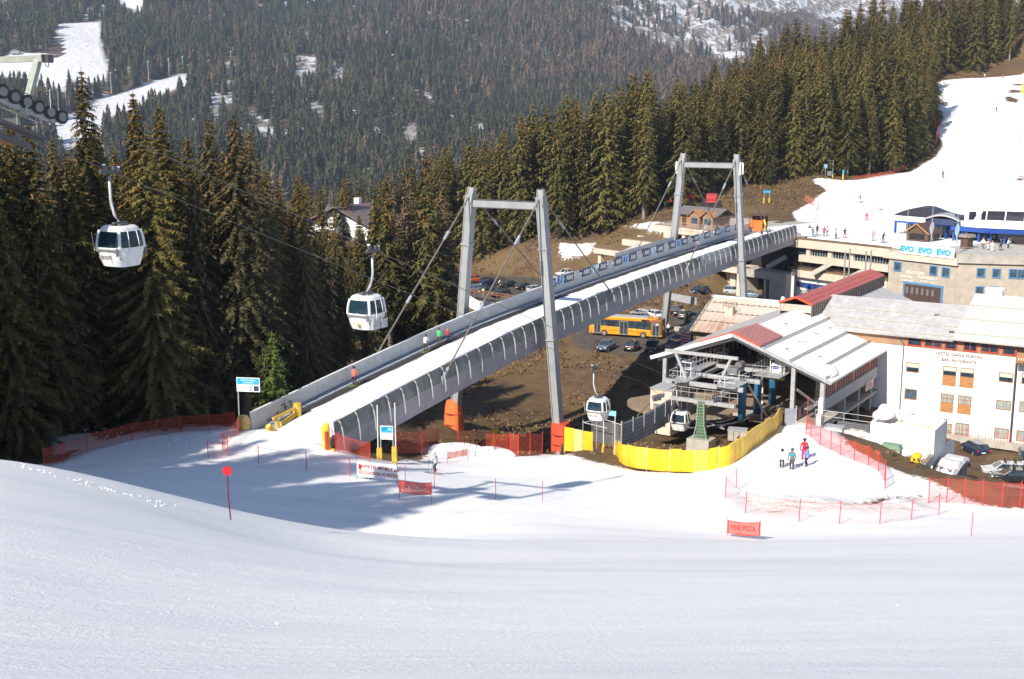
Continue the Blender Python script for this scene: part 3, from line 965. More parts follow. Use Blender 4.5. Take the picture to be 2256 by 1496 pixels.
COL.objects.link(so)
so['kind'] = 'stuff'; so['label'] = 'spruces filling the wood behind the nearer trees'; so['category'] = 'forest'
PLACE = {'left': ('in dark stand beside the run', 'spruces in the dark stand left of the run'),
         'off': ('beside the upper slope beyond the left edge', 'spruces shading the hollow'),
         'chalet': ('before the orange chalet', 'trees around the orange chalet'),
         'back': ('between dark stand and chalet', 'trees between dark stand and chalet'),
         'middle': ('in the row behind the car park', 'trees behind the car park'),
         'hill': ('on hillside beside upper run', 'trees on the hillside left of the upper run'),
         'summit': ('on skyline above upper run', 'trees above the upper run')}
HW = ['far left', 'left', 'left of centre', 'centre', 'right of centre', 'right', 'far right']
# number each stand from the left so that every label names one tree
ORD = ['first', 'second', 'third', 'fourth', 'fifth', 'sixth', 'seventh', 'eighth', 'ninth', 'tenth']
def ordinal(n):
 if n <= 10:
  return ORD[n - 1]
 suf = 'th' if 10 <= n % 100 <= 20 else {1: 'st', 2: 'nd', 3: 'rd'}.get(n % 10, 'th')
 return '%d%s' % (n, suf)
count = {}
for t in sorted(TREES, key=lambda t: t[6]):
 x, y, pr, Ht, txt, key, px, py = t
 kk = (key, txt)
 count[kk] = count.get(kk, 0) + 1
 name = 'larch_tree' if 'larch' in txt else 'spruce_tree'
 tree(name, x, y, pr, Ht, '%s, %s such from left, %s' % (txt, ordinal(count[kk]), PLACE[key][0]), PLACE[key][1], wide=RND.uniform(1.0, 1.32))
# young spruce by the start of the bridge, and small ones
g = G(600, 905, 60)
tree('young_spruce', P(603, 905, 102).x, 102.5, YOUNG[0], 9.0, 'bright green young spruce right behind the blue sign at the bridge start', 'tree')
for (px, Y, Ht, lab) in [(250, 106, 3.0, 'small spruce at the foot of the dark stand by the orange net'), (1240, 116, 1.5, 'small green bush left of the yellow padded panels'),
                         (1512, 193, 2.6, 'little spruce by the grassy bank above the parked cars')]:
 x = P(px, 900 if Y < 150 else 680, Y).x
 tree('young_spruce', x, Y, YOUNG[0], Ht, lab, 'tree', cat='tree')
# ================================================================ far forest, one mass
rgn = np.random.default_rng(9)
def far_tree_mesh(seed, larch):
 """ragged small conifer, unit height, as triangles"""
 rg = np.random.default_rng(seed)
 T = []
 lv = 7
 for i in range(lv):
  t = 0.06 + 0.9 * i / lv
  r = 0.175 * (1 - t) ** 0.7 + 0.012
  n = 4 if i < 5 else 3
  a0 = rg.random() * 6.28
  for k in range(n):
   a = a0 + 6.283 * k / n + rg.normal() * 0.2
   wd = 0.75
   rr = r * (0.8 + 0.45 * rg.random())
   T += [(math.cos(a - wd) * rr, math.sin(a - wd) * rr, t - 0.035), (math.cos(a + wd) * rr, math.sin(a + wd) * rr, t - 0.035 + 0.03 * rg.random()), (0, 0, t + 0.20)]
 return np.array(T)
NF = 36000
yy = rgn.uniform(1180, 3300, NF * 2)
keepw = rgn.random(NF * 2) < (yy / 3300) ** 0.7
yy = yy[keepw][:NF]
xx = rgn.uniform(-0.52, 0.50, len(yy)) * yy
zz = mheight(xx, yy)
ht = rgn.uniform(16, 33, len(yy)) * (0.85 + 0.3 * (vnoise(xx, yy, 90, 40) + 0.5))
PX0, PY0 = proj(xx, yy, zz)
keep = np.ones(len(yy), bool)
for frac in (0.0, 0.45, 0.85):
 pass
for qi, q in enumerate(far_clear):
 d = sdist(q, xx, yy)
 if qi >= 5:
  keep &= ~((d > -2 + 14 * vnoise(xx, yy, 25, 50)) & (rgn.random(len(yy)) < 0.93))
  keep &= ~((sdist(q, xx * (1 + 40 / yy), yy + 40) > 2) & (rgn.random(len(yy)) < 0.85))
  continue
 keep &= ~(d > -2)
 # nearer trees must not cover the clearing either
 for back in (35, 70):
  k = back
  keep &= ~((sdist(q, xx * (1 + k / yy), yy + k) > 3) & (rgn.random(len(yy)) < 0.97))
rk = sdist(rocky_poly, xx, yy)
dens = np.clip(1.0 - (rk + 40) / 140, 0.0, 1.0)
patch = vnoise(xx, yy, 120, 41) + 0.5
keep &= rgn.random(len(yy)) < np.where(rk > -40, np.maximum(dens, np.where(patch > 0.55, 0.5, 0.05)), 1.0)
gap = vnoise(xx, yy, 45, 42) + 0.5
keep &= gap > 0.17
xx, yy, zz, ht = xx[keep], yy[keep], zz[keep], ht[keep]
# share of brown larches grows to the right and uphill
pl = np.clip(0.10 + 0.60 * smooth((xx / yy + 0.20) / 0.35) * smooth((yy - 1500) / 700) + 0.5 * (vnoise(xx, yy, 150, 43)), 0.02, 0.8)
lar = rgn.random(len(yy)) < pl
protos = [far_tree_mesh(s, False) for s in range(5)]
allc = []; allt = []; alll = []
for i, T in enumerate(protos):
 sel = np.where(np.arange(len(yy)) % 5 == i)[0]
 a = rgn.random(len(sel)) * 6.283
 wd = rgn.uniform(0.85, 1.3, len(sel))
 hh = ht[sel]
 c, s = np.cos(a), np.sin(a)
 X = (T[None, :, 0] * c[:, None] - T[None, :, 1] * s[:, None]) * (hh * wd)[:, None] + xx[sel][:, None]
 Yv = (T[None, :, 0] * s[:, None] + T[None, :, 1] * c[:, None]) * (hh * wd)[:, None] + yy[sel][:, None]
 Z = T[None, :, 2] * hh[:, None] + zz[sel][:, None]
 allc.append(np.stack([X, Yv, Z], -1).reshape(-1, 3))
 nt_ = T.shape[0] // 3
 allt.append(np.repeat(rgn.random(len(sel)), nt_) * 0.6 + 0.4 * rgn.random(len(sel) * nt_))
 alll.append(np.repeat(lar[sel].astype(float), nt_))
co = np.concatenate(allc); ti = np.concatenate(allt); la = np.concatenate(alll)
m, nt, b = new_mat('far_conifers')
t = attr(nt, 'tint'); l = attr(nt, 'cone')
c = mixc(nt, l, ramp(nt, t, [(0.1, (0.015, 0.018, 0.009)), (0.9, (0.082, 0.080, 0.034))]), ramp(nt, t, [(0.1, (0.065, 0.045, 0.03)), (0.9, (0.18, 0.122, 0.078))]))
nt.links.new(c, b.inputs['Base Color'])
b.inputs['Roughness'].default_value = 0.85
b.inputs['Specular IOR Level'].default_value = 0.1
me = leaf_mesh('far_forest', co, ti, la, m)
fo = bpy.data.objects.new('far_forest', me)
COL.objects.link(fo)
fo['kind'] = 'stuff'; fo['label'] = 'conifer forest covering the far mountainside, some trees brown'; fo['category'] = 'forest'
# ================================================================ shared materials
STEEL = M('grey_steel_paint', (0.30, 0.31, 0.315), 0.5, 0.10, 0.5, bmp=0.05)
STEEL_D = M('dark_steel', (0.09, 0.09, 0.095), 0.6, 0.2, 2)
STEEL_B = M('blue_grey_steel', (0.33, 0.36, 0.40), 0.5, 0.12, 1.2)
GALV = M('galvanised_steel', (0.46, 0.47, 0.47), 0.45, 0.15, 2.5, metal=0.25)
CABLE = M('steel_rope', (0.13, 0.12, 0.11), 0.5, 0.2, 4, metal=0.3)
STAY = M('stay_rod', (0.20, 0.175, 0.15), 0.5, 0.2, 4, metal=0.2)
WPANEL = M('white_grey_panel', (0.50, 0.50, 0.50), 0.6, 0.10, 0.7, stretch=(1, 1, 2.5))
BAND = M('weathered_mesh_panel', (0.19, 0.195, 0.19), 0.7, 0.30, 1.3, stretch=(1, 1, 0.5))
LOWP = M('lower_fascia_panel', (0.31, 0.315, 0.345), 0.6, 0.08, 0.6)
RUBBER = M('dark_rubber', (0.035, 0.033, 0.033), 0.8, 0.25, 3)
WHITE = M('white_paint', (0.78, 0.78, 0.76), 0.45, 0.06, 1.0)
WHITE_SH = M('white_gloss_shell', (0.74, 0.74, 0.71), 0.25, 0.05, 1.5)
SNOWM = M('settled_snow', (0.88, 0.885, 0.90), 0.8, 0.03, 0.8, bmp=0.5)
YEL = M('yellow_pvc', (0.80, 0.50, 0.02), 0.45, 0.12, 0.9, bmp=0.25)
YEL_D = M('worn_yellow_foam', (0.62, 0.40, 0.05), 0.7, 0.2, 2.5, bmp=0.3)
ORG = M('orange_pad', (0.75, 0.16, 0.04), 0.6, 0.15, 1.5, bmp=0.3)
REDP = M('red_paint', (0.60, 0.03, 0.025), 0.4, 0.12, 2)
BLUEP = M('blue_paint', (0.02, 0.075, 0.34), 0.4, 0.12, 2)
BLUEC = M('petrol_blue_paint', (0.03, 0.15, 0.30), 0.4, 0.15, 2)
SKYB = M('sign_sky_blue', (0.02, 0.38, 0.72), 0.5, 0.05, 2)
GREENP = M('pylon_green', (0.10, 0.16, 0.11), 0.5, 0.2, 2)
CONC = M('concrete', (0.40, 0.37, 0.32), 0.85, 0.15, 0.8, bmp=0.3)
BEIGE = M('cream_render', (0.62, 0.52, 0.42), 0.85, 0.10, 0.35, stretch=(1, 1, 0.5), bmp=0.1)
STONE = M('rough_stone_render', (0.43, 0.375, 0.30), 0.9, 0.13, 0.9, bmp=0.4)
PLASTER = M('white_plaster', (0.80, 0.79, 0.76), 0.85, 0.05, 0.4, bmp=0.08)
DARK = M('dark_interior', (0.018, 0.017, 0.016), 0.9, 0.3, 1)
WOOD = M('honey_wood', (0.42, 0.20, 0.07), 0.6, 0.25, 1.6, stretch=(1, 1, 6), bmp=0.2)
WOOD_D = M('dark_brown_wood', (0.10, 0.055, 0.035), 0.7, 0.3, 2, bmp=0.2)
PLANK = M('grey_planks', (0.27, 0.20, 0.135), 0.8, 0.25, 1.5, stretch=(6, 0.5, 1), bmp=0.3)
ROOFM = M('pale_sheet_roof', (0.60, 0.57, 0.52), 0.5, 0.07, 0.5, stretch=(1, 0.4, 1))
ROOFG = M('grey_sheet_roof', (0.47, 0.455, 0.44), 0.5, 0.14, 0.9)
ROOF_D = M('slate_grey_roof', (0.16, 0.14, 0.135), 0.6, 0.2, 2)
REDG = M('red_polycarbonate', (0.36, 0.06, 0.05), 0.3, 0.35, 1.6, stretch=(2.5, 1, 1), col2=(.46, .15, .13))
GLASS = glass_mat('dark_glass')
GLASSB = glass_mat('blue_window_glass', (0.05, 0.08, 0.11))
CURT = M('curtained_glass', (0.33, 0.36, 0.33), 0.2, 0.35, 2.0, stretch=(4, 4, 0.3))
CLEAR = sheer_mat('cabin_glazing', (0.015, 0.04, 0.06), 0.82, 1)
REDN = sheer_mat('orange_netting', (0.75, 0.10, 0.04), 0.30)
REDN_D = sheer_mat('dense_orange_netting', (0.42, 0.05, 0.02), 0.42)
PINKB = sheer_mat('red_mesh_banner', (0.85, 0.10, 0.06), 0.78)
REDPOLE = M('red_plastic_pole', (0.60, 0.04, 0.04), 0.4, 0.1, 2)
BLACK = M('black_plastic', (0.015, 0.015, 0.016), 0.5, 0.2, 3)
GREY = M('mid_grey_plastic', (0.18, 0.18, 0.185), 0.5, 0.15, 3)
INKR = M('red_lettering', (0.38, 0.015, 0.02), 0.6, 0.05, 3)
INKB = M('brown_lettering', (0.12, 0.045, 0.02), 0.6, 0.05, 3)
INKW = M('white_lettering', (0.85, 0.85, 0.83), 0.6, 0.03, 3)
LIGHTB = M('light_blue_print', (0.30, 0.48, 0.62), 0.5, 0.2, 4)
NAVY = M('navy_print', (0.03, 0.045, 0.11), 0.5, 0.25, 4)
def obw(mb, name, mat, t, label=None, smooth_=False, bev=0):
 """builder filled in world coordinates -> child of t"""
 inv = Matrix.Translation(t.location) @ Matrix.Rotation(t.rotation_euler[2], 4, 'Z')
 inv = inv.inverted()
 mb.v = [tuple(inv @ Vector(p)) for p in mb.v]
 return mb.obj(name, mat, t, label, smooth_, bev=bev)
def plane_hit(px, py, O, n):
 d = P(px, py, 100.0)
 O = Vector(O); n = Vector(n)
 return d * (O.dot(n) / d.dot(n))
# ================================================================ ski bridge
M1 = Vector((-0.7, 128.0, 0)); M2 = Vector((30.3, 183.1, 0))
ZT = [(-37, -26.75), (-30, -26.0), (-23.7, -25.35), (-8.85, -24.0), (0, -23.35), (15, -22.65), (30, -22.15), (48, -21.75), (63, -21.5), (80, -21.3), (98, -21.15)]
_zt = np.array(ZT)
_ts = np.linspace(-37, 98, 136)
_zs = np.interp(_ts, _zt[:, 0], _zt[:, 1])
for _ in range(6):
 _zs[1:-1] = (_zs[:-2] + _zs[1:-1] * 2 + _zs[2:]) / 4
def BP(t, u, dz=0.0):
 p = M1 + V * t + U * u
 return Vector((p.x, p.y, float(np.interp(t, _ts, _zs)) + dz))
def strip(mb, prof, t0, t1, st=4.5):
 """sweep a closed cross-section (u, dz) along the bridge"""
 n = max(1, int(math.ceil((t1 - t0) / st)))
 rings = [[BP(t0 + (t1 - t0) * i / n, u, z) for u, z in prof] for i in range(n + 1)]
 mb.loops(rings)
 return mb
br = thing('ski_bridge', 'long grey steel ski bridge with snow covered deck, hung between two portal towers', 'bridge', tuple(BP(-37, 0, 0)), RZ_B)
T0, T1 = -37.0, 98.0
obw(strip(MB(), [(-3.2, -0.5), (3.4, -0.5), (2.6, -1.75), (-2.4, -1.75)], T0 + 2, T1), 'girder', STEEL_D, br)
obw(strip(MB(), [(-4.0, 0), (4.1, 0), (4.1, -0.48), (-4.0, -0.48)], T0, T1), 'deck', STEEL, br)
sn = MB()
rings = []
for i in range(136):
 t = T0 + i
 e1 = -2.45 + 0.12 * math.sin(i * 1.7) + 0.10 * math.sin(i * 0.61 + 1)
 rings.append([BP(t, e1, 0.01), BP(t, e1 + 0.2, 0.09), BP(t, 0.8, 0.12 + 0.02 * math.sin(i * 0.9)), BP(t, 3.6, 0.12), BP(t, 3.98, 0.35 + 0.06 * math.sin(i * 1.3)), BP(t, 3.98, 0.01)])
sn.loops(rings)
obw(sn, 'snow_layer', SNOWM, br)
cv = MB(); strip(cv, [(-3.35, 0.06), (-2.62, 0.06), (-2.62, 0.01), (-3.35, 0.01)], T0 + 3, T1 - 4)
obw(cv, 'moving_carpet', RUBBER, br, 'dark conveyor belt along the far barrier')
for (a, c) in ((-3.78, -3.5),):
 obw(strip(MB(), [(a, 0.16), (c, 0.13), (c, 0.01), (a, 0.01)], T0 + 2, T1 - 3), 'carpet_edge_rail', STEEL_B, br)
obw(strip(MB(), [(-3.95, 0.36), (-3.88, 0.36), (-3.88, 0.28), (-3.95, 0.28)], T0 + 2, T1 - 3), 'carpet_edge_rail', BLUEC, br)
# far barrier panels
t = T0
while t < T1 - 1:
 t2 = min(t + 4.5, T1)
 obw(strip(MB(), [(-3.97, 1.66), (-4.09, 1.66), (-4.09, -0.1), (-3.97, 0.0)], t + 0.03, t2 - 0.02), 'barrier_panel', WPANEL, br)
 t = t2
obw(strip(MB(), [(-3.93, 1.72), (-4.13, 1.72), (-4.13, 1.66), (-3.93, 1.66)], T0, T1), 'coping', WHITE, br)
# near barrier: weathered band above, fascia below
t = T0 + 1.0
while t < T1 - 1:
 t2 = min(t + 2.25 * 2, T1)
 cover = 46 < t < 60
 obw(strip(MB(), [(4.02, 1.5), (4.10, 1.5), (4.34, 0.12), (4.26, 0.12)], t, t2 - 0.03), 'side_panel', WPANEL if cover else BAND, br,
  'smooth pale side panel' if cover else None)
 obw(strip(MB(), [(4.26, 0.10), (4.36, 0.10), (4.22, -1.78), (4.10, -1.78)], t, t2 - 0.04), 'fascia_panel', LOWP, br)
 t = t2
obw(strip(MB(), [(3.96, 1.58), (4.12, 1.58), (4.12, 1.5), (3.96, 1.5)], T0 + 1, T1), 'top_rail', GALV, br)
# snow lying on the near rail in ragged lengths
rg = random.Random(4); t = T0 + 2
while t < T1 - 2:
 L = rg.uniform(1.2, 5)
 hsn = rg.uniform(0.04, 0.16)
 rr = strip(MB(), [(3.93, 1.585), (4.14, 1.585), (4.08, 1.585 + hsn), (3.97, 1.585 + hsn)], t, min(t + L, T1), 2)
 obw(rr, 'rail_snow', SNOWM, br)
 t += L + rg.uniform(0.1, 1.6)
t = T0 + 1.6
while t < T1:
 rib = MB()
 rib.path([BP(t, 4.06, 1.56), BP(t, 4.34, 1.34), BP(t, 4.52, 0.85), BP(t, 4.64, 0.25), BP(t, 4.70, -0.35), BP(t, 4.72, -0.9)], [0.05, 0.07, 0.08, 0.08, 0.07, 0.05], 6)
 obw(rib, 'rib', M('rib_paint', (.34, .34, .335), .6), br)
 t += 2.25
# lower abutments
for u in (-3.0, 3.2):
 a = BP(T0 + 0.5, u, -0.5)
 ab = MB(); ab.beam((a.x, a.y, a.z), (a.x, a.y, a.z - 2.2), 1.2)
 obw(ab, 'footing', CONC, br)
# ---- barrier banners along the upper half
bi = 0
t = 17.0
while t < 92:
 kind = bi % 4
 wd = [2.6, 2.0, 2.6, 1.3][kind]
 lab = {0: 'navy barrier banner with white letters', 1: 'pale blue and white barrier banner', 2: 'navy barrier banner with white letters', 3: 'narrow white barrier banner'}[kind]
 bt = thing('barrier_banner', '%s, %s from the lower end of the ski bridge row' % (lab, ordinal(bi + 1)), 'banner', tuple(BP(t, -3.9, 1.0)), 0, 'banners along the far bridge barrier')
 mb = MB(); strip(mb, [(-3.90, 2.25), (-3.94, 2.25), (-3.94, 1.15), (-3.90, 1.15)], t, t + wd, 3)
 obw(mb, 'cloth', [NAVY, LIGHTB, NAVY, WPANEL][kind], bt)
 dirz = BP(t + wd, -3.9).z - BP(t, -3.9).z
 if kind in (0, 2):
  q = BP(t + wd / 2, -3.87, 1.68)
  text_mesh('lettering', 'AMS', 0.85, INKW, bt, tuple(q - Vector(bt.location)), (PI / 2, -math.atan2(dirz, wd) * 0, math.atan2(V.y, V.x)), 0.01, sx=1.15)
 elif kind == 1:
  mb = MB(); strip(mb, [(-3.88, 2.1), (-3.90, 2.1), (-3.90, 1.3), (-3.88, 1.3)], t + 0.3, t + 0.75, 3)
  mb.beam(BP(t + 1.0, -3.88, 1.3), BP(t + 1.6, -3.88, 2.1), 0.12, 0.02)
  obw(mb, 'emblem', BLUEP if bi % 8 == 1 else WHITE, bt)
 t += wd + (0.25 if kind != 3 else 0.9)
 bi += 1
# windscreen netting behind banners
wt = thing('wind_net', 'pale blue-grey wind net standing on the far barrier of the ski bridge', 'net', tuple(BP(38, -4.1, 1.7)))
mb = MB(); strip(mb, [(-4.12, 2.9), (-4.15, 2.9), (-4.15, 1.7), (-4.12, 1.7)], 38, 60, 2.2)
obw(mb, 'netting', sheer_mat('grey_mesh', (0.42, 0.45, 0.48), 0.75), wt)
for i in range(11):
 mb = MB(); mb.tube(BP(38 + i * 2.2, -4.14, 1.6), BP(38 + i * 2.2, -4.14, 2.95), 0.03, n=5)
 obw(mb, 'post', GALV, wt)
# ---- towers
GUS = STEEL
def tower(Mx, ztop, zl, zr, label, t_mid):
 o = thing('bridge_tower', label, 'tower', (Mx.x, Mx.y, min(zl, zr)), RZ_B, 'portal towers of the ski bridge')
 feet = []
 for sd, zb in ((-1, zl), (1, zr)):
  top = Mx + U * (4.35 * sd); top.z = ztop
  bot = Mx + U * (sd * (4.35 + (ztop - zb) * 0.092)); bot.z = zb - 0.6
  feet.append(bot)
  mb = MB()
  mb.beam(bot, top, 0.62, 0.86, 0.72, 0.95, up=V)
  mb.obj_dummy = None
  leg = obw(mb, 'leg', STEEL, o, bev=0.03)
  ax = (top - bot).normalized()
  for e in (-1, 1):
   fl = MB()
   off = U * (e * 0.40)
   fl.beam(bot + off, top + off, 0.10, 1.0, 0.10, 1.08, up=V)
   inv = leg.matrix_world
   obw(fl, 'flange', STEEL, o)
  # splice collar at deck height and one half way
  for zz in (float(np.interp(t_mid, _ts, _zs)) - 0.6, ztop - 5.5):
   k = (zz - bot.z) / (top.z - bot.z)
   c = bot + (top - bot) * k
   cb = MB(); cb.beam(c - ax * 0.1, c + ax * 0.1, 1.12, 1.22, up=V)
   obw(cb, 'collar', STEEL, o)
  # pointed head with gussets
  hd = MB()
  c0 = top - ax * 0.1
  for e in (-0.34, 0.34):
   a = c0 + U * e
   hd.slab(a - V * 0.75 - ax * 0.9, a + V * 0.75 - ax * 0.9, a + V * 0.16 + ax * 0.95, a - V * 0.16 + ax * 0.95, 0.07)
  hd.beam(c0 - ax * 0.1, c0 + ax * 0.85, 0.62, 0.5, 0.5, 0.25, up=V)
  obw(hd, 'head', STEEL, o)
 bm_ = MB()
 a = Mx + U * -4.0; c = Mx + U * 4.0
 a.z = c.z = ztop - 0.95
 bm_.beam(a, c, 0.6, 0.78)
 obw(bm_, 'crossbeam', STEEL, o, bev=0.03)
 bm_ = MB(); a2 = a.copy(); c2 = c.copy(); a2.z = c2.z = ztop - 0.53
 bm_.beam(a2, c2, 0.75, 0.05); a2.z = c2.z = ztop - 1.37; bm_.beam(a2, c2, 0.75, 0.05)
 obw(bm_, 'beam_flange', STEEL_D, o)
 # stays
 for sd in (-1, 1):
  for dt in (-19.5, 19.5):
   top = Mx + U * (4.35 * sd); top.z = ztop + 0.1
   e = BP(t_mid + dt, sd * 4.25, 0.6 if sd < 0 else 0.4)
   s_ = MB(); s_.tube(top, e, 0.085, n=7)
   stay = obw(s_, 'stay', STAY, o)
   s_ = MB()
   d = e - top
   for k0, k1 in ((0.24, 0.29), (0.95, 1.0)) + (((0.62, 0.66),) if dt < 0 else ()):
    s_.tube(top + d * k0, top + d * k1, 0.15, n=8)
   obw(s_, 'stay_coupling', STEEL_B, o)
   s_ = MB(); s_.box(e.x, e.y, e.z - 0.2, 0.3, 0.5, 0.8, RZ_B)
   obw(s_, 'anchor', GALV, o)
 return o, feet
zt1 = P(1115, 431, 128).z
f_l = H(M1.x - 6.7 * U.x, M1.y - 6.7 * U.y); f_r = H(M1.x + 6.7 * U.x, M1.y + 6.7 * U.y)
tw1, feet1 = tower(M1, zt1, f_l, f_r, 'near grey steel portal tower of the ski bridge, feet wrapped in orange pads', 0.0)
zt2 = P(1557, 350, 183).z
f_l = H(M2.x - 6.4 * U.x, M2.y - 6.4 * U.y); f_r = H(M2.x + 6.2 * U.x, M2.y + 6.2 * U.y)
tw2, feet2 = tower(M2, zt2, f_l, f_r, 'far grey steel portal tower of the ski bridge, carrying phone antennas', 63.0)
# ladder rungs on the far tower
for sd in (-1, 1):
 ld_ = MB()
 for i in range(24):
  z = zt2 - 1.2 - i * 0.55
  p = M2 + U * (sd * (4.35 + (zt2 - z) * 0.092) + 0.46) - V * 0.2
  ld_.tube((p.x, p.y, z), (p.x + U.x * 0.16, p.y + U.y * 0.16, z), 0.025, n=4)
 obw(ld_, 'climbing_rungs', GALV, tw2)
for sd in (-1, 1):
 p = M2 + U * (sd * 4.95); z = zt2 - 1.4
 a = thing('antenna', 'pale phone mast antennas clamped to the %s leg of the far bridge tower' % ('left' if sd < 0 else 'right'), 'antenna', (p.x, p.y, z), RZ_B)
 for k, (dx, dy) in enumerate(((0.0, -0.45), (0.28, 0.0), (0.0, 0.45))):
  mb = MB(); mb.box(sd * (0.15 + dx), dy, 0, 0.22, 0.2, 1.9 - 0.3 * (k == 1))
  mb.obj('panel', WHITE, a, bev=0.04)
 mb = MB(); mb.tube((-sd * 0.5, -0.3, 0.5), (sd * 0.4, -0.3, 0.5), 0.03, n=5); mb.tube((-sd * 0.5, 0.3, -0.5), (sd * 0.4, 0.3, -0.5), 0.03, n=5); mb.tube((sd * .05, 0, -1.3), (sd * .05, 0, 1.1), 0.04, n=6)
 mb.obj('bracket', GALV, a)
# orange pads round the near tower feet
for i, ft in enumerate(feet1):
 zb = H(ft.x, ft.y)
 hgt = (3.7, 3.1)[i]
 o = thing('foot_pad', ('tall orange pad wrapped round the left foot of the near bridge tower', 'red-orange pad wrapped round the right foot of the near bridge tower')[i], 'padding', (ft.x, ft.y, zb), RZ_B)
 mb = MB(); rings = []
 for z, r in ((-0.6, 1.05), (hgt * 0.1, 1.02), (hgt * 0.5, 0.95), (hgt * 0.8, 0.86 if i == 0 else 0.9), (hgt, 0.72 if i == 0 else 0.85)):
  q = []
  for k in range(20):
   a = 2 * PI * k / 20
   ca, sa = math.cos(a), math.sin(a)
   m_ = (abs(ca) ** 5 + abs(sa) ** 5) ** (-1 / 5)
   q.append((ca * m_ * r * (1 + 0.03 * math.sin(3 * a + z)), sa * m_ * r * 0.85, z))
  rings.append(q)
 mb.loops(rings)
 mb.obj('pad', ORG if i == 0 else M('red_orange_pad', (0.62, 0.07, 0.03), 0.6, 0.2, 1.5, bmp=0.3), o)
 mb = MB()
 for z in (hgt * 0.25, hgt * 0.6):
  mb.lathe([(1.0, -0.03), (1.08, 0), (1.0, 0.03)], (0, 0, z), 16)
 mb.obj('strap', M('dark_red_strap', (0.3, 0.04, 0.03), 0.7), o)
# ================================================================ gondola ropes and cabins
CV = Vector((0.521, 0.854, 0))       # rope line direction
def rope_pt(which, Y, dz=0.0):
 if which == 'A':
  return Vector((-51.1 + 0.61 * Y, Y, 0.14 - 0.4325 * (Y - 52) + dz))
 return Vector((-57.2 + 0.61 * Y, Y, -2.76 - 0.432 * (Y - 60.3) + dz))
PYL_A, PYL_B = 50.3, 53.0
ZST = -28.45                       # rope level in the station
for which, lab in (('A', 'right hand haul rope of the gondola lift running down to its station'), ('B', 'left hand haul rope of the gondola lift running down to its station')):
 mb = MB()
 yp = PYL_A if which == 'A' else PYL_B
 pts = []
 a = rope_pt(which, yp - 3)
 pts.append(Vector((a.x - 0.61 * 42, a.y - 42, a.z + 42 * 0.35)))
 pts.append(a)
 pts.append(rope_pt(which, yp + 3))
 Ye = 115.5
 for k in range(1, 14):
  Y = yp + 3 + (Ye - yp - 3) * k / 13
  q = (Y - yp - 3) / (Ye - yp - 3)
  pts.append(rope_pt(which, Y, -0.9 * 4 * q * (1 - q) * 0.35))
 e = pts[-1]
 pts.append(Vector((e.x + .61 * 3, e.y + 3, ZST)))
 pts.append(Vector((e.x + .61 * 17, e.y + 17, ZST)))
 mb.path(pts, 0.021, 6)
 o = mb.obj('haul_rope', CABLE)
 tag(o, lab, 'cable', 'haul ropes of the gondola lift')
 mb = MB()
def cabin_ring(hw, z, n=28, e=3.6):
 q = []
 for k in range(n):
  a = 2 * PI * (k + 0.5) / n
  ca, sa = math.cos(a), math.sin(a)
  m_ = (abs(ca) ** e + abs(sa) ** e) ** (-1 / e)
  q.append((ca * m_ * hw, sa * m_ * hw, z))
 return q
CPROF = [(0.62, 0.0), (0.76, 0.05), (0.86, 0.35), (0.94, 0.75), (0.975, 0.92), (0.975, 1.02), (0.955, 1.3), (0.90, 1.62), (0.84, 1.84), (0.78, 1.98), (0.66, 2.08)]
def cab_hw(z):
 return float(np.interp(z, [p[1] for p in CPROF], [p[0] for p in CPROF]))
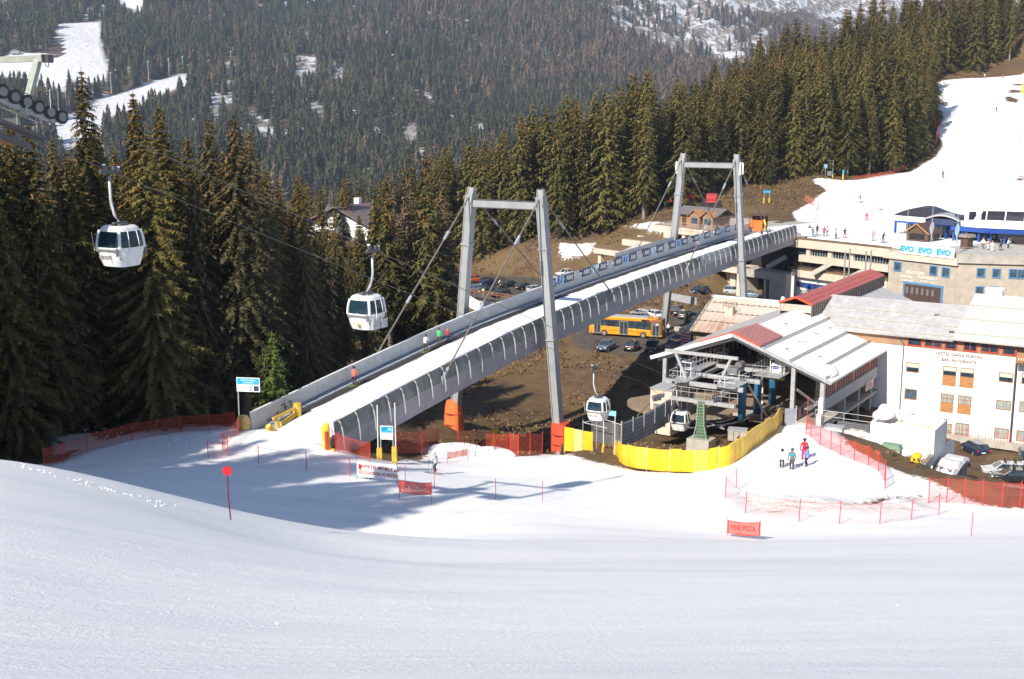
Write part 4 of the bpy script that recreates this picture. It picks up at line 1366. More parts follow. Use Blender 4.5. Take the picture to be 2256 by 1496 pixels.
def make_cabin(name, label, loc, side, group, text=None, number=None, racks=False, yaw=None):
 """hangs from the rope: origin at the grip; side is where the cabin hangs"""
 o = thing(name, label, 'gondola', loc, RZ_B if yaw is None else yaw, group)
 cx = 0.52 * side; zb = -4.80
 sh = MB()
 def off(r):
  return [(p[0] + cx, p[1], p[2] + zb) for p in r]
 sh.loops([off(cabin_ring(w_, z)) for w_, z in CPROF[:6]], cap=True)
 lower = sh.obj('lower_shell', WHITE_SH, o, smooth_=False)
 top = MB(); top.loops([off(cabin_ring(w_, z)) for w_, z in [(0.845, 1.82)] + CPROF[9:]])
 top.obj('roof', WHITE_SH, o)
 # corner posts and door mullions
 for sx in (-1, 1):
  for sy in (-1, 1):
   mb = MB(); pts = []
   for z in (0.95, 1.1, 1.35, 1.6, 1.86):
    hw = cab_hw(z) * 0.825
    pts.append((cx + sx * hw, sy * hw, zb + z))
   mb.path(pts, 0.085, 6)
   mb.obj('corner_post', WHITE_SH, o)
 # four curved panes
 for ax in range(4):
  mb = MB(); rings = []
  for z in (0.96, 1.1, 1.3, 1.5, 1.7, 1.84):
   hw = cab_hw(z)
   q = []
   for k in range(9):
    a_ = (-0.86 + 1.72 * k / 8) * hw
    d_ = hw * (1 - (0.215 * abs(k - 4)) ** 3.6) ** (1 / 3.6) * .99
    x_, y_ = ((a_, -d_), (d_, a_), (-a_, d_), (-d_, -a_))[ax]
    q.append((cx + x_, y_, zb + z))
   rings.append(q)
  mb.loops(rings, cap=False, closed=False)
  pn = mb.obj('window', CLEAR, o)
  if ax in (1, 3):
   mu = MB()
   for s_ in (-0.28, 0.28) if ax == 1 else (0.0,):
    pts = []
    for z in (0.1, 0.5, 0.96, 1.2, 1.5, 1.84):
     hw = cab_hw(z)
     d_ = hw * 1.005
     x_, y_ = ((d_, s_ * hw * 1.2), None, (-d_, s_ * hw))[ax - 1]
     pts.append((cx + x_, y_, zb + z))
    mu.path(pts, 0.028, 4)
   mu.obj('door_edge', GREY if ax == 3 else WHITE_SH, o)
 # bumper with handle block at front and back
 for sy in (-1, 1):
  mb = MB()
  mb.box(cx, sy * 0.955, zb + 0.87, 1.45, 0.05, 0.15)
  mb.box(cx + 0.74, sy * 0.95, zb + 0.80, 0.12, 0.08, 0.40)
  mb.obj('bumper', GREY, o, bev=0.02)
 mb = MB(); mb.box(cx, 0.0, zb + 0.45, 1.5, 1.5, 0.06); mb.box(cx, 0.55, zb + 0.68, 1.4, 0.45, 0.08); mb.box(cx, 0.62, zb + 0.95, 1.4, 0.08, 0.55)
 mb.obj('bench', GREY, o)
 # hanger
 mb = MB()
 s = side
 mb.path([(0, 0, -0.25), (0, 0, -1.45), (0.06 * s, 0, -1.8), (0.24 * s, 0, -2.2), (0.42 * s, 0, -2.5), (0.5 * s, 0, -2.80)], [0.075, 0.075, 0.085, 0.085, 0.075, 0.07], 8)
 hg = mb.obj('hanger', GALV, o, smooth_=True)
 mb = MB(); mb.box(cx, 0, zb + 2.14, 0.7, 0.5, 0.1); mb.box(cx, 0, zb + 2.2, 0.25, 0.9, 0.1)
 mb.obj('roof_mount', STEEL_D, o)
 mb = MB()
 mb.box(0, 0, -0.06, 0.2, 1.1, 0.18); mb.box(0.03, -0.3, 0.14, 0.14, 0.3, 0.22); mb.box(0.03, 0.35, 0.14, 0.14, 0.24, 0.2)
 for y in (-0.55, 0.55):
  mb.lathe([(0.02, -0.04), (0.11, -0.04), (0.11, 0.04), (0.02, 0.04)], (0.12, y, 0.0), 10, 'x')
 mb.lathe([(0.02, -0.04), (0.1, -0.04), (0.1, 0.04), (0.02, 0.04)], (-0.14, 0, 0.12), 10, 'x')
 gr = mb.obj('grip', STEEL_D, o)
 mb = MB(); mb.lathe([(0.01, -0.06), (0.09, -0.03), (0.09, 0.03), (0.01, 0.06)], (0.0, 0.62, 0.16), 8); mb.lathe([(0.01, -0.06), (0.1, -0.03), (0.1, 0.03), (0.01, 0.06)], (-0.02, -0.3, 0.32), 8)
 mb.obj('grip_roller', WHITE, gr)
 if racks:
  for y in (-0.42, 0.38):
   mb = MB(); mb.box(cx + 0.95, y, zb + 0.34, 0.18, 0.66, 0.5)
   mb.box(cx + 1.05, y, zb + 0.61, 0.06, 0.7, 0.05); mb.box(cx + 1.0, y - 0.3, zb + 0.7, 0.12, 0.08, 0.12)
   mb.obj('ski_rack', GALV, o)
 else:
  mb = MB(); mb.tube((cx - 0.95, -0.85, zb + 0.8), (cx - 1.06, -0.9, zb + 1.75), 0.025, n=5)
  mb.obj('grab_bar', GALV, o)
 if text:
  text_mesh('lettering', text, 0.24, M('grey_lettering', (0.22, 0.20, 0.18), 0.6), o, (cx - 0.12, -0.935, zb + 0.52), (PI / 2 - 0.13, 0, 0), 0.008)
 if number:
  text_mesh('number', number, 0.17, INKW, o, (cx + 0.05, -1.0, zb + 1.0), (PI / 2, 0, 0), 0.008)
 return o
g_rope = 'white gondola cabins hanging on the lift'
c1 = make_cabin('gondola_cabin', 'nearest white gondola cabin, lettered GROSTE, one passenger in red', rope_pt('B', 60.3, -0.1), 1, g_rope, 'GROSTE')
c2 = make_cabin('gondola_cabin', 'white gondola cabin numbered 141 with two ski racks, left of the near tower', rope_pt('A', 70.1, -0.3), -1, g_rope, None, '141', True)
mb = MB(); mb.lathe([(0.02, 0), (0.14, 0.02), (0.10, 0.12), (0.02, 0.16)], (-0.45, -0.93, -4.5), 6)
mb.obj('emblem', M('orange_print', (0.7, 0.3, 0.03), 0.6), c2)
c3 = make_cabin('gondola_cabin', 'white gondola cabin above the little gate by the yellow panels', rope_pt('B', 106.1, -0.45), 1, g_rope, 'GROSTE')
q = rope_pt('B', 122.6); q.z = ZST
c4 = make_cabin('gondola_cabin', 'white gondola cabin just left of the green pylon', q, 1, g_rope)
# ================================================================ lift pylon at the upper left, its column beyond the frame
SL = math.atan(0.4325 * CV.y)
SLV = Vector((CV.x * math.cos(SL), CV.y * math.cos(SL), -math.sin(SL)))
CR = Vector((CV.y, -CV.x, 0))
def sheave_train(parent, c, n, pitch, r=0.27, d=SLV, flat=GALV, below=True):
 """wheels under the rope on rocker beams; c = rope point at the middle"""
 up = CR.cross(d).normalized()
 if up.z < 0:
  up = -up
 S_ = -1
 for i in range(n):
  p = c + d * ((i - (n - 1) / 2) * pitch) - up * (r + 0.02) * (1 if below else -1)
  mb = MB()
  for rad, hw in ((r, 0.05), (r * 0.72, 0.06)):
   ring0 = []; ring1 = []
   for k in range(18):
    a = 2 * PI * k / 18
    q = d * (math.cos(a) * rad) + up * (math.sin(a) * rad)
    ring0.append(p + q - CR * hw); ring1.append(p + q + CR * hw)
   mb.loops([ring0, ring1])
  wh = obw(mb, 'sheave', RUBBER, parent)
  mb = MB()
  ring0 = []; ring1 = []
  for k in range(12):
   a = 2 * PI * k / 12
   q = d * (math.cos(a) * r * 0.66) + up * (math.sin(a) * r * 0.66)
   ring0.append(p + q - CR * 0.075); ring1.append(p + q + CR * 0.075)
  mb.loops([ring0, ring1])
  hub = obw(mb, 'hub', flat, parent)
 mb = MB()
 for i in range(0, n - 1, 2):
  p0 = c + d * ((i - (n - 1) / 2) * pitch) - up * (r + 0.02) - CR * 0.13
  p1 = p0 + d * pitch
  mb.beam(p0 - d * 0.1, p1 + d * 0.1, 0.05, 0.2)
  mb.beam((p0 + p1) / 2, (p0 + p1) / 2 - up * 0.34, 0.06, 0.3)
 if n > 3:
  mb.beam(c - d * (n * pitch / 3) - up * 0.62 - CR * 0.14, c + d * (n * pitch / 3) - up * 0.62 - CR * 0.14, 0.08, 0.22)
 obw(mb, 'rocker_beam', STEEL_B, parent)
ctr = rope_pt('B', PYL_B) - CR * 5.5
PYG = M('pylon_grey_green', (.30, .32, .28), .6, .15, 2)
ctr_g = Vector((ctr.x, ctr.y, H(ctr.x, ctr.y)))
py_ = thing('lift_pylon', 'grey gondola lift pylon head with a row of rope wheels at the upper left edge', 'pylon', tuple(ctr_g))
mb = MB(); mb.path([ctr_g - Vector((0, 0, 1)), (ctr.x, ctr.y, ctr.z - 1.4)], [0.75, 0.45], 16)
obw(mb, 'column', GALV, py_, smooth_=True)
pa = rope_pt('A', PYL_A); pb = rope_pt('B', PYL_B)
mb = MB()
z_arm = ctr.z - 1.35
mb.beam((pa.x, pa.y, pa.z - 1.2), (ctr.x, ctr.y, z_arm), 0.35, 0.3, 0.5, 0.6)
mb.beam((pb.x, pb.y, pb.z - 1.2), (ctr.x, ctr.y, z_arm), 0.35, 0.3, 0.5, 0.6)
obw(mb, 'crossarm', STEEL_D, py_)
sheave_train(py_, pa, 8, 0.60, 0.30, flat=GREY)
sheave_train(py_, pb, 8, 0.60, 0.30, flat=GREY)
# lifting frame above the wheels
la = Vector((P(108, 128, 51.5).x, 51.5, P(108, 128, 51.5).z))
lb = la - CR * 8.5
mb = MB(); mb.beam(lb, la, 0.22, 0.26)
obw(mb, 'lifting_beam', PYG, py_)
foot = pa + SLV * 0.0 - Vector((0, 0, 0.9))
mb = MB(); mb.beam(la - CR * 0.75 - Vector((0, 0, 0.1)), foot, 0.24, 0.3)
mb.beam(lb + CR * 0.75 - Vector((0, 0, 0.1)), pb - Vector((0, 0, 0.9)), 0.24, 0.3)
obw(mb, 'strut', PYG, py_)
mb = MB()
for k in (0.0, 0.16):
 mb.box(la.x - k, la.y - k * 0.2, la.z - 0.02, 0.07, 0.34, 0.34, math.atan2(CR.y, CR.x))
mb.box(la.x + 0.03, la.y, la.z, 0.12, 0.3, 0.3, math.atan2(CR.y, CR.x))
mb.path([la - CR * 0.3 + Vector((0, 0, -0.1)), la - CR * 0.25 + Vector((0, 0, -0.33)), la - CR * 0.08 + Vector((0, 0, -0.36)), la - CR * 0.02 + Vector((0, 0, -0.1))], 0.02, 5)
obw(mb, 'pulley_block', STEEL_D, py_)
# maintenance platform
mb = MB()
q = pa - Vector((0, 0, 1.5)) - CR * 0.55
mb.beam(q - SLV * 2.4, q + SLV * 1.3, 0.7, 0.14)
obw(mb, 'platform', STEEL_D, py_)
mb = MB()
for k in (-2.2, -1.2, -0.2, 0.8):
 a = q + SLV * k + CR * 0.3
 mb.tube(a, a + Vector((0, 0, 0.55)), 0.02, n=5)
mb.tube(q + SLV * -2.3 + CR * 0.3 + Vector((0, 0, 0.55)), q + SLV * 0.9 + CR * 0.3 + Vector((0, 0, 0.55)), 0.02, n=5)
a = pa + SLV * 1.25 + CR * 0.2 + Vector((0, 0, -0.2))
mb.path([a, a + Vector((0, 0, 0.75)), a + CR * 0.05 + SLV * 0.38 + Vector((0, 0, 0.95)), a + SLV * 0.42 + Vector((0, 0, 0.05))], 0.022, 5)
obw(mb, 'handrail', GALV, py_)
mb = MB(); q2 = pa - Vector((0, 0, 1.9)) - CR * 1.6
mb.beam(q2 - SLV * 1.6, q2 + SLV * 0.9, 1.4, 0.08)
obw(mb, 'walkway', WOOD, py_)
mb = MB(); mb.beam(q2 - SLV * 1.6 + CR * .75 - Vector((0, 0, .1)), q2 + SLV * 0.9 + CR * .75 - Vector((0, 0, .1)), 0.12, 0.25); mb.beam(pa - Vector((0, 0, 1.2)), pa - Vector((0, 0, 1.2)) - CR * 2.5, 0.3, 0.25)
obw(mb, 'walkway_frame', STEEL_D, py_)
# ================================================================ gondola valley station
S0 = Vector((24.5, 129.0, 0))
SZ = -33.3                              # station floor
def SP_(x, y, z):
 p = S0 + US * x + VS * y
 return Vector((p.x, p.y, z))
def loc3(o, p):
 return o
st = thing('gondola_station', 'open gondola station hall under a wide white sheet metal gable roof', 'station', tuple(SP_(0, 0, SZ)), RZ_S)
# everything below is in the station frame: x across, y along, z from the floor
ZE, ZR = -28.35 - SZ, -24.2 - SZ        # eave and ridge above the floor
XR, XL, YF = 11.3, -9.9, 27.0
def rz_at(x, zr=ZR):
 return zr - abs(x) * (ZR - ZE) / 11.3
mb = MB(); mb.slab((0, 0, ZR), (0, YF, ZR), (XR, YF, rz_at(XR)), (XR, 0, rz_at(XR)), 0.16)
mb.obj('roof_slope', M('white_sheet_roof', (0.88, 0.86, 0.80), 0.45, 0.04, 0.4, stretch=(1, 0.3, 1)), st)
mb = MB(); mb.slab((0, 0, ZR), (XL, 0, rz_at(XL)), (XL, YF + 10, rz_at(XL)), (0, YF + 10, ZR), 0.16)
mb.obj('roof_slope', ROOFG, st)
mb = MB(); mb.slab((0.0, YF, ZR - .02), (0.0, YF + 25, ZR - .02), (6.6, YF + 25, rz_at(6.6) - .02), (6.6, YF, rz_at(6.6) - .02), 0.12)
mb.obj('roof_slope', ROOFG, st, 'grey rear roof slope')
# barge boards at the open gable
mb = MB()
mb.beam((0, -0.12, ZR + 0.05), (XR, -0.12, rz_at(XR) + 0.05), 0.15, 0.30)
mb.obj('barge_board', GALV, st)
mb = MB(); mb.beam((0, -0.12, ZR + 0.0), (XL, -0.12, rz_at(XL) + 0.0), 0.2, 0.42)
mb.obj('barge_board', WHITE, st)
mb = MB(); mb.beam((XR + .02, -0.1, ZE + 0.02), (XR + .02, YF, ZE + 0.02), 0.14, 0.2)
mb.obj('gutter', WHITE, st)
# rafters under the roof
for y in (0.8, 6, 12, 18, 24):
 for s_, xe in ((1, 10.4), (-1, 9.4)):
  mb = MB(); mb.beam((0, y, ZR - 0.45), (s_ * xe, y, rz_at(xe) - 0.45), 0.25, 0.5)
  mb.obj('rafter', GALV if y < 2 else STEEL_D, st)
# snow guards: three dotted grey strips on the right slope
for x, y0, y1 in ((3.5, 0.4, 26.5), (6.6, 0.4, 26.5), (9.2, 4.5, 26.5), (10.6, 0.5, 3.0)):
 mb = MB()
 mb.beam((x, y0, rz_at(x) + 0.19), (x, y1, rz_at(x) + 0.19), 0.09, 0.05)
 k = y0
 while k < y1:
  mb.box(x, k, rz_at(x) + 0.24, 0.22, 0.14, 0.09)
  k += 0.42
 mb.obj('snow_guard', M('snow_guard_grey', (0.17, 0.165, 0.16), 0.6), st)
rgs = random.Random(5)
for x, y in ((1.6, 12), (4.9, 3.2), (5.0, 8.5), (4.8, 14), (5.0, 19), (8.0, 6.5)):
 mb = MB()
 for k in range(3):
  mb.box(x + rgs.uniform(-.3, .3), y + k * 0.25, rz_at(x) + 0.22, 0.25, 0.05, 0.05)
 mb.obj('roof_hook', STEEL_D, st)
# glazed ridge lantern: low front patch and tall rear lantern
mb = MB()
for s_, xe in ((1, 3.2), (-1, 2.2)):
 if s_ > 0:
  mb.slab((0, 0.1, ZR + .22), (0, 7.4, ZR + .22), (xe, 7.4, rz_at(xe) + .22), (xe, 0.1, rz_at(xe) + .22), 0.1)
 else:
  mb.slab((0, 0.1, ZR + .22), (-xe, 0.1, rz_at(xe) + .22), (-xe, 7.4, rz_at(xe) + .22), (0, 7.4, ZR + .22), 0.1)
mb.obj('ridge_skylight', REDG, st)
mb = MB()
for k in range(13):
 y = 0.3 + k * 0.58
 mb.beam((0.05, y, ZR + 0.36), (3.2, y, rz_at(3.2) + 0.36), 0.05, 0.04)
mb.obj('skylight_bars', M('pale_red_bar', (0.45, 0.25, 0.22), 0.5), st)
mb = MB(); mb.beam((0, 0.02, ZR + .2), (3.25, 0.02, rz_at(3.25) + .2), 0.14, 0.34); mb.beam((0, 0.02, ZR + .2), (-4.0, 0.02, rz_at(4.0) + .2), 0.14, 0.34)
mb.obj('red_edging', M('signal_red_paint', (0.62, 0.08, 0.03), 0.45, 0.08, 2), st)
LY0, LY1, LH = 20.5, 53.0, 1.15
ridge2 = ZR + 1.55
mb = MB()
for s_ in (1, -1):
 a, b_, c_, d_ = (0, LY0, ridge2), (0, LY1, ridge2), (s_ * 2.1, LY1, ridge2 - 0.78), (s_ * 2.1, LY0, ridge2 - 0.78)
 mb.slab(a, b_, c_, d_, 0.08 * s_)
mb.obj('lantern_roof', REDG, st)
mb = MB()
k = LY0
while k < LY1:
 mb.beam((0.05, k, ridge2 + 0.1), (2.15, k, ridge2 - 0.70), 0.07, 0.05)
 k += 0.85
for f_ in (0.35, 0.7):
 mb.beam((2.1 * f_, LY0, ridge2 - 0.78 * f_ + 0.1), (2.1 * f_, LY1, ridge2 - 0.78 * f_ + 0.1), 0.06, 0.04)
mb.obj('lantern_bars', M('red_bar', (0.50, 0.11, 0.08), 0.5), st)
mb = MB(); mb.beam((0, LY0 - .04, ridge2 + .04), (2.2, LY0 - .04, ridge2 - 0.78), 0.1, 0.28); mb.beam((0, LY0 - .04, ridge2 + .04), (-2.2, LY0 - .04, ridge2 - 0.78), 0.1, 0.28)
mb.obj('red_edging', MATS['signal_red_paint'], st)
mb = MB(); mb.b(2.0, 2.04, LY0, LY1, ZR - 0.8, ridge2 - 0.78); mb.b(-2.04, -2.0, LY0, LY1, ZR - 0.8, ridge2 - 0.78); mb.b(-2.0, 2.0, LY0 + .1, LY0 + .14, ZR - 0.3, ridge2 - 0.9)
mb.obj('lantern_glazing', M('lantern_glazing', (0.45, 0.40, 0.34), 0.3, 0.2, 3), st)
mb = MB(); k = LY0
while k < LY1:
 mb.b(2.05, 2.12, k, k + 0.28, ZR - 0.8, ridge2 - 0.8)
 k += 0.85
mb.obj('lantern_slats', M('brown_slat', (0.16, 0.09, 0.07), 0.6), st)
mb = MB(); mb.add([(0, LY1, ridge2), (2.2, LY1, ridge2 - .78), (-2.2, LY1, ridge2 - .78), (0, LY1 + .05, ridge2)], [(0, 1, 2)]); mb.b(-2, 2, LY1 - .1, LY1 - .05, ZR - .5, ridge2 - .8)
mb.obj('lantern_end', REDG, st)
# lumps of snow on the roof
for x, y, sx, sy, sz, nm in ((9.9, 3.4, 1.1, 1.9, 0.8, 'snow_lump'), (7.0, 25.8, 0.7, 2.0, .8, 'snow_lump')):
 mb = MB(); rings = []
 for i in range(6):
  ph = i / 5 * PI / 2
  q = []
  for k in range(18):
   a = 2 * PI * k / 18
   rr_ = math.cos(ph) * (1 + 0.12 * math.sin(3 * a + x) + 0.08 * math.sin(5 * a)) + 0.02
   q.append((x + math.cos(a) * rr_ * sx, y + math.sin(a) * rr_ * sy, rz_at(x + math.cos(a) * rr_ * sx) + 0.12 + math.sin(ph) * sz * 0.6))
  rings.append(q)
 mb.loops(rings)
 mb.obj(nm, SNOWM, st, smooth_=True)
# posts
for x, y in ((7.1, 0.4), (7.1, 9), (7.1, 18), (10.3, 0.6), (10.3, 27), (-8.3, 0.5), (-8.3, 9), (-8.3, 18), (-8.3, 27)):
 mb = MB(); mb.b(x - .22, x + .22, y - .22, y + .22, 0.0 if x < 9 else -0.6, rz_at(x) - 0.2)
 mb.obj('post', GALV, st)
mb = MB()
mb.beam((7.3, 1, 3.6), (8.6, 6, 0.6), 0.25, 0.25); mb.beam((8.6, 6, 0.6), (9.4, 9, 3.2), 0.25, 0.25)
mb.obj('brace', GALV, st)
mb = MB(); mb.b(7.0, 7.2, 0.4, 12, 0.0, 1.25)
mb.obj('parapet', M('pale_parapet', (0.42, 0.42, 0.43), 0.7), st)
mb = MB(); mb.b(7.9, 8.6, 2.0, 7.5, 1.25, 1.33)
mb.obj('bench_top', GALV, st)
for i, y in enumerate((1.6, 3.2, 6.5)):
 mb = MB(); mb.b(7.21, 7.24, y, y + (0.5 if i < 2 else 1.2), 0.25, 1.1)
 mb.obj('poster', BLACK if i < 2 else REDP, st)
# right side wall with red mullions, concrete beam, open garage below
wz0, wz1 = -30.35 - SZ, -28.9 - SZ
mb = MB(); mb.b(10.2, 10.24, 0.6, 27, wz0, wz1 + 0.2)
mb.obj('glazed_wall', M('pale_rose_glazing', (0.60, 0.46, 0.40), 0.35, 0.15, 0.8), st)
k = 0.7
i = 0
while k < 26.8:
 mb = MB(); mb.b(10.25, 10.33, k, k + (0.9 if i % 9 == 6 else 0.13), wz0, wz1 + 0.15)
 mb.obj('mullion', M('oxide_red_mullion', (0.36, 0.06, 0.045), 0.5), st)
 k += 0.66 if i % 9 != 6 else 1.3
 i += 1
mb = MB(); mb.b(10.1, 10.5, 0.4, 27, wz0 - 1.35, wz0 - 0.02)
mb.obj('concrete_beam', M('blue_grey_concrete', (0.42, 0.42, 0.43), 0.8, 0.08, 0.5), st)
mb = MB(); mb.b(10.05, 10.55, 0.2, 0.9, wz0 - 2.4, wz0 + 0.2); mb.b(10.05, 10.6, -0.4, 0.2, wz0 - 3.2, wz0 - 1.4)
mb.obj('end_pier', PLASTER, st)
GZ0 = -37.9 - SZ
mb = MB(); mb.b(-9, 10.6, 1.0, 30, -0.35, -0.02)
mb.obj('floor_slab', CONC, st)
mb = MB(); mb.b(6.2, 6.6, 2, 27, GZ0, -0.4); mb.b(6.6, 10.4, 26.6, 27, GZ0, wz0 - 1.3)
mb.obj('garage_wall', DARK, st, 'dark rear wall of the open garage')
for y in (9, 14.5, 19.5, 23.5):
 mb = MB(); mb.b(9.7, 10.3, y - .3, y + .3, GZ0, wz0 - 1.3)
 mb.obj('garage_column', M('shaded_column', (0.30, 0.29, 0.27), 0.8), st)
mb = MB(); mb.b(10.1, 10.4, 24.2, 27.2, GZ0, wz0 - 1.3)
mb.obj('garage_wall', M('blue_grey_concrete', (0.42, 0.42, 0.43)), st, 'pale wall panel by the hotel')
bn = thing('banner', 'small white banner with red writing hanging over the garage opening', 'banner', tuple(SP_(10.6, 17.5, wz0 - 1.2 + SZ)), RZ_S)
mb = MB(); mb.b(0.0, 0.03, -1.6, 1.6, -0.95, 0.15); mb.obj('cloth', M('pinkish_cloth', (0.7, 0.6, 0.56), 0.7), bn)
for i in range(3):
 mb = MB(); mb.b(0.035, 0.045, -1.3, 1.2 - i * 0.3, -0.75 + i * 0.27, -0.62 + i * 0.27); mb.obj('text_line', INKR, bn)
# far end wall
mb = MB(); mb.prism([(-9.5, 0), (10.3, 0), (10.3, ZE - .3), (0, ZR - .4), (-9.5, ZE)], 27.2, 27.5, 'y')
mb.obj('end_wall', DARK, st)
# left wall with bright window slits
mb = MB(); mb.b(-9.0, -8.8, 9, 27, 0, ZE - 0.1)
mb.obj('side_wall', M('dark_red_wall', (0.13, 0.035, 0.025), 0.7), st)
for i in range(11):
 mb = MB(); mb.b(-8.79, -8.76, 10 + i * 1.5, 10.6 + i * 1.5, 2.6, ZE - 0.7)
 mb.obj('window', M('lit_cream_pane', (0.66, 0.58, 0.42), 0.4), st)
# timber deck with curved edge
mb = MB(); poly = [(-6.5, 16)] + [(-6.5 + 6.5 * (1 - math.cos(a)) * 0 + 0 + 6.5 * -math.cos(a), 1.0 - 6.2 * math.sin(a) * 0.75) for a in [PI * k / 16 for k in range(17)]] + [(6.5, 16)]
mb.prism(poly, -0.45, 0.0, 'z')
mb.obj('deck', PLANK, st)
mb = MB()
mb.b(2.9, 6.6, -1.6, 6.0, 0.01, 0.12)
mb.obj('exit_ramp', M('brown_rubber_mat', (0.16, 0.11, 0.08), 0.8, 0.3, 1.0), st)
# ---- lift machinery standing in the hall
MZ0 = ZST - SZ    # rope level above the floor
ma = thing('lift_drive', 'white steel lift machinery with railings and blue columns in the station hall', 'machine', tuple(SP_(0, 0, SZ)), RZ_S)
for x, y in ((2.4, -2.4), (2.4, 2.2), (2.2, 7.5)):
 mb = MB(); mb.lathe([(0.44, 0.0), (0.44, MZ0 - 0.8), (0.36, MZ0 - 0.5), (0.44, MZ0 - 0.3)], (x, y, 0), 20)
 mb.obj('blue_column', BLUEC, ma, smooth_=True)
mb = MB()
for x0, y0, x1, y1 in ((2.9, -2.2, 3.9, 1.2), (2.9, 2.2, 4.0, -0.6)):
 mb.beam((x0, y0, MZ0 - 0.6), (x1, y1, 0.1), 0.16, 0.22)
mb.obj('diagonal_brace', GALV, ma)
for s_ in (-1, 1):
 mb = MB(); mb.b(s_ * 2.6 - .14, s_ * 2.6 + .14, -9.0, 9.0, MZ0 - 0.45, MZ0 - 0.1)
 mb.obj('track_beam', GALV, ma)
mb = MB(); mb.b(-4.5, 4.5, -7.8, -7.4, MZ0 - 0.2, MZ0 + 0.25); mb.b(-4.0, 4.6, -3.2, -2.8, MZ0 - 0.2, MZ0 + 0.25); mb.b(-3.4, 4.4, 2.4, 2.8, MZ0 - .2, MZ0 + .2)
mb.obj('cross_beam', GALV, ma)
mb = MB(); mb.lathe([(0.3, -0.1), (2.35, -0.1), (2.35, 0.1), (0.3, 0.1)], (0, 7.0, MZ0), 36)
mb.obj('bull_wheel', STEEL_D, ma)
# rows of drive tyres
for s_ in (-1, 1):
 for i in range(16):
  mb = MB(); mb.lathe([(0.06, -0.06), (0.24, -0.06), (0.24, 0.06), (0.06, 0.06)], (s_ * 3.05, -6.2 + i * 0.62, MZ0 + 0.02), 12, 'x')
  mb.obj('drive_tyre', RUBBER, ma)
def railing(parent, pts, h=1.05, mat=GALV, step=1.2, mids=(0.5,), r=0.028, world=False, name='railing'):
 """handrail run with posts along a polyline (local coordinates)"""
 mb = MB()
 for a, c in zip(pts[:-1], pts[1:]):
  a = Vector(a); c = Vector(c)
  L = (c - a).length
  n = max(1, int(round(L / step)))
  for k in range(n + 1):
   p = a + (c - a) * k / n
   mb.tube(p, p + Vector((0, 0, h)), r, n=5)
  for f_ in list(mids) + [1.0]:
   up = Vector((0, 0, h * f_))
   mb.tube(a + up, c + up, r * 0.9, n=5)
 if world:
  return obw(mb, name, mat, parent)
 return mb.obj(name, mat, parent)
# walkways with cages round them
for i, (x0, x1, y0, y1, dz) in enumerate(((-3.6, -1.6, -8.5, -4.5, 0.3), (1.6, 3.9, -8.5, -4.5, 0.3), (2.9, 6.0, -1.0, 4.5, 0.25), (-4.2, -2.9, -4, 6, 0.25), (1.2, 2.9, 5, 9, 0.25))):
 z = MZ0 + dz
 mb = MB(); mb.b(x0, x1, y0, y1, z - 0.06, z)
 mb.obj('walkway', GALV, ma)
 railing(ma, [(x0, y0, z), (x1, y0, z), (x1, y1, z), (x0, y1, z), (x0, y0, z)], 1.1, WHITE if i % 2 else GALV, 1.0)
mb = MB()
for x, y, hgt in ((-3.4, -6, 1.9), (-2.2, -6, 1.9), (-3.4, -5, 1.9), (-2.2, -5, 1.9), (4.0, 1.5, 1.7), (5.6, 1.5, 1.7), (4.0, 3.2, 1.7), (5.6, 3.2, 1.7)):
 mb.tube((x, y, MZ0 + .2), (x, y, MZ0 + hgt), 0.05, n=5)
for x0, x1, y0, y1, hgt in ((-3.4, -2.2, -6, -5, 1.9), (4.0, 5.6, 1.5, 3.2, 1.7)):
 for a, c in (((x0, y0), (x1, y0)), ((x1, y0), (x1, y1)), ((x1, y1), (x0, y1)), ((x0, y1), (x0, y0))):
  for h_ in (hgt, hgt * 0.6):
   mb.tube((*a, MZ0 + h_), (*c, MZ0 + h_), 0.05, n=5)
mb.obj('cage', WHITE, ma)
mb = MB(); mb.b(4.1, 5.2, 1.7, 2.6, MZ0 + 0.25, MZ0 + 1.25); mb.obj('control_box', WHITE, ma, bev=0.05)
mb = MB(); mb.b(4.2, 4.9, 1.66, 1.7, MZ0 + 0.6, MZ0 + 1.05); mb.obj('control_label', BLUEP, ma)
mb = MB(); mb.b(3.7, 5.9, 0.4, 1.1, MZ0 - 0.35, MZ0 + 0.05); mb.obj('gear_housing', M('ochre_housing', (0.33, 0.24, 0.09), 0.5), ma, bev=0.06)
mb = MB(); mb.b(0.4, 1.6, -2.2, -0.8, MZ0 + .2, MZ0 + 1.0); mb.obj('gearbox', GREY, ma, bev=0.04)
mb = MB(); mb.lathe([(0.1, 0), (0.42, 0), (0.42, 1.1), (0.1, 1.1)], (0.2, 1.6, MZ0 + 0.5), 14, 'y'); mb.obj('motor', GREY, ma)
# lower guide rail loop for the cabins
mb = MB()
pts = [(-2.6, -8.0, 0.55), (-2.0, -9.3, 0.55), (-0.4, -9.6, 0.55), (2.2, -7.0, 0.55), (3.0, -4.0, 0.55), (3.6, 0.0, 0.55), (4.2, 3.5, 0.6), (4.6, 5.5, 0.9)]
mb.path(pts, 0.09, 6)
pts2 = [(p[0] * 0.6, p[1] * 0.75, 0.5) for p in pts[:5]]
mb.path(pts2, 0.07, 6)
mb.obj('guide_rail', STEEL_D, ma)
mb = MB()
for x0, y0, x1, y1 in ((-2.4, -7.6, 0.4, -3.6), (-0.6, -9.4, 2.5, -5.2), (-1.6, -5, 2.6, -7.8)):
 mb.beam((x0, y0, 0.45), (x1, y1, 0.45), 0.16, 0.1)
mb.obj('rail_stay', GALV, ma)
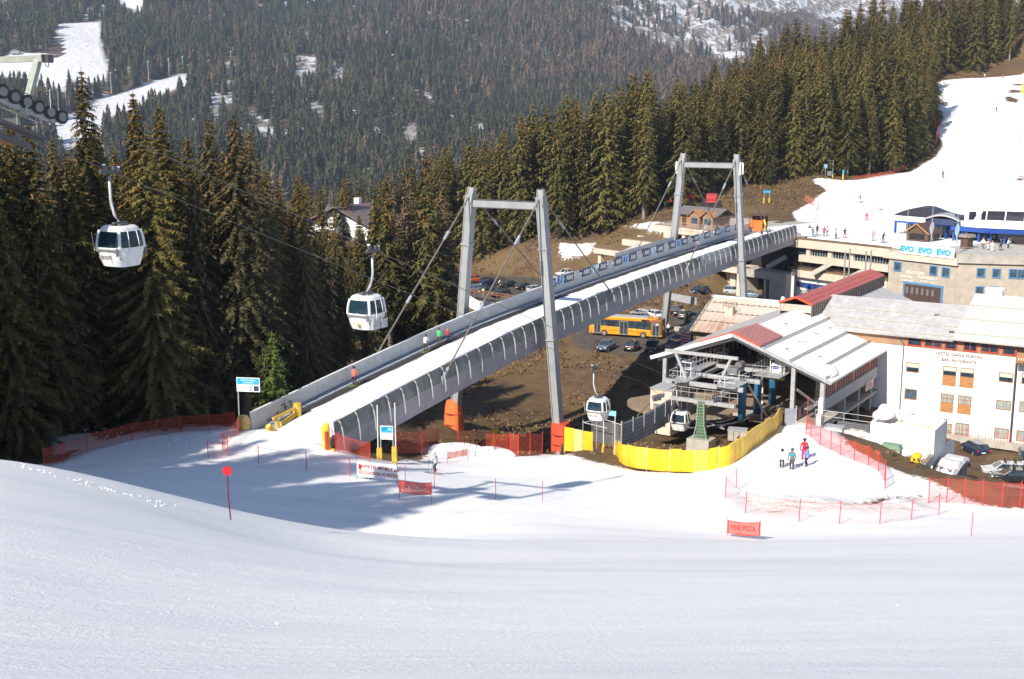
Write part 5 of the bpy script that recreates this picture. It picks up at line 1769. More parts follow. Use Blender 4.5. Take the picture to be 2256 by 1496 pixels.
# lifting frame above the approach
mb = MB()
a, c = (-5.0, -6.6, MZ0 + 3.1), (3.4, -6.6, MZ0 + 3.1)
mb.beam(a, c, 0.28, 0.34)
mb.beam((-3.8, -6.6, MZ0 + 3.0), (-2.4, -6.6, MZ0 + 0.1), 0.22, 0.26); mb.beam((2.6, -6.6, MZ0 + 3.0), (1.3, -6.6, MZ0 + 0.1), 0.22, 0.26)
mb.obj('lifting_frame', GALV, ma)
# ---- green lattice pylon in front of the hall
gp_ = P(1545, 968, 119.0); gz = P(1545, 984, 119.0).z
pg = thing('lift_pylon', 'green ribbed pylon on a concrete block in front of the gondola station', 'pylon', (gp_.x, gp_.y, gz), RZ_S)
mb = MB(); mb.b(-1.25, 1.25, -1.0, 1.0, -1.4, 0.95); mb.obj('concrete_block', CONC, pg, bev=0.05)
ht_ = ZST - gz - 1.0
mb = MB()
mb.prism([(-0.72, 0.95), (-0.5, 1.25), (-0.40, 2.2), (-0.32, ht_), (0.32, ht_), (0.40, 2.2), (0.5, 1.25), (0.72, 0.95)], -0.3, 0.3, 'y')
mb.obj('mast', GREENP, pg)
mb = MB()
for s_ in (-1, 1):
 mb.beam((s_ * 0.75, -0.38, 0.95), (s_ * 0.42, -0.38, 2.4), 0.12, 0.12); mb.beam((s_ * 0.42, -0.38, 2.3), (s_ * 0.33, -0.38, ht_), 0.12, 0.12)
for i in range(14):
 mb.beam((-0.42, -0.42, 1.3 + i * 0.33), (0.42, -0.42, 1.3 + i * 0.33), 0.06, 0.05)
mb.obj('ladder', M('pale_green_paint', (0.22, 0.33, 0.22), 0.5), pg)
mb = MB(); mb.b(-3.6, 3.6, -0.25, 0.25, ht_ - 0.1, ht_ + 0.25); mb.obj('crossarm', GALV, pg)
for w_ in ('A', 'B'):
 c_ = rope_pt(w_, 118.6)
 c_.z = ZST
 sheave_train(pg, c_, 6, 0.5, 0.22, Vector((CV.x, CV.y, -0.12)).normalized(), WHITE)
railing(pg, [(-3.6, 0.6, ht_ + .25), (3.6, 0.6, ht_ + .25)], 1.0, GALV, 0.9)
# ---- counterweight box and cable reel lying before the hall
q = P(1625, 950, 119.5)
o = thing('steel_crate', 'tilted grey steel crate lying on the brown ground before the station deck', 'crate', (q.x, q.y, H(q.x, q.y) + 0.1), RZ_S + 0.3)
mb = MB(); mb.b(-0.95, 0.95, -0.7, 0.7, 0, 1.1); mb.obj('box', CONC, o, bev=0.06)
mb = MB()
for k in range(4):
 mb.b(-0.98 + k * 0.6, -0.92 + k * 0.6, -0.73, -0.7, 0.05, 1.12)
mb.obj('rib', STEEL_D, o)
mb = MB(); mb.b(-1.0, 1.0, -0.75, 0.75, 1.1, 1.18); mb.obj('lid', GALV, o)
# ---- stairs and small box building left of the hall
sb = thing('stair', 'open steel stair climbing beside the left edge of the gondola station roof', 'stair', tuple(SP_(-9.3, 3.2, SZ)), RZ_S)
for i in range(13):
 mb = MB(); mb.b(-0.7, 0.7, i * 0.42, i * 0.42 + 0.3, 0.2 + i * 0.3, 0.27 + i * 0.3)
 mb.obj('tread', GALV, sb)
mb = MB(); mb.beam((-0.75, 0, 0.1), (-0.75, 5.4, 4.0), 0.08, 0.25); mb.beam((0.75, 0, 0.1), (0.75, 5.4, 4.0), 0.08, 0.25); mb.obj('stringer', STEEL_D, sb)
bx = P(1466, 910, 126.5)
bz = -33.2
o = thing('pump_house', 'small cream block with a louvred side left of the gondola station', 'building', (bx.x, bx.y, bz), RZ_S)
mb = MB(); mb.b(-1.4, 1.2, -1.0, 3.0, -1.5, -29.7 - bz); mb.obj('wall', BEIGE, o)
mb = MB(); mb.b(1.2, 1.24, -0.7, 2.6, 0.3, 1.9); mb.obj('louvre', STEEL_D, o)
mb = MB()
for i in range(6):
 mb.b(1.24, 1.28, -0.7, 2.6, 0.4 + i * 0.25, 0.47 + i * 0.25)
mb.obj('louvre_slats', GREY, o)
mb = MB(); mb.b(-1.5, 1.35, -1.1, 3.1, -29.7 - bz + 0.01, -29.7 - bz + .12); mb.obj('roof', GALV, o)
mb = MB(); mb.b(-1.44, -1.4, -0.7, 0.5, 0.2, 1.8); mb.b(-1.0, -0.3, -1.04, -1.0, 0.5, 1.9); mb.obj('door', GREY, o)
# ================================================================ hotel
HO = P(1993, 738, 140.0)
HZ = -37.9; HE = -26.3
hot = thing('hotel', 'white plastered hotel with wooden window frames and a pale sheet metal roof', 'building', (HO.x, HO.y, HZ), RZ_S)
nF = -VS
def hxz(px, py):
 p = plane_hit(px, py, HO, nF)
 d = p - Vector((HO.x, HO.y, HZ))
 return d.dot(US), d.z
mb = MB(); mb.b(-8, 12.7, 0, 20, 0, HE - HZ - 1.3); mb.obj('wall', PLASTER, hot)
mb = MB(); mb.b(12.9, 34, 0.35, 20, 0, HE - HZ - 1.3); mb.obj('wall', PLASTER, hot)
mb = MB(); mb.b(-9.5, 12.72, -0.03, 19, HE - HZ - 1.3, HE - HZ + 0.3); mb.obj('attic_wall', M('tan_board', (0.33, 0.19, 0.11), 0.7, 0.15, 1.0), hot)
mb = MB(); mb.b(12.72, 34, 0.3, 19, HE - HZ - 1.3, HE - HZ + 0.3); mb.obj('attic_wall', MATS['tan_board'], hot)
mb = MB(); mb.tube((12.75, -0.1, 0), (12.75, -0.1, HE - HZ - 1.2), 0.06, n=6); mb.obj('downpipe', STEEL_D, hot)
mb = MB(); mb.path([(0.0, -0.12, 0), (0.0, -0.12, HE - HZ - 1.0), (-0.5, -0.3, HE - HZ - 0.3)], 0.06, 6); mb.obj('downpipe', STEEL_D, hot)
WFR = M('orange_brown_frame', (0.36, 0.15, 0.05), 0.5, 0.2, 3)
RFR = M('red_frame', (0.50, 0.05, 0.03), 0.45, 0.15, 3)
def win(par, x0, x1, z0, z1, frame, pane, y=0.0, fw=0.09, mull=0, cross=False, panel=None, curtain=None, dy=0.05):
 mb = MB()
 for a in (x0 - fw, x1):
  mb.b(a, a + fw, y - dy, y + 0.02, z0 - fw, z1 + fw)
 for c in (z0 - fw, z1):
  mb.b(x0, x1, y - dy, y + 0.02, c, c + fw)
 for k in range(mull):
  xm = x0 + (x1 - x0) * (k + 1) / (mull + 1)
  mb.b(xm - fw * .4, xm + fw * .4, y - dy, y, z0, z1)
 if cross:
  zm = (z0 + z1) / 2
  mb.b(x0, x1, y - dy * .9, y, zm - fw * .35, zm + fw * .35)
 w_ = mb.obj('window', frame, par)
 mb = MB(); mb.b(x0, x1, y - 0.012, y + 0.01, z0, z1); mb.obj('pane', pane, w_)
 if curtain:
  mb = MB(); mb.b(x0, x1, y - 0.02, y - 0.013, z1 - (z1 - z0) * curtain, z1); mb.obj('blind', M('pale_blind', (0.55, 0.56, 0.46), 0.8), w_)
 if panel:
  mb = MB(); mb.b(x0 - fw, x1 + fw, y - dy, y, z0 - panel, z0 - fw); mb.obj('panel', WOOD, w_)
 return w_
def hwin(px0, py0, px1, py1, **k):
 x0, z1 = hxz(px0, py0); x1, z0 = hxz(px1, py1)
 fr = k.pop('frame', WFR); pane = k.pop('pane', GLASSB)
 return win(hot, min(x0, x1), max(x0, x1), min(z0, z1), max(z0, z1), fr, pane, **k)
for i, (a, b_) in enumerate(((2003, 2029), (2040, 2073), (2085, 2106), (2126, 2150), (2164, 2198), (2212, 2236))):
 yt = 738 + (a - 1993) * 0.098; yb = 757 + (a - 1993) * 0.098
 hwin(a, yt, b_, yb + 3, frame=RFR, pane=GLASS, fw=0.13, y=-0.06, mull=1 if i in (1, 3, 4) else 0)
hwin(1999, 799, 2023, 820, curtain=0.5, pane=GLASS)
hwin(1995, 857, 2018, 880)
hwin(2080, 807, 2105, 828, curtain=0.5, panel=1.3, pane=GLASS)
hwin(2118, 811, 2144, 832, curtain=0.5, panel=1.3, pane=GLASS)
hwin(2075, 868, 2099, 888, cross=True, mull=1, panel=1.2, pane=CURT)
hwin(2113, 872, 2138, 892, cross=True, mull=1, panel=1.2, pane=CURT)
hwin(2203, 821, 2230, 842, curtain=0.5, pane=GLASS)
hwin(2197, 882, 2225, 903, pane=CURT)
hwin(2193, 943, 2220, 966, pane=CURT)
hwin(2070, 932, 2094, 962, mull=1, cross=True, pane=CURT)
hwin(2107, 932, 2132, 962, mull=1, cross=True, pane=CURT)
for (a, yt) in ((2248, 824), (2243, 886), (2236, 950)):
 x0, z1 = hxz(a, yt)
 win(hot, x0 + .2, x0 + 1.5, z1 - 1.1, z1, WFR, GLASS if yt < 840 else CURT, y=0.35, curtain=0.4 if yt < 840 else None)
text_mesh('lettering', 'HOTEL GARNI FORTINI', 0.50, INKB, hot, ((hxz(2113, 787)[0]), -0.03, hxz(2113, 783)[1]), (PI / 2, 0, 0), 0.02, sx=1.0)
text_mesh('lettering', 'BAR  RISTORANTE', 0.48, INKB, hot, ((hxz(2113, 787)[0]), -0.03, hxz(2113, 796)[1]), (PI / 2, 0, 0), 0.02)
# wooden balcony at the right corner
bz_ = hxz(2243, 795)[1]
mb = MB(); mb.b(12.9, 20, -1.2, 0.3, bz_ - 0.15, bz_); mb.obj('balcony', WOOD_D, hot)
mb = MB()
for k in range(26):
 mb.b(12.95 + k * 0.27, 13.15 + k * 0.27, -1.25, -1.2, bz_, bz_ + 1.0)
mb.obj('balustrade', WOOD, hot)
# roofs
for (xa, xb, dd, zo, ov, mat_) in ((-12.5, 5.7, 7.6, -0.10, 0.7, ROOFG), (5.75, 14.0, 10.2, 0.12, 0.9, ROOFM)):
 ze = HE - HZ + zo
 rt = ze + (dd + ov) * 0.36
 mb = MB(); mb.slab((xa, -ov, ze), (xa, dd, rt), (xb, dd, rt), (xb, -ov, ze), -0.18)
 rf = mb.obj('roof', mat_, hot)
 mb = MB(); mb.slab((xa, dd, rt), (xa, dd * 2 + ov, ze), (xb, dd * 2 + ov, ze), (xb, dd, rt), -0.18)
 mb.obj('roof', mat_, hot)
 mb = MB(); k = xa + 0.4
 while k < xb - 0.1:
  mb.beam((k, -ov, ze + 0.20), (k, dd, rt + 0.20), 0.05, 0.05)
  k += 0.85
 mb.obj('standing_seams', M('pale_seam', (0.52, 0.50, 0.47), 0.5), rf)
 for fr_ in ((0.12, 0.42, 0.72) if dd > 8 else (0.08, 0.35, 0.62)):
  y = -ov + (dd + ov) * fr_; z = ze + (rt - ze) * fr_
  mb = MB(); mb.beam((xa, y, z + 0.30), (xb, y, z + 0.30), 0.06, 0.07)
  k = xa + 0.3
  while k < xb:
   mb.b(k - .05, k + .05, y - .08, y + .08, z + 0.17, z + 0.36); k += 1.15
  mb.obj('snow_bar', M('snow_bar', (0.52, 0.46, 0.38), 0.6), rf)
# main roof to the right of the gable edge
ze = HE - HZ + 0.12; rt = ze + 11.1 * 0.36
mb = MB(); mb.beam((14.05, -0.9, ze - 0.05), (14.05, 10.2, rt - 0.05), 0.12, 0.45); mb.beam((14.05, 21, ze - 0.05), (14.05, 10.2, rt - 0.05), 0.12, 0.45); mb.obj('barge_board', M('reddish_board', (0.33, 0.13, 0.08), 0.6), hot)
mb = MB(); mb.b(14.2, 34, -0.2, 20, HE - HZ + 0.28, HE - HZ + 0.45); mb.obj('roof', ROOFG, hot, 'flat roof of the wing beyond the frame')
# eave purlin ends
for k in range(23):
 x = -9 + k * 0.98
 mb = MB(); mb.b(x - .06, x + .06, -0.55, -0.05, HE - HZ - 0.12, HE - HZ + 0.02)
 mb.obj('rafter_end', M('rafter_end_wood', (0.40, 0.26, 0.14), 0.7), hot)
mb = MB(); mb.b(7.2, 9.0, 9.4, 10.6, rt - 1.1, rt + 0.9); mb.b(7.0, 9.2, 9.2, 10.8, rt + 0.9, rt + 1.05); mb.obj('chimney', PLASTER, hot)
for x, y in ((2.6, 4.4), (9.0, 8.6), (5.2, 0.8), (8.6, 8.2)):
 zz = HE - HZ + (y + 0.8) * 0.36 + .2
 mb = MB(); mb.b(x - .3, x + .3, y - .05, y + .05, zz, zz + 0.12); mb.tube((x, y, zz), (x + .2, y + .2, zz + 0.3), 0.03, n=4); mb.obj('roof_fitting', STEEL_D, hot)
# red railing along the hotel front
rl = thing('railing', 'thin red railing on the low kerb wall along the hotel front', 'railing', (HO.x, HO.y, HZ), RZ_S)
mb = MB(); mb.b(2.5, 28, -1.75, -1.5, -0.3, 0.55); mb.obj('kerb_wall', CONC, rl)
railing(rl, [(4, -1.62, 0.55), (9.6, -1.62, 0.55)], 1.0, REDPOLE, 1.4, (0.1,), 0.03)
railing(rl, [(10.0, -1.62, 0.55), (13.4, -1.62, 0.55)], 1.0, REDPOLE, 0.35, (0.1,), 0.025)
railing(rl, [(13.8, -1.62, 0.55), (20, -1.62, 0.55)], 1.0, REDPOLE, 0.35, (0.1,), 0.025)
# ================================================================ white concrete box with loading bay, lower right
CB = P(2060, 949, 112.0)
cbz = H(CB.x - 1, CB.y) - 0.5
cb = thing('ramp_building', 'white roofless concrete box in front of the hotel, snow heaped on its corner', 'building', (CB.x, CB.y, -37.9), RZ_S)
T_ = CB.z + 37.9
for nm, dims in (('front_wall', (-6.3, 0, 0, 0.35)), ('side_wall', (-0.35, 0, 0.35, 5.2)), ('rear_wall', (-6.3, 0, 4.9, 5.25)), ('left_wall', (-6.3, -5.95, 0.35, 4.9))):
 mb = MB(); mb.b(dims[0], dims[1], dims[2], dims[3], -0.5, T_)
 mb.obj(nm, PLASTER, cb)
mb = MB(); mb.b(-5.95, -0.35, 0.35, 4.9, 0, T_ - 1.2); mb.obj('floor', BEIGE, cb)
mb = MB(); mb.b(-4.6, -4.3, 0.35, 4.9, T_ - 1.2, T_ - 0.5); mb.b(-4.3, -0.4, 2.2, 2.45, T_ - 1.2, T_ - .2); mb.obj('inner_wall', BEIGE, cb)
mb = MB(); mb.prism([(5.25, -0.5), (9.6, -0.5), (9.6, T_ - 3.2), (7.0, T_ - 3.0), (5.25, T_ - 3.0)], -0.35, 0, 'x'); mb.obj('lower_wall', PLASTER, cb)
mb = MB(); rings = []
for i, (z, r) in enumerate(((0, 1.0), (0.35, .85), (.7, 0.5), (1.0, 0.42), (1.3, 0.2))):
 rings.append([(-5.9 + math.cos(a) * r * (1.2 + .1 * math.sin(3 * a)), 3.2 + math.sin(a) * r * (1.5 + .1 * math.cos(2 * a)), T_ - 0.1 + z) for a in [2 * PI * k / 14 for k in range(14)]])
mb.loops(rings); mb.obj('snow_heap', SNOWM, cb, smooth_=True)
mb = MB(); mb.b(-6.25, -3.5, 4.7, 5.3, T_, T_ + 0.35); mb.b(-4.3, -0.9, 0.05, 0.3, T_, T_ + 0.1); mb.obj('snow_cap', SNOWM, cb, bev=0.1)
# low parapet left of the box with louvre and dish
lp = thing('parapet_wall', 'low white wall with a dark louvre left of the white concrete box', 'wall', (CB.x, CB.y, -37.9), RZ_S)
mb = MB(); mb.b(-12.2, -6.35, 0.1, 0.45, 0, T_ - 1.35); mb.obj('wall', PLASTER, lp)
mb = MB(); mb.b(-9.8, -6.5, 0.5, 0.6, T_ - 1.3, T_ - 0.45); mb.obj('louvre', STEEL_D, lp)
mb = MB()
for k in range(4):
 mb.b(-9.8, -6.5, 0.42, 0.5, T_ - 1.25 + k * 0.2, T_ - 1.17 + k * 0.2)
mb.obj('slats', GREY, lp)
railing(lp, [(-12.5, 1.5, T_ - 1.35), (-6.5, 1.5, T_ - 1.35)], 1.5, GALV, 3, (0.6,), 0.035)
q = plane_hit(1893, 945, (CB.x - 8, CB.y + 6.5, 0), VS)
o = thing('tarpaulin_bundle', 'pale bundle under a tarpaulin by the garage opening', 'tarpaulin', tuple(q - Vector((0, 0, 0.9))), RZ_S)
mb = MB(); rings = []
for z, r in ((0, 1.5), (0.5, 1.45), (0.95, 1.0), (1.25, 0.5)):
 rings.append([(math.cos(a) * r * 1.3 + .1 * math.sin(4 * a), math.sin(a) * r * (0.8 + .12 * math.sin(5 * a)), z) for a in [2 * PI * k / 16 for k in range(16)]])
mb.loops(rings); mb.obj('sheet', M('dusty_sheet', (0.42, 0.39, 0.35), 0.8, 0.3, 1.5, bmp=.5), o)
q = plane_hit(1838, 955, (CB.x - 12, CB.y + 4.0, 0), VS)
o = thing('utility_cabinet', 'weathered white utility cabinet between the orange nets', 'cabinet', (q.x, q.y, q.z - 1.2), RZ_S)
mb = MB(); mb.b(-0.85, 0.85, -0.5, 0.5, -0.5, 1.9); mb.obj('housing', PLASTER, o)
mb = MB(); mb.b(-0.95, 0.95, -0.6, 0.6, 1.9, 2.0); mb.obj('lid', GALV, o)
mb = MB(); mb.b(0.85, 0.89, -0.4, 0.4, -0.4, 1.8); mb.obj('door', GALV, o)
# sloping grey beam and dark bay below the box
ra = thing('retaining_beam', 'sloping grey concrete beam over a dark bay below the white box', 'wall', (CB.x, CB.y, -37.9), RZ_S)
a = P(2052, 1012, 109.5); b_ = P(2024, 1046, 103.5)
mb = MB(); mb.beam(a, b_, 0.35, 1.0); obw(mb, 'beam', CONC, ra)
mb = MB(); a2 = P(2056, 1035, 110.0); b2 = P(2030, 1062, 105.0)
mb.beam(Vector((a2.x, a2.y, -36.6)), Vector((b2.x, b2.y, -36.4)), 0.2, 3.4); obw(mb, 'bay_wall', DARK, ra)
# arched lean-to shed with snow on it
a = plane_hit(2102, 1080, (48.0, 108, 0), (0, 1, 0))
sh = thing('lean_to_shed', 'curved lean-to with grey doors and dirty snow on its roof, right of the white box', 'shed', (CB.x, CB.y, -37.9), RZ_S)
arc = [(-4.4, 3.1), (-2.4, 3.7), (0.2, 4.05), (2.6, 4.1), (4.4, 3.7), (5.6, 2.9)]
xs0, xs1 = 0.5, 2.6
mb = MB(); rings = [[(xs0, y, z), (xs1, y, z - .1), (xs1, y, z - .28), (xs0, y, z - 0.2)] for y, z in arc]; mb.loops(rings); mb.obj('roof', GALV, sh)
mb = MB(); rings = [[(xs0, y, z + .02), (xs0 + .1, y, z + .25 + .1 * math.sin(y * 2)), (xs1 - .2, y, z + .2 + .12 * math.sin(y * 3)), (xs1 + .03, y, z - .08)] for y, z in [(-4.3 + k * 0.6, float(np.interp(-4.3 + k * 0.6, [p[0] for p in arc], [p[1] for p in arc]))) for k in range(16)]]
mb.loops(rings); mb.obj('roof_snow', M('dirty_snow', (0.62, 0.60, 0.60), 0.8, 0.15, 1.2, bmp=.6), sh)
mb = MB(); mb.prism([(-4.3, 0)] + [(y, z - .3) for y, z in arc[:5]] + [(4.4, 0)], xs1 - 0.3, xs1 - 0.2, 'x'); mb.obj('door_front', M('ribbed_grey', (0.25, 0.25, 0.27), 0.6), sh)
mb = MB()
for k in range(7):
 y = -4.0 + k * 1.3
 mb.b(xs1 - 0.2, xs1 - 0.08, y - .06, y + .06, 0, float(np.interp(y, [p[0] for p in arc], [p[1] for p in arc])) - .3)
mb.obj('door_posts', GALV, sh)
mb = MB(); mb.b(xs0 - 0.2, xs1 + .3, -4.8, -4.35, -1, 2.9); mb.obj('end_wall', PLASTER, sh)
# ================================================================ rust-streaked roof building behind the station
RO = P(1523, 655, 172.0)
e0 = P(1508, 728, 163.0)
rb = thing('ticket_hall', 'low building with a cream sheet metal roof streaked with rust', 'building', (e0.x, e0.y, -34.2), RZ_S)
m, nt, b = new_mat('rusty_sheet_roof')
vec = coords(nt, 'Object')
sepx = nt.nodes.new('ShaderNodeSeparateXYZ'); nt.links.new(vec, sepx.inputs[0])
str_ = noise_node(nt, coords(nt, 'Object', (3.2, 0.12, 0.3)), 1.3, 5, 0.7)
blot = noise_node(nt, vec, 0.35, 3)
dx = mathn(nt, 'ABSOLUTE', mathn(nt, 'SUBTRACT', sepx.outputs[0], 4.2))
near = mathn(nt, 'SUBTRACT', 1.0, mathn(nt, 'MULTIPLY', dx, 0.20), True)
low = mathn(nt, 'SUBTRACT', 1.0, mathn(nt, 'MULTIPLY', sepx.outputs[1], 0.14), True)
fac = mathn(nt, 'MULTIPLY', mathn(nt, 'MULTIPLY', near, low), 1.5)
fac = mathn(nt, 'MULTIPLY', fac, ramp(nt, mathn(nt, 'ADD', mathn(nt, 'MULTIPLY', str_, 0.7), mathn(nt, 'MULTIPLY', blot, 0.3)), [(0.38, (0, 0, 0)), (0.62, (1, 1, 1))]), True)
nt.links.new(mixc(nt, fac, ramp(nt, blot, [(0.3, (0.56, 0.48, 0.40)), (0.7, (0.66, 0.58, 0.50))]), (0.30, 0.11, 0.05)), b.inputs['Base Color'])
b.inputs['Roughness'].default_value = 0.6
ze = e0.z + 34.2; dd = 9.8
mb = MB(); mb.slab((0, 0, ze), (0, dd, ze + dd * .35), (19, dd, ze + dd * .35), (19, 0, ze), -0.15); rf = mb.obj('roof', m, rb)
mb = MB(); mb.slab((0, dd, ze + dd * .35), (0, dd * 2, ze), (19, dd * 2, ze), (19, dd, ze + dd * .35), -0.15); mb.obj('roof', ROOFM, rb)
mb = MB(); mb.beam((-0.1, dd - .2, ze + dd * .35 + .25), (19, dd - .2, ze + dd * .35 + .25), 0.5, 0.3); mb.obj('ridge_cap', PLASTER, rb)
mb = MB(); mb.lathe([(0.3, 0), (0.3, 0.4), (0.12, 0.6)], (10.6, dd, ze + dd * .35 + .4), 10); mb.obj('vent', PLASTER, rb)
for fr_ in (0.28, 0.55, 0.82):
 y = dd * fr_; z = ze + y * .35 + .18
 mb = MB(); mb.beam((0.6, y, z + .04), (18, y, z + .04), 0.07, 0.06); k = 0.9
 while k < 17.5:
  mb.b(k, k + .22, y - .1, y + .05, z, z + .16); k += 0.85
 mb.obj('snow_guard', M('rust_brown_guard', (0.20, 0.15, 0.12), 0.7), rf)
mb = MB(); k = 0.4
while k < 18.6:
 mb.beam((k, 0, ze + .17), (k, dd, ze + dd * .35 + .17), 0.04, 0.04); k += 0.42
mb.obj('standing_seams', M('tan_seam', (0.50, 0.41, 0.34), 0.6), rf)
y = 4.6; z = ze + y * .35
mb = MB(); mb.b(4.0, 5.2, y, y + 1.0, z - .4, z + 1.4); ch = mb.obj('chimney', BEIGE, rb)
railing(ch, [(3.8, y - .1, z + 1.2), (5.4, y - .1, z + 1.2), (5.4, y + 1.1, z + 1.2), (3.8, y + 1.1, z + 1.2), (3.8, y - .1, z + 1.2)], 0.9, M('rusty_rail', (0.25, 0.12, 0.05), 0.7), 0.8)
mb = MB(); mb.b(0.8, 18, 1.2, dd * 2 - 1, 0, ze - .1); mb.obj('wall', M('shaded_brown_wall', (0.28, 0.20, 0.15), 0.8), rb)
for k in (0.7, 6, 12):
 mb = MB(); mb.tube((k, 0.3, 0), (k, 0.3, ze), 0.08, n=6); mb.obj('post', GALV, rb)
# ================================================================ terraced concrete building
CO = P(1764, 545, 209.0)
CZ = -33.7
cbn = Vector((0.8, 0.6, 0))
tb = thing('terrace_building', 'long cream terraced concrete building with slanting fins and a stone clad garage end', 'building', (CO.x, CO.y, CZ), RZ_C)
def cxz(px, py, back=0.0):
 O = CO + cbn * back
 p = plane_hit(px, py, O, cbn)
 d = p - Vector((CO.x, CO.y, CZ))
 return d.dot(FC), d.z
KX = cxz(1958, 560)[0]                       # where the stone part begins
KC = cxz(2106, 580)[0]                       # corner
LX = cxz(1437, 505)[0]
zdeck = cxz(1860, 536)[1]
def band(px0, px1, pyt, pyb, at, y0=0.0, y1=1.2, mat=BEIGE, name='slab', label=None):
 """horizontal band whose top and bottom are read at photo column at"""
 zt = cxz(at, pyt)[1]; zb = cxz(at, pyb)[1]
 xa = cxz(px0, 560)[0] if px0 is not None else None
 xb_ = cxz(px1, 560)[0]
 mb = MB(); mb.b(xa, xb_, y0, y1, zb, zt)
 return mb.obj(name, mat, tb, label), (xa, xb_, zb, zt)
_, top_b = band(1758, 1958, 537, 556.5, 1860)
mb = MB(); mb.b(LX + 1, KC, 1.2, 28, top_b[3] - 0.6, top_b[3] - 0.02); mb.obj('deck', CONC, tb)
mb = MB(); mb.b(cxz(1752, 545)[0], KX, -0.1, 0.9, top_b[3], top_b[3] + 0.22); mb.obj('deck_edge', M('dry_soil', (0.16, 0.10, 0.055), 0.9, 0.3, 1.5, bmp=.5), tb)
sn = MB(); n = 60
x_a, x_b = cxz(1764, 545)[0] + .3, KX + 6
rings = []
for i in range(n + 1):
 x = x_a + (x_b - x_a) * i / n
 w_ = 0.12 * math.sin(x * 1.3) + 0.1 * math.sin(x * 3.1)
 rings.append([(x, 0.95 + w_, top_b[3]), (x, 1.2 + w_, top_b[3] + .28), (x, 6, top_b[3] + .38), (x, 27, top_b[3] + .4), (x, 27, top_b[3])])
sn.loops(rings); sn.obj('deck_snow', SNOWM, tb)
mb = MB(); mb.loops([[(x, 9.5 + .5 * math.sin(x * 1.1), top_b[3]), (x, 9.9 + .5 * math.sin(x * 1.1), top_b[3] + .3), (x, 36, top_b[3] + .42), (x, 36, top_b[3] - .5)] for x in [x_a - 17 + k for k in range(int(x_b - x_a) + 18)]]); mb.obj('deck_snow', SNOWM, tb)
# windows level
zt = cxz(1860, 557)[1]; zb = cxz(1860, 573)[1]
mb = MB(); mb.b(cxz(1640, 560)[0], KX, 1.0, 1.3, zb - .1, zt + .1); mb.obj('ribbon_glazing', GLASS, tb)
for i in range(30):
 x = cxz(1776, 560)[0] + i * (KX - cxz(1776, 560)[0]) / 30
 if i in (8, 16):
  mb = MB(); mb.b(x - .35, x + .45, 0.6, 1.0, zb, zt); mb.obj('pillar', BEIGE, tb)
 else:
  mb = MB(); mb.b(x - .04, x + .04, 0.9, 1.0, zb, zt); mb.obj('mullion', GALV, tb)
mb = MB(); mb.b(cxz(1772, 560)[0], cxz(1779, 560)[0], 0.5, 1.05, zb, zt); mb.obj('pillar', BEIGE, tb)
band(1760, 1958, 573, 588, 1860)
zt = cxz(1860, 588)[1]; zb = cxz(1860, 608)[1]
mb = MB(); mb.b(cxz(1735, 590)[0], KX, 1.5, 1.7, zb - .1, zt + .1); mb.obj('recess_wall', WOOD_D, tb)
mb = MB(); mb.b(cxz(1735, 590)[0], KX, 0.1, 1.4, zb, zb + .3); mb.obj('planter', M('dry_planting', (0.20, 0.13, 0.07), 0.9, 0.4, 3, bmp=.8), tb)
for i in range(16):
 x = cxz(1745, 600)[0] + i * 1.55
 if x > KX:
  break
 mb = MB(); mb.b(x, x + .7, 1.42, 1.5, zb + .35, zt - .3); mb.obj('window', GLASS, tb)
railing(tb, [(cxz(1745, 600)[0], 0.0, zb + .1), (KX, 0.0, zb + .1)], 0.7, M('brown_rail', (0.16, 0.11, 0.08), 0.7), 1.6, (0.5,))
for px in (1722, 1826, 1908):                # slanting fins
 x = cxz(px, 600)[0]
 mb = MB()
 mb.beam((x - 2.4, -1.3, zb - .1), (x + .6, 0.4, zt + .5), 0.8, 0.45, up=(0, 1, 0))
 mb.obj('fin', CONC, tb)
band(1746, 1958, 608, 624, 1860)
zt = cxz(1860, 624)[1]
mb = MB(); mb.b(cxz(1700, 640)[0], KX, 0.9, 1.1, -0.5, zt); mb.obj('shop_front', PLASTER, tb)
# shop fascia, doors, signs along the ground floor
z1 = cxz(1775, 624)[1]; z0 = cxz(1775, 636)[1]
mb = MB(); mb.b(cxz(1747, 630)[0], cxz(1812, 630)[0], 0.8, 0.88, z0, z1 - .05); mb.obj('shop_sign', NAVY, tb, 'dark blue shop fascia')
mb = MB(); mb.b(cxz(1766, 630)[0], cxz(1786, 630)[0], 0.74, 0.8, z0 - .05, z0 + .75); mb.obj('shop_sign', BLUEP, tb, 'bright blue shop sign')
mb = MB(); mb.b(cxz(1796, 630)[0], cxz(1812, 630)[0], 0.74, 0.8, z0 - .05, z0 + .75); mb.obj('shop_sign', BLUEP, tb, 'bright blue shop sign')
for px in (1776, 1800, 1850, 1880):
 x = cxz(px, 650)[0]
 mb = MB(); mb.b(x, x + 1.0, 0.83, 0.9, -0.3, 2.1); mb.obj('door', GLASS, tb)
z1 = cxz(1862, 622)[1]
mb = MB(); mb.b(cxz(1838, 625)[0], cxz(1866, 625)[0], -0.1, 0.0, z1 - 1.2, z1 + .1); mb.obj('shop_sign', INKW, tb, 'white shop sign above the red lantern roof')
mb = MB(); mb.b(cxz(1840, 625)[0], cxz(1852, 625)[0], -0.14, -0.1, z1 - .8, z1 - .3); mb.obj('sign_print', SKYB, tb)
z1 = cxz(1930, 629)[1]
mb = MB(); mb.b(cxz(1918, 635)[0], cxz(1937, 635)[0], 0.7, 0.8, z1 - .9, z1 + .2); mb.obj('shop_sign', REDP, tb, 'red sign with dark letters')
text_mesh('lettering', 'BAR', 0.55, BLACK, tb, ((cxz(1918, 635)[0] + cxz(1937, 635)[0]) / 2, 0.68, z1 - .35), (PI / 2, 0, 0), 0.02)
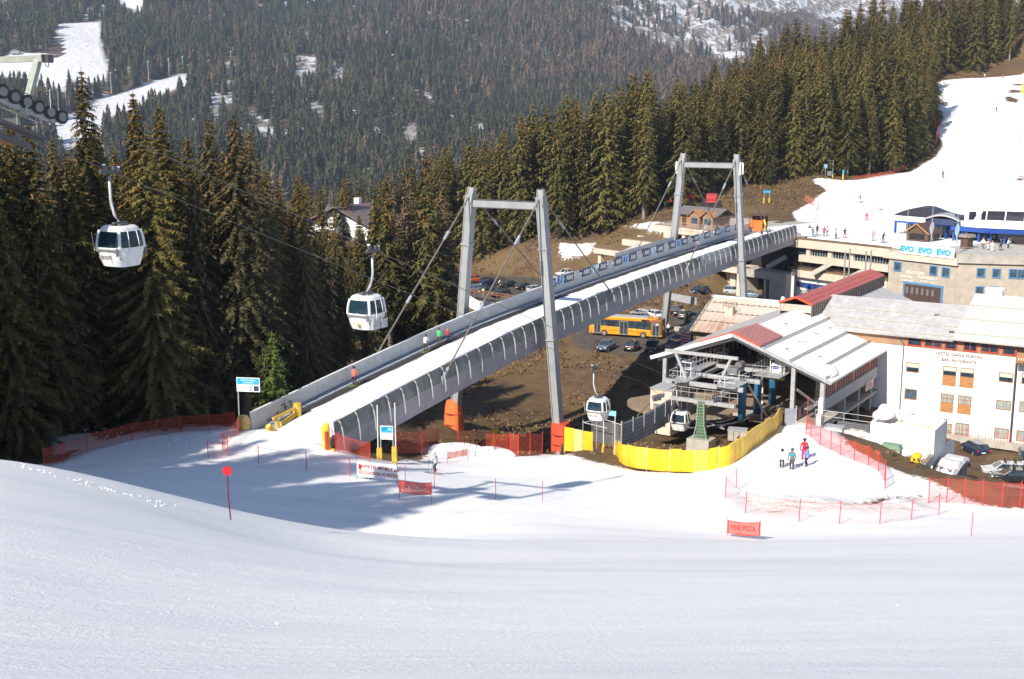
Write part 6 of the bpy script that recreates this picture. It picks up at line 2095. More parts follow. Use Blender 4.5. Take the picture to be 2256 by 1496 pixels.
mb = MB(); mb.b(cxz(1925, 650)[0], cxz(1952, 650)[0], 0.7, 0.8, 0.0, z1 - 1.5); mb.obj('poster_wall', PLASTER, tb)
mb = MB(); mb.b(cxz(1930, 650)[0], cxz(1944, 650)[0], 0.66, 0.7, 0.6, z1 - 1.9); mb.obj('poster', BLUEP, tb)
# entrance hall in shade under the bridge end
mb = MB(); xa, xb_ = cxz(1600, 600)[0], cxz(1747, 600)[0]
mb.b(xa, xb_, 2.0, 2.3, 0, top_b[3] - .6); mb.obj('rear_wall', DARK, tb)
for px0, px1 in ((1640, 1656), (1700, 1704), (1712, 1748)):
 mb = MB(); mb.b(cxz(px0, 640)[0], cxz(px1, 640)[0], -2.2, 1.9, -0.2, cxz(1700, 596)[1]); mb.obj('pillar', BEIGE if px0 == 1640 else CONC, tb)
mb = MB(); mb.b(cxz(1656, 600)[0], cxz(1748, 600)[0], -2.25, 1.9, cxz(1700, 612)[1], cxz(1700, 596)[1] + .02); mb.obj('canopy', CONC, tb)
mb = MB(); mb.b(cxz(1610, 600)[0], cxz(1656, 600)[0], -0.2, 1.9, cxz(1640, 598)[1], cxz(1640, 585)[1]); mb.obj('slab', BEIGE, tb)
mb = MB(); mb.b(cxz(1612, 640)[0] - .5, cxz(1620, 640)[0], -0.1, 0.9, 0, cxz(1640, 598)[1]); mb.obj('pillar', BEIGE, tb)
for i, (px0, px1) in enumerate(((1662, 1684), (1688, 1699))):
 mb = MB(); mb.b(cxz(px0, 640)[0], cxz(px1, 640)[0], 1.85, 1.95, 0, 3.0); mb.obj('entrance', GLASS, tb)
# left terraces stepping down
for (px0, px1, at, yt, yb, y0, y1) in ((1437, 1768, 1550, 507, 522, 0.3, 9), (1370, 1640, 1420, 533, 546, -0.3, 8), (1307, 1640, 1360, 554, 565, -2.2, 7)):
 zt = cxz(at, yt, y0)[1]; zb = cxz(at, yb, y0)[1]
 xa = cxz(px0, 540, y0)[0]; xb_ = cxz(px1, 540, y0)[0]
 mb = MB(); mb.b(xa, xb_, y0, y1, zb, zt); mb.obj('terrace_slab', BEIGE, tb)
 mb = MB(); mb.b(xa, xb_, y0 + .6, y1 - .05, zt + .005, zt + .18); mb.obj('terrace_planting', MATS['dry_planting'], tb)
 mb = MB(); mb.b(xa + 4, xb_, y1 - 0.2, y1, zb - 3.2, zt + 2.5 if px0 != 1437 else zt); mb.obj('terrace_wall', M('cream_render', (0.62, 0.52, 0.42)), tb)
x = cxz(1325, 580, -1)[0]
mb = MB(); mb.b(x - .45, x + .45, -1.6, -0.7, -2.6, cxz(1360, 565, -2.2)[1]); mb.obj('pillar', BEIGE, tb)
for px in (1560, 1500, 1600):
 x = cxz(px, 540)[0]
 mb = MB(); mb.b(x - .4, x + .4, 0.6, 1.4, -0.5, cxz(1550, 522, .3)[1]); mb.obj('pillar', BEIGE, tb)
for px in (1450, 1410):
 x = cxz(px, 540)[0]
 mb = MB(); mb.beam((x - 2.6, -2.4, cxz(1360, 556, -2.2)[1]), (x + .8, 0.4, cxz(1420, 536)[1]), 0.9, 0.5, up=(0, 1, 0)); mb.obj('fin', CONC, tb)
railing(tb, [(cxz(1470, 540, .3)[0], 0.5, cxz(1550, 507, .3)[1]), (cxz(1700, 540, .3)[0], 0.5, cxz(1550, 507, .3)[1])], 1.0, GALV, 2.0, (0.5,))
# stone clad garage end
zc = cxz(2030, 577)[1]
mb = MB(); mb.b(KX, KC, 0.25, 24, -1.5, zc); mb.obj('stone_wall', STONE, tb)
mb = MB(); mb.b(KX - 1, KC + .25, -0.15, 24, zc, cxz(2030, 561)[1]); mb.obj('cornice', BEIGE, tb)
BLF = M('blue_window_frame', (0.10, 0.24, 0.42), 0.45, 0.15, 3)
def cwin(px, py, w_=1.15, h_=1.25, fr=BLF):
 x, z = cxz(px, py, .25)
 return win(tb, x - w_ / 2, x + w_ / 2, z - h_ / 2, z + h_ / 2, fr, GLASSB, y=0.25, fw=0.16, dy=0.12)
for px, py in ((1978, 587), (2057, 596), (2084, 600)):
 cwin(px, py)
cwin(1966, 658, 1.0, 1.3)
x0, z1 = cxz(1995, 623, .25); x1, z0 = cxz(2070, 700, .25)
z1 = cxz(2032, 629, .25)[1]
z0 = 0.0
mb = MB(); mb.b(x0 - .35, x1 + .35, 0.1, 0.3, z0, z1 + .35); gd = mb.obj('garage_door', BLF, tb)
mb = MB()
nb = 7
for i in range(nb):
 a = x0 + (x1 - x0) * i / nb
 mb.b(a + .02, a + (x1 - x0) / nb - .02, 0.04, 0.12, z0, z1)
mb.obj('door_leaf', M('brown_boarded_door', (0.085, 0.05, 0.04), 0.6, 0.2, 1.5, stretch=(1, 1, 6)), gd)
for i in range(nb - 1):
 a = x0 + (x1 - x0) * (i + .3) / nb
 mb = MB(); mb.b(a, a + .42, 0.02, 0.05, z1 - 1.5, z1 - .5); mb.obj('door_pane', GREY, gd)
mb = MB(); a = x0 + (x1 - x0) * 4 / nb
for k in (a, a + .85):
 mb.b(k - .03, k + .03, 0.0, 0.06, 0.6, 2.5)
mb.b(a, a + .85, 0.0, 0.06, 2.46, 2.52); mb.obj('wicket', BLACK, gd)
LT = M('pale_stone_lettering', (0.72, 0.68, 0.60), 0.7)
for body, px, py, sz in (('SEGGIOVIA', 2016, 601.5, 0.72), ('FORTINI', 1996, 610, 0.64), ('PRADALAGO', 2043, 613, 0.64), ('M 1509 - 1850', 1997, 618.5, 0.42), ('M 1509 - 2150', 2042, 621.5, 0.42)):
 x, z = cxz(px, py, .2)
 text_mesh('lettering', body, sz, LT, tb, (x, 0.2, z), (PI / 2, 0, 0), 0.03, sx=0.95, bold=.012)
# right hand wing running on past the corner
CC = Vector((CO.x, CO.y, 0)) + FC * KC
WD = Vector((0.97, -0.243, 0)).normalized(); WN = Vector((0.243, 0.97, 0)).normalized()
wg = thing('stone_wing', 'rough stone walled wing with small blue framed windows right of the garage door', 'building', (CC.x, CC.y, CZ), math.atan2(WD.y, WD.x))
def wxz(px, py):
 p = plane_hit(px, py, CC + WN * .25, WN)
 d = p - Vector((CC.x, CC.y, CZ))
 return d.dot(WD), d.z
zw = wxz(2180, 581)[1]; zw2 = wxz(2180, 562)[1]
mb = MB(); mb.b(0.0, 40, 0.25, 22, -2, zw); mb.obj('stone_wall', STONE, wg)
mb = MB(); mb.b(0.0, 40, -0.15, 22, zw + .01, zw2); mb.obj('cornice', CONC, wg)
for px, py in ((2161, 601), (2195, 602), (2232, 603), (2250, 604), (2158, 641), (2190, 641)):
 x, z = wxz(px, py)
 win(wg, x - .5, x + .5, z - .6, z + .6, BLF, GLASSB, y=0.25, fw=0.16, dy=0.12)
railing(wg, [(0.3, 0.3, zw2), (24, 0.3, zw2)], 1.1, GALV, 1.7, (0.5,))
mb = MB(); mb.b(0.1, 40, 0.6, 20, zw2, zw2 + .06); mb.obj('paving', M('terrace_paving', (0.45, 0.42, 0.38), 0.8), wg)
# railing along the terrace edge
rt_ = thing('terrace_railing', 'grey railing along the snowy terrace edge above the concrete building', 'railing', (CO.x, CO.y, CZ), RZ_C)
railing(rt_, [(cxz(1775, 545)[0], 0.4, top_b[3] + .2), (KX - 2, 0.4, top_b[3] + .2)], 1.25, GALV, 1.75, (0.55,), 0.03)
rt2 = thing('terrace_railing', 'grey railing right and left of the white blue lettered banner', 'railing', (CO.x, CO.y, CZ), RZ_C)
zc2 = cxz(2030, 561)[1]
railing(rt2, [(KX - 2, 0.1, zc2), (KC, 0.1, zc2)], 1.2, GALV, 1.75, (0.55,), 0.03)
# EVO banner
xa, za = cxz(1984, 559, -.2); xb_, zb_ = cxz(2103, 562, -.2)
zb0 = cxz(2043, 564, -.2)[1]; zb1 = cxz(2043, 541, -.2)[1]
bn = thing('advertising_banner', 'long white banner with three bright blue EVO words on the terrace edge', 'banner', tuple(CO + FC * xa - cbn * .25 + Vector((0, 0, CZ + zb0 - CO.z))), RZ_C)
L = xb_ - xa; hB = zb1 - zb0
mb = MB(); mb.b(0, L, -0.06, 0, 0, hB); mb.obj('cloth', INKW, bn)
for i, fx in enumerate((0.13, 0.47, 0.81)):
 text_mesh('lettering', 'EVO', hB * 0.72, SKYB, bn, (L * fx, -0.08, hB * .47), (PI / 2, 0, 0), 0.02, sx=1.1, bold=.05)
for fx in (0.30, 0.64):
 mb = MB(); mb.lathe([(0.02, 0), (0.3, 0), (0.3, 0.02), (0.02, 0.02)], (L * fx, -0.09, hB * .55), 12, 'y'); mb.obj('emblem', M('faint_print', (0.62, 0.62, 0.66), 0.6), bn)
# ================================================================ chairlift station on the terrace
ZD = -22.3
ck = P(2045, 528, 212.0)
cs = thing('chairlift_hall', 'blue and white chairlift boarding hall with a curved black roof on the terrace', 'station', (P(1968, 528, 214).x, 214.0, ZD), RZ_C)
L1 = 17.0
mb = MB(); mb.b(0, L1, 0, 0.3, 3.3, 4.2); mb.b(0, 0.3, 0.3, 6, 3.3, 4.2); mb.b(L1 - .3, L1, .3, 6, 3.3, 4.2); mb.obj('fascia', WHITE, cs)
mb = MB(); rings = []
for i in range(15):
 x = -0.3 + (L1 + .6) * i / 14
 c_ = 0.55 + 1.1 * math.exp(-((x - 5) / 3.6) ** 2)
 if x < 1.2:
  c_ *= max(0.25, (x + .3) / 1.5)
 rings.append([(x, 0.1, 4.2), (x, 0.5, 4.2 + c_), (x, 3.5, 4.2 + c_ * 1.15), (x, 6.5, 4.2)])
mb.loops(rings); mb.obj('roof', M('black_roof_sheet', (0.035, 0.033, 0.04), 0.35, 0.2, 1), cs)
for x in (0.15, 3.9, 7.0, 10.5, 13.8, 16.8):
 mb = MB(); mb.b(x - .15, x + .15, 0.05, 0.35, 0, 3.3); mb.obj('post', BLUEP, cs)
mb = MB(); mb.b(0.3, L1 - .3, 3.2, 3.3, 0, 3.25); mb.obj('glazing', GLASSB, cs)
mb = MB(); mb.b(0.3, L1 - .3, 0.1, 0.2, 2.95, 3.28); mb.obj('blue_beam', BLUEP, cs)
for x in (0.9, 2.0, 3.1, 5.0, 6.1, 8.2, 9.4):
 mb = MB(); mb.b(x, x + .07, 0.2, .27, 0, 2.95); mb.obj('mullion', GALV, cs)
mb = MB(); mb.b(0.4, 3.2, -0.5, -0.4, 0, 1.1); mb.obj('turnstile_panel', GALV, cs)
# silver curved side roof and big canopy
cn = thing('chairlift_canopy', 'large white and blue chairlift station canopy with dark curved windows at the right edge', 'station', (P(2140, 500, 203).x, 203.0, P(2140, 502, 203).z), RZ_C * 0.55)
# local: x right, z from canopy base
x0c, x1c = -6.0, 22.0
cz = 0.0
prof = [(-2.6, 0.0), (-3.1, 0.35), (-3.15, 1.5), (-2.7, 1.62), (-1.9, 3.3), (-0.4, 4.15), (2.6, 4.3), (5.6, 3.6), (6.6, 1.6), (6.4, 0.0)]
def canopy_ring(x, k):
 return [(x, y * k, z * (0.6 + .4 * k)) for y, z in prof]
mb = MB(); mb.loops([canopy_ring(-1.0, 0.62), canopy_ring(1.4, 0.9), canopy_ring(4.0, 1.0), canopy_ring(x1c, 1.0)]); mb.obj('shell', WHITE, cn)
mb = MB()
mb.loops([[(-3.0, -2.0, 0.35), (-3.0, -2.0, -0.35), (-3.0, 4, -0.35), (-3.0, 4, 0.35)], [(3.5, -3.1, 0.34), (3.5, -2.7, -0.55), (3.5, 5, -.55), (3.5, 5, .3)], [(x1c, -3.2, 0.34), (x1c, -2.7, -0.55), (x1c, 5, -.55), (x1c, 5, .3)]])
mb.obj('blue_skirt', BLUEP, cn)
# windows bent into the shell
xs = [-0.4, 2.6, 5.6, 8.6, 11.2, 13.8, 16.4, 19.0]
for i in range(len(xs) - 1):
 a, c = xs[i] + .1, xs[i + 1] - .1
 def kk(x):
  return float(np.interp(x, [-1, 1.4, 4, x1c], [0.62, 0.9, 1.0, 1.0]))
 def ptw(x, y, z):
  k = kk(x)
  return (x, (y - .05) * k, z * (0.6 + .4 * k))
 mb = MB()
 mb.loops([[ptw(a, -2.72, 1.72), ptw(c, -2.72, 1.72)], [ptw(a, -2.35, 2.5), ptw(c, -2.35, 2.5)], [ptw(a, -1.98, 3.22), ptw(c, -1.98, 3.22)]], cap=False, closed=False)
 mb.obj('window', M('black_canopy_glass', (0.02, 0.02, 0.028), 0.12), cn)
text_mesh('lettering', 'Fortini', 0.7, M('faint_lettering', (0.55, 0.52, 0.5), 0.6), cn, (7.5, -3.2, 0.95), (PI / 2, 0, 0), 0.01)
mb = MB(); mb.lathe([(0.02, 0), (0.3, 0), (0.3, 0.03), (0.02, 0.03)], (4.4, -3.22, 1.0), 8, 'y'); mb.obj('emblem', M('pale_orange_print', (0.8, 0.5, 0.2), 0.6), cn)
zb = ZD - cn.location.z
mb = MB(); mb.add([(6, -2.4, -.5), (14, -2.4, -.5), (14, 3, -.5), (6, 3, -.5), (8.3, -1, zb), (11.2, -1, zb), (11.2, 2, zb), (8.3, 2, zb)], [(0, 1, 5, 4), (1, 2, 6, 5), (2, 3, 7, 6), (3, 0, 4, 7), (4, 5, 6, 7), (0, 3, 2, 1)]); mb.obj('pedestal', M('dark_brown_pedestal', (0.05, 0.04, 0.04), 0.6), cn)
for x in (-2.6, -1.2, 3.4, 5.6):
 mb = MB(); mb.b(x - .16, x + .16, -1.6, -1.3, zb, -.3); mb.obj('post', BLUEP, cn)
mb = MB(); mb.b(-2.5, 6, 2.6, 2.7, zb, -.4); mb.b(12.5, 21, 2.6, 2.7, zb, -.4); mb.obj('glazing', GLASSB, cn)
mb = MB(); rings = []
for i in range(9):
 a = -1.9 + i / 8 * 3.8
 rings.append([(-4.8 + a * 1.6, -1.9, 1.1 + 1.1 * math.cos(a / 1.9 * 1.35)), (-4.8 + a * 1.6, 4, 1.1 + 1.1 * math.cos(a / 1.9 * 1.35)), (-4.8 + a * 1.6, 4, .85 + 1.1 * math.cos(a / 1.9 * 1.35)), (-4.8 + a * 1.6, -1.9, .85 + 1.1 * math.cos(a / 1.9 * 1.35))])
mb.loops(rings); mb.obj('arched_roof', GALV, cn)
mb = MB(); mb.b(-7.4, -2.4, -1.4, -1.3, 0.4, 1.4); mb.obj('arch_glazing', NAVY, cn)
# kiosk hut
kp = P(2032, 525, 203.0)
def hut(name, label, loc, rz, w_, d_, h_, rh, wall, roof, trim, door=None, cat='hut', ov=0.4):
 o = thing(name, label, cat, loc, rz)
 mb = MB(); mb.b(-w_ / 2, w_ / 2, -d_ / 2, d_ / 2, -0.3, h_); mb.obj('wall', wall, o)
 mb = MB(); mb.prism([(-w_ / 2, h_), (w_ / 2, h_), (0, h_ + rh)], -d_ / 2, d_ / 2, 'y'); mb.obj('gable', wall, o)
 for s_ in (-1, 1):
  k = rh / (w_ / 2)
  xe = w_ / 2 + ov
  mb = MB(); mb.slab((0, -d_ / 2 - ov, h_ + rh + .03), (s_ * xe, -d_ / 2 - ov, h_ - k * ov + .03), (s_ * xe, d_ / 2 + ov, h_ - k * ov + .03), (0, d_ / 2 + ov, h_ + rh + .03), 0.1 * s_)
  mb.obj('roof', roof, o)
  mb = MB(); mb.beam((0, -d_ / 2 - ov - .03, h_ + rh), (s_ * xe, -d_ / 2 - ov - .03, h_ - k * ov), 0.08, 0.2); mb.obj('barge_board', trim, o)
 if door:
  mb = MB(); mb.b(door[0], door[1], -d_ / 2 - .04, -d_ / 2, door[2], door[3]); mb.obj('hatch', DARK, o)
 return o
kz = ZD + 0.1
hut('kiosk', 'dark brown wooden kiosk with an orange edged gable behind the blue lettered banner', (kp.x, 203.0, kz), RZ_C + 0.1, 4.0, 3.8, 2.3, 1.4, WOOD_D, M('red_brown_shingle', (0.10, 0.055, 0.045), 0.8, .3, 3), WOOD, (-1.4, 1.4, 1.0, 2.0))
k2 = P(2128, 560, 192.0)
o = thing('till_stand', 'small dark brown wooden stand with a pitched top on the terrace', 'stand', (k2.x, 192, ZD + .1), RZ_C)
mb = MB(); mb.b(-0.7, 0.7, -0.7, .7, 0, 2.4); mb.obj('wall', WOOD_D, o)
mb = MB(); mb.prism([(-1.0, 2.4), (1.0, 2.4), (0.8, 2.9), (-.8, 2.9)], -1, 1, 'y'); mb.obj('roof', M('weathered_shingle', (0.25, 0.22, 0.2), .8), o)
# wooden huts on the left terrace
zt = cxz(1550, 507, .3)[1] + CZ
q = P(1525, 492, 232.0)
wh = thing('ski_hut', 'honey coloured wooden hut with a grey roof and two small gables behind the far tower', 'hut', (q.x, 232.0, zt + .1), RZ_C)
mb = MB(); mb.b(-4.2, -0.2, 0, 4, 0, 2.6); mb.obj('wall', WOOD, wh)
mb = MB(); mb.b(-0.2, 6.2, 0.8, 4, 0, 2.6); mb.obj('wall', M('grey_brown_wood', (0.30, 0.20, 0.13), .7, .25, 2), wh)
mb = MB(); mb.slab((-4.8, -0.6, 2.5), (7, -.6, 2.5), (7, 2.4, 3.9), (-4.8, 2.4, 3.9), 0.12); mb.obj('roof', ROOF_D, wh)
mb = MB(); k = -4.7
while k < 7:
 mb.beam((k, -.6, 2.66), (k, 2.4, 4.06), 0.05, 0.05); k += 0.45
mb.obj('roof_ribs', M('roof_rib', (0.25, 0.24, 0.26), .6), wh)
mb = MB(); mb.slab((-4.8, 2.4, 3.9), (7, 2.4, 3.9), (7, 5, 2.5), (-4.8, 5, 2.5), 0.12); mb.obj('roof', ROOF_D, wh)
for xg in (1.5, 5.0):
 mb = MB(); mb.prism([(xg - 1.3, 0), (xg + 1.3, 0), (xg + 1.3, 2.5), (xg, 3.4), (xg - 1.3, 2.5)], -0.9, 0.8, 'y'); mb.obj('porch', M('grey_brown_wood', (0.3, .2, .13)), wh)
 for s_ in (-1, 1):
  mb = MB(); mb.slab((xg, -1.3, 3.55), (xg + s_ * 1.7, -1.3, 2.4), (xg + s_ * 1.7, 2.0, 2.4), (xg, 2.0, 3.55), 0.1 * s_); mb.obj('porch_roof', WOOD, wh)
 mb = MB(); mb.b(xg - .8, xg + .8, -.95, -.9, 1.0, 2.1); mb.obj('window', GLASSB, wh)
mb = MB(); mb.b(-2.8, -1.6, -.05, 0, 0.2, 2.2); mb.obj('door', WOOD_D, wh)
railing(wh, [(-5, -2.2, -.1), (14, -2.2, -.1)], 1.1, GALV, 1.6, (0.5,))
# boarding shelter with orange pads at the bridge top
q = P(1671, 503, 214.0)
ob = thing('lift_shelter', 'open brown wooden shelter with orange padding at the upper end of the ski bridge', 'shelter', (q.x, 214, q.z - .1), RZ_B)
ob.scale = (.82, .82, .82)
mb = MB()
for x in (-1.7, 1.6):
 for y in (-1, 1):
  mb.b(x - .1, x + .1, y - .1, y + .1, 0, 3.0)
mb.b(-1.7, 1.7, 0.9, 1.0, 0, 2.9); mb.obj('frame', WOOD_D, ob)
mb = MB(); mb.slab((-2.1, -1.4, 3.0), (2.1, -1.4, 3.0), (2.1, 1.4, 3.15), (-2.1, 1.4, 3.15), .12); mb.obj('roof', WOOD_D, ob)
mb = MB(); mb.b(-0.8, 1.2, -1.3, -0.9, -.4, 2.0); mb.b(-1.6, -0.9, -1.2, -1.0, 0.4, 2.1); mb.obj('padding', M('bright_orange_pad', (0.85, 0.14, 0.02), .6, .15, 2, bmp=.4), ob)
mb = MB(); mb.path([(1.9, -1.2, 0), (1.8, -1.1, 1.3), (1.5, -1.0, 2.2)], 0.22, 8); mb.obj('yellow_pad', YEL, ob)
# ================================================================ chalet behind the trees
q = P(745, 590, 232.0); zc_ = -37
ch = thing('chalet', 'orange and white chalet with balconies and a wide brown roof half hidden by spruces', 'building', (q.x, 234, zc_), -0.45)
wdt = 15
hh_ = P(745, 500, 232).z - zc_
mb = MB(); mb.b(-wdt / 2, wdt / 2, 0, 12, 0, hh_); mb.obj('wall', M('orange_plaster', (0.72, 0.40, 0.12), .85, .08, .5), ch)
mb = MB(); mb.b(-wdt / 2 - .02, wdt / 2 + .02, -0.03, 12.02, hh_ - 3.6, hh_ + .2); mb.obj('upper_wall', PLASTER, ch)
mb = MB(); mb.prism([(-wdt / 2, hh_ + .2), (wdt / 2, hh_ + .2), (0, hh_ + 3.4)], 0, 12, 'y'); mb.obj('gable', PLASTER, ch)
for s_ in (-1, 1):
 mb = MB(); mb.slab((0, -1.6, hh_ + 3.7), (s_ * 9.6, -1.6, hh_ - .5), (s_ * 9.6, 13.5, hh_ - .5), (0, 13.5, hh_ + 3.7), .25 * s_); mb.obj('roof', M('brown_grey_roof', (0.17, 0.12, 0.11), .6, .15, 1), ch)
for zz in (hh_ - 3.7, hh_ - 7.0, hh_ - 10):
 mb = MB(); mb.b(-wdt / 2, wdt / 2, -1.5, 0, zz - .2, zz); mb.obj('balcony', WOOD_D, ch)
 mb = MB(); mb.b(-wdt / 2, wdt / 2, -1.55, -1.5, zz, zz + 1.0); mb.obj('balustrade', WOOD_D if zz > hh_ - 4 else PLASTER, ch)
 for k in range(4):
  x = -5.6 + k * 3.4
  win(ch, x, x + 1.5, zz + .3, zz + 2.3, WOOD_D, GLASS, y=-.04)
mb = MB(); mb.b(-1.5, -.3, 8, 9.2, hh_ + 2, hh_ + 5); mb.obj('chimney', PLASTER, ch)
# low white bridge parapet and retaining wall by the left car park
pw = thing('retaining_wall', 'curved white retaining wall below the brown timber rail of the left car park', 'wall', tuple(P(1100, 668, 224)))
pts = [P(1029, 655, 232), P(1050, 668, 230), P(1080, 672, 228), P(1150, 682, 225), P(1200, 690, 222)]
mb = MB()
for a, c in zip(pts[:-1], pts[1:]):
 mb.beam(Vector((a.x, a.y, a.z - 1.2)), Vector((c.x, c.y, c.z - 1.2)), 0.4, 3.4)
obw(mb, 'wall', PLASTER, pw)
tr = thing('timber_rail', 'brown timber crash rail along the left car park edge', 'railing', tuple(P(1100, 650, 232)))
pts = [P(1000, 636, 236), P(1060, 645, 233), P(1130, 656, 230), P(1200, 668, 227)]
mb = MB()
for a, c in zip(pts[:-1], pts[1:]):
 for dz in (0.0, 0.45):
  mb.beam(a + Vector((0, 0, dz)), c + Vector((0, 0, dz)), 0.12, 0.22)
 for k in range(4):
  p = a + (c - a) * k / 4
  mb.beam(p + Vector((0, 0, -1.2)), p + Vector((0, 0, .6)), 0.15)
obw(mb, 'rail', M('brown_rail_wood', (0.20, 0.09, 0.05), .7, .3, 2), tr)
# ================================================================ cars
TYRE = M('tyre_rubber', (0.02, 0.02, 0.02), 0.85, 0.2, 4)
RIM = M('alloy_rim', (0.35, 0.35, 0.36), 0.35, 0.15, 4, metal=0.5)
LAMPW = M('headlamp_lens', (0.62, 0.64, 0.66), 0.12, 0.1, 4)
LAMPR = M('tail_lamp_lens', (0.45, 0.01, 0.01), 0.2, 0.1, 4)
PLATE = M('number_plate', (0.75, 0.75, 0.72), 0.5, 0.05, 4)
CARGLASS = glass_mat('car_glass', (0.03, 0.045, 0.055), 0.05)
def paint(name, col):
 m = M(name, col, 0.22, 0.06, 1.5)
 m.node_tree.nodes['Principled BSDF'].inputs['Coat Weight'].default_value = 0.6
 return m
CARP = paint('car_paint', (0.02, 0.025, 0.03))
PAINTS = {'black': CARP, 'dark blue': paint('dark_blue_paint', (0.012, 0.025, 0.075)), 'silver': paint('silver_paint', (0.42, 0.43, 0.44)),
          'white': paint('white_car_paint', (0.74, 0.74, 0.73)), 'blue-grey': paint('blue_grey_paint', (0.10, 0.15, 0.21)), 'dark green': paint('dark_green_paint', (0.01, 0.035, 0.03)),
          'turquoise': paint('turquoise_paint', (0.06, 0.36, 0.30)), 'dark red': paint('dark_red_paint', (0.10, 0.012, 0.014)), 'grey': paint('grey_car_paint', (0.15, 0.155, 0.16)),
          'light blue': paint('light_blue_car_paint', (0.16, 0.26, 0.38)), 'orange': paint('orange_paint', (0.65, 0.14, 0.02))}
def rrect(x, hw, zb, zt, r=0.12):
 """rounded cross-section across the car at station x"""
 r = min(r, (zt - zb) / 2.2, hw / 2)
 pts = []
 for (cy, cz_, a0) in ((hw - r, zb + r, -90), (hw - r, zt - r, 0), (-hw + r, zt - r, 90), (-hw + r, zb + r, 180)):
  for k in range(4):
   a = math.radians(a0 + 30 * k)
   pts.append((x, cy + math.cos(a) * r, cz_ + math.sin(a) * r))
 return pts
def make_car(name, kind, label, group=None):
 o = thing(name, label, 'car', (0, 0, 0), 0, group)
 if kind == 'hatch':
  L, wd, belt, top = 2.05, 0.86, 0.92, 1.46
  hull = [(-L, .70, .42, .86), (-L + .1, .80, .3, .96), (-1.3, wd, .22, .97), (0.2, wd, .22, .95), (0.95, wd, .22, .90), (1.6, .83, .25, .80), (L - .08, .74, .32, .68), (L, .62, .40, .6)]
  gb = (-1.98, 1.05); gt = (-1.55, 0.35)
 elif kind == 'estate':
  L, wd, belt, top = 2.3, 0.88, 0.92, 1.47
  hull = [(-L, .72, .42, .86), (-L + .1, .82, .3, .96), (-1.3, wd, .22, .97), (0.2, wd, .22, .95), (1.1, wd, .22, .91), (1.8, .85, .25, .82), (L - .08, .76, .32, .70), (L, .64, .40, .6)]
  gb = (-2.2, 1.15); gt = (-1.85, 0.4)
 elif kind == 'suv':
  L, wd, belt, top = 2.2, 0.92, 1.08, 1.74
  hull = [(-L, .78, .5, 1.0), (-L + .08, .88, .38, 1.12), (-1.3, wd, .3, 1.12), (0.2, wd, .3, 1.1), (0.95, wd, .3, 1.07), (1.75, .88, .34, 1.0), (L - .06, .82, .4, .9), (L, .72, .5, .8)]
  gb = (-2.12, 1.0); gt = (-1.85, 0.4)
 else:  # pickup
  L, wd, belt, top = 2.6, 0.90, 1.08, 1.74
  hull = [(-L, .84, .5, 1.05), (-L + .08, .88, .42, 1.08), (-1.3, wd, .34, 1.08), (0.2, wd, .34, 1.1), (1.2, wd, .34, 1.07), (2.1, .88, .38, 1.0), (L - .06, .82, .44, .9), (L, .72, .5, .8)]
  gb = (-0.75, 1.35); gt = (-0.5, 0.75)
 mb = MB(); mb.loops([rrect(*h_) for h_ in hull]); mb.obj('body', CARP, o, smooth_=True)
 hwB, hwT = wd - .07, wd - .22
 B = [(gb[0], -hwB, belt), (gb[1], -hwB + .05, belt - .02), (gb[1], hwB - .05, belt - .02), (gb[0], hwB, belt)]
 T = [(gt[0], -hwT, top - .05), (gt[1], -hwT, top - .05), (gt[1], hwT, top - .05), (gt[0], hwT, top - .05)]
 mb = MB(); mb.loops([B, T]); mb.obj('windows', CARGLASS, o)
 mb = MB()
 rgx = [(gt[0] - .06, hwT * .8), (gt[0] + .25, hwT + .03), (gt[1] - .2, hwT + .03), (gt[1] + .05, hwT * .85)]
 mb.loops([[(x, -h_, top - .06), (x, -h_ * .8, top), (x, h_ * .8, top), (x, h_, top - .06)] for x, h_ in rgx])
 mb.obj('roof', CARP, o, smooth_=False)
 for a, c in zip(B, T):
  mb = MB(); mb.tube(a, c, 0.045, 0.035, 5); mb.obj('pillar', CARP, o)
 for s_ in (-1, 1):
  xm = (gb[0] + gb[1]) * .5
  mb = MB(); mb.tube((xm, s_ * hwB, belt), (xm, s_ * (hwT + .01), top - .05), 0.045, 0.04, 5)
  if kind == 'estate':
   mb.tube((xm - .85, s_ * hwB, belt), (xm - .75, s_ * (hwT + .01), top - .05), 0.04, 0.04, 5)
  mb.obj('pillar', CARP, o)
  mb = MB(); mb.box(gb[1] - .25, s_ * (wd + .08), belt + .08, .14, .18, .13); mb.obj('wing_mirror', CARP, o)
  mb = MB(); mb.box(L - .1, s_ * (wd - .27), .66 if kind in ('hatch', 'estate') else .86, .18, .28, .14); mb.obj('headlight', LAMPW, o)
  mb = MB(); mb.box(-L + .05, s_ * (wd - .2), .80 if kind in ('hatch', 'estate') else .95, .12, .2, .24); mb.obj('tail_light', LAMPR, o)
 mb = MB(); mb.box(-L - .01, 0, .58, .03, .5, .12); mb.box(L + .0, 0, .48, .03, .5, .11); mb.obj('number_plate', PLATE, o)
 mb = MB(); mb.box(L - .02, 0, .55, .06, 1.0, .14); mb.obj('grille', BLACK, o)
 rw = .31 if kind in ('hatch', 'estate') else .37
 for x in (-L + .78, L - .82):
  for s_ in (-1, 1):
   mb = MB(); mb.lathe([(rw * .6, -.1), (rw, -.09), (rw, .09), (rw * .6, .1)], (x, s_ * (wd - .08), rw), 18, 'y'); whl = mb.obj('wheel', TYRE, o)
   mb = MB(); mb.lathe([(0.02, -.02), (rw * .62, -.02), (rw * .62, .02), (0.02, .02)], (x, s_ * (wd + .015), rw), 14, 'y'); mb.obj('rim', RIM, whl)
 if kind == 'pickup':
  mb = MB(); mb.b(-2.5, -.85, -.72, .72, 1.06, 1.10); mb.obj('load_bed', BLACK, o)
 return o
carp = {}
used_proto = set()
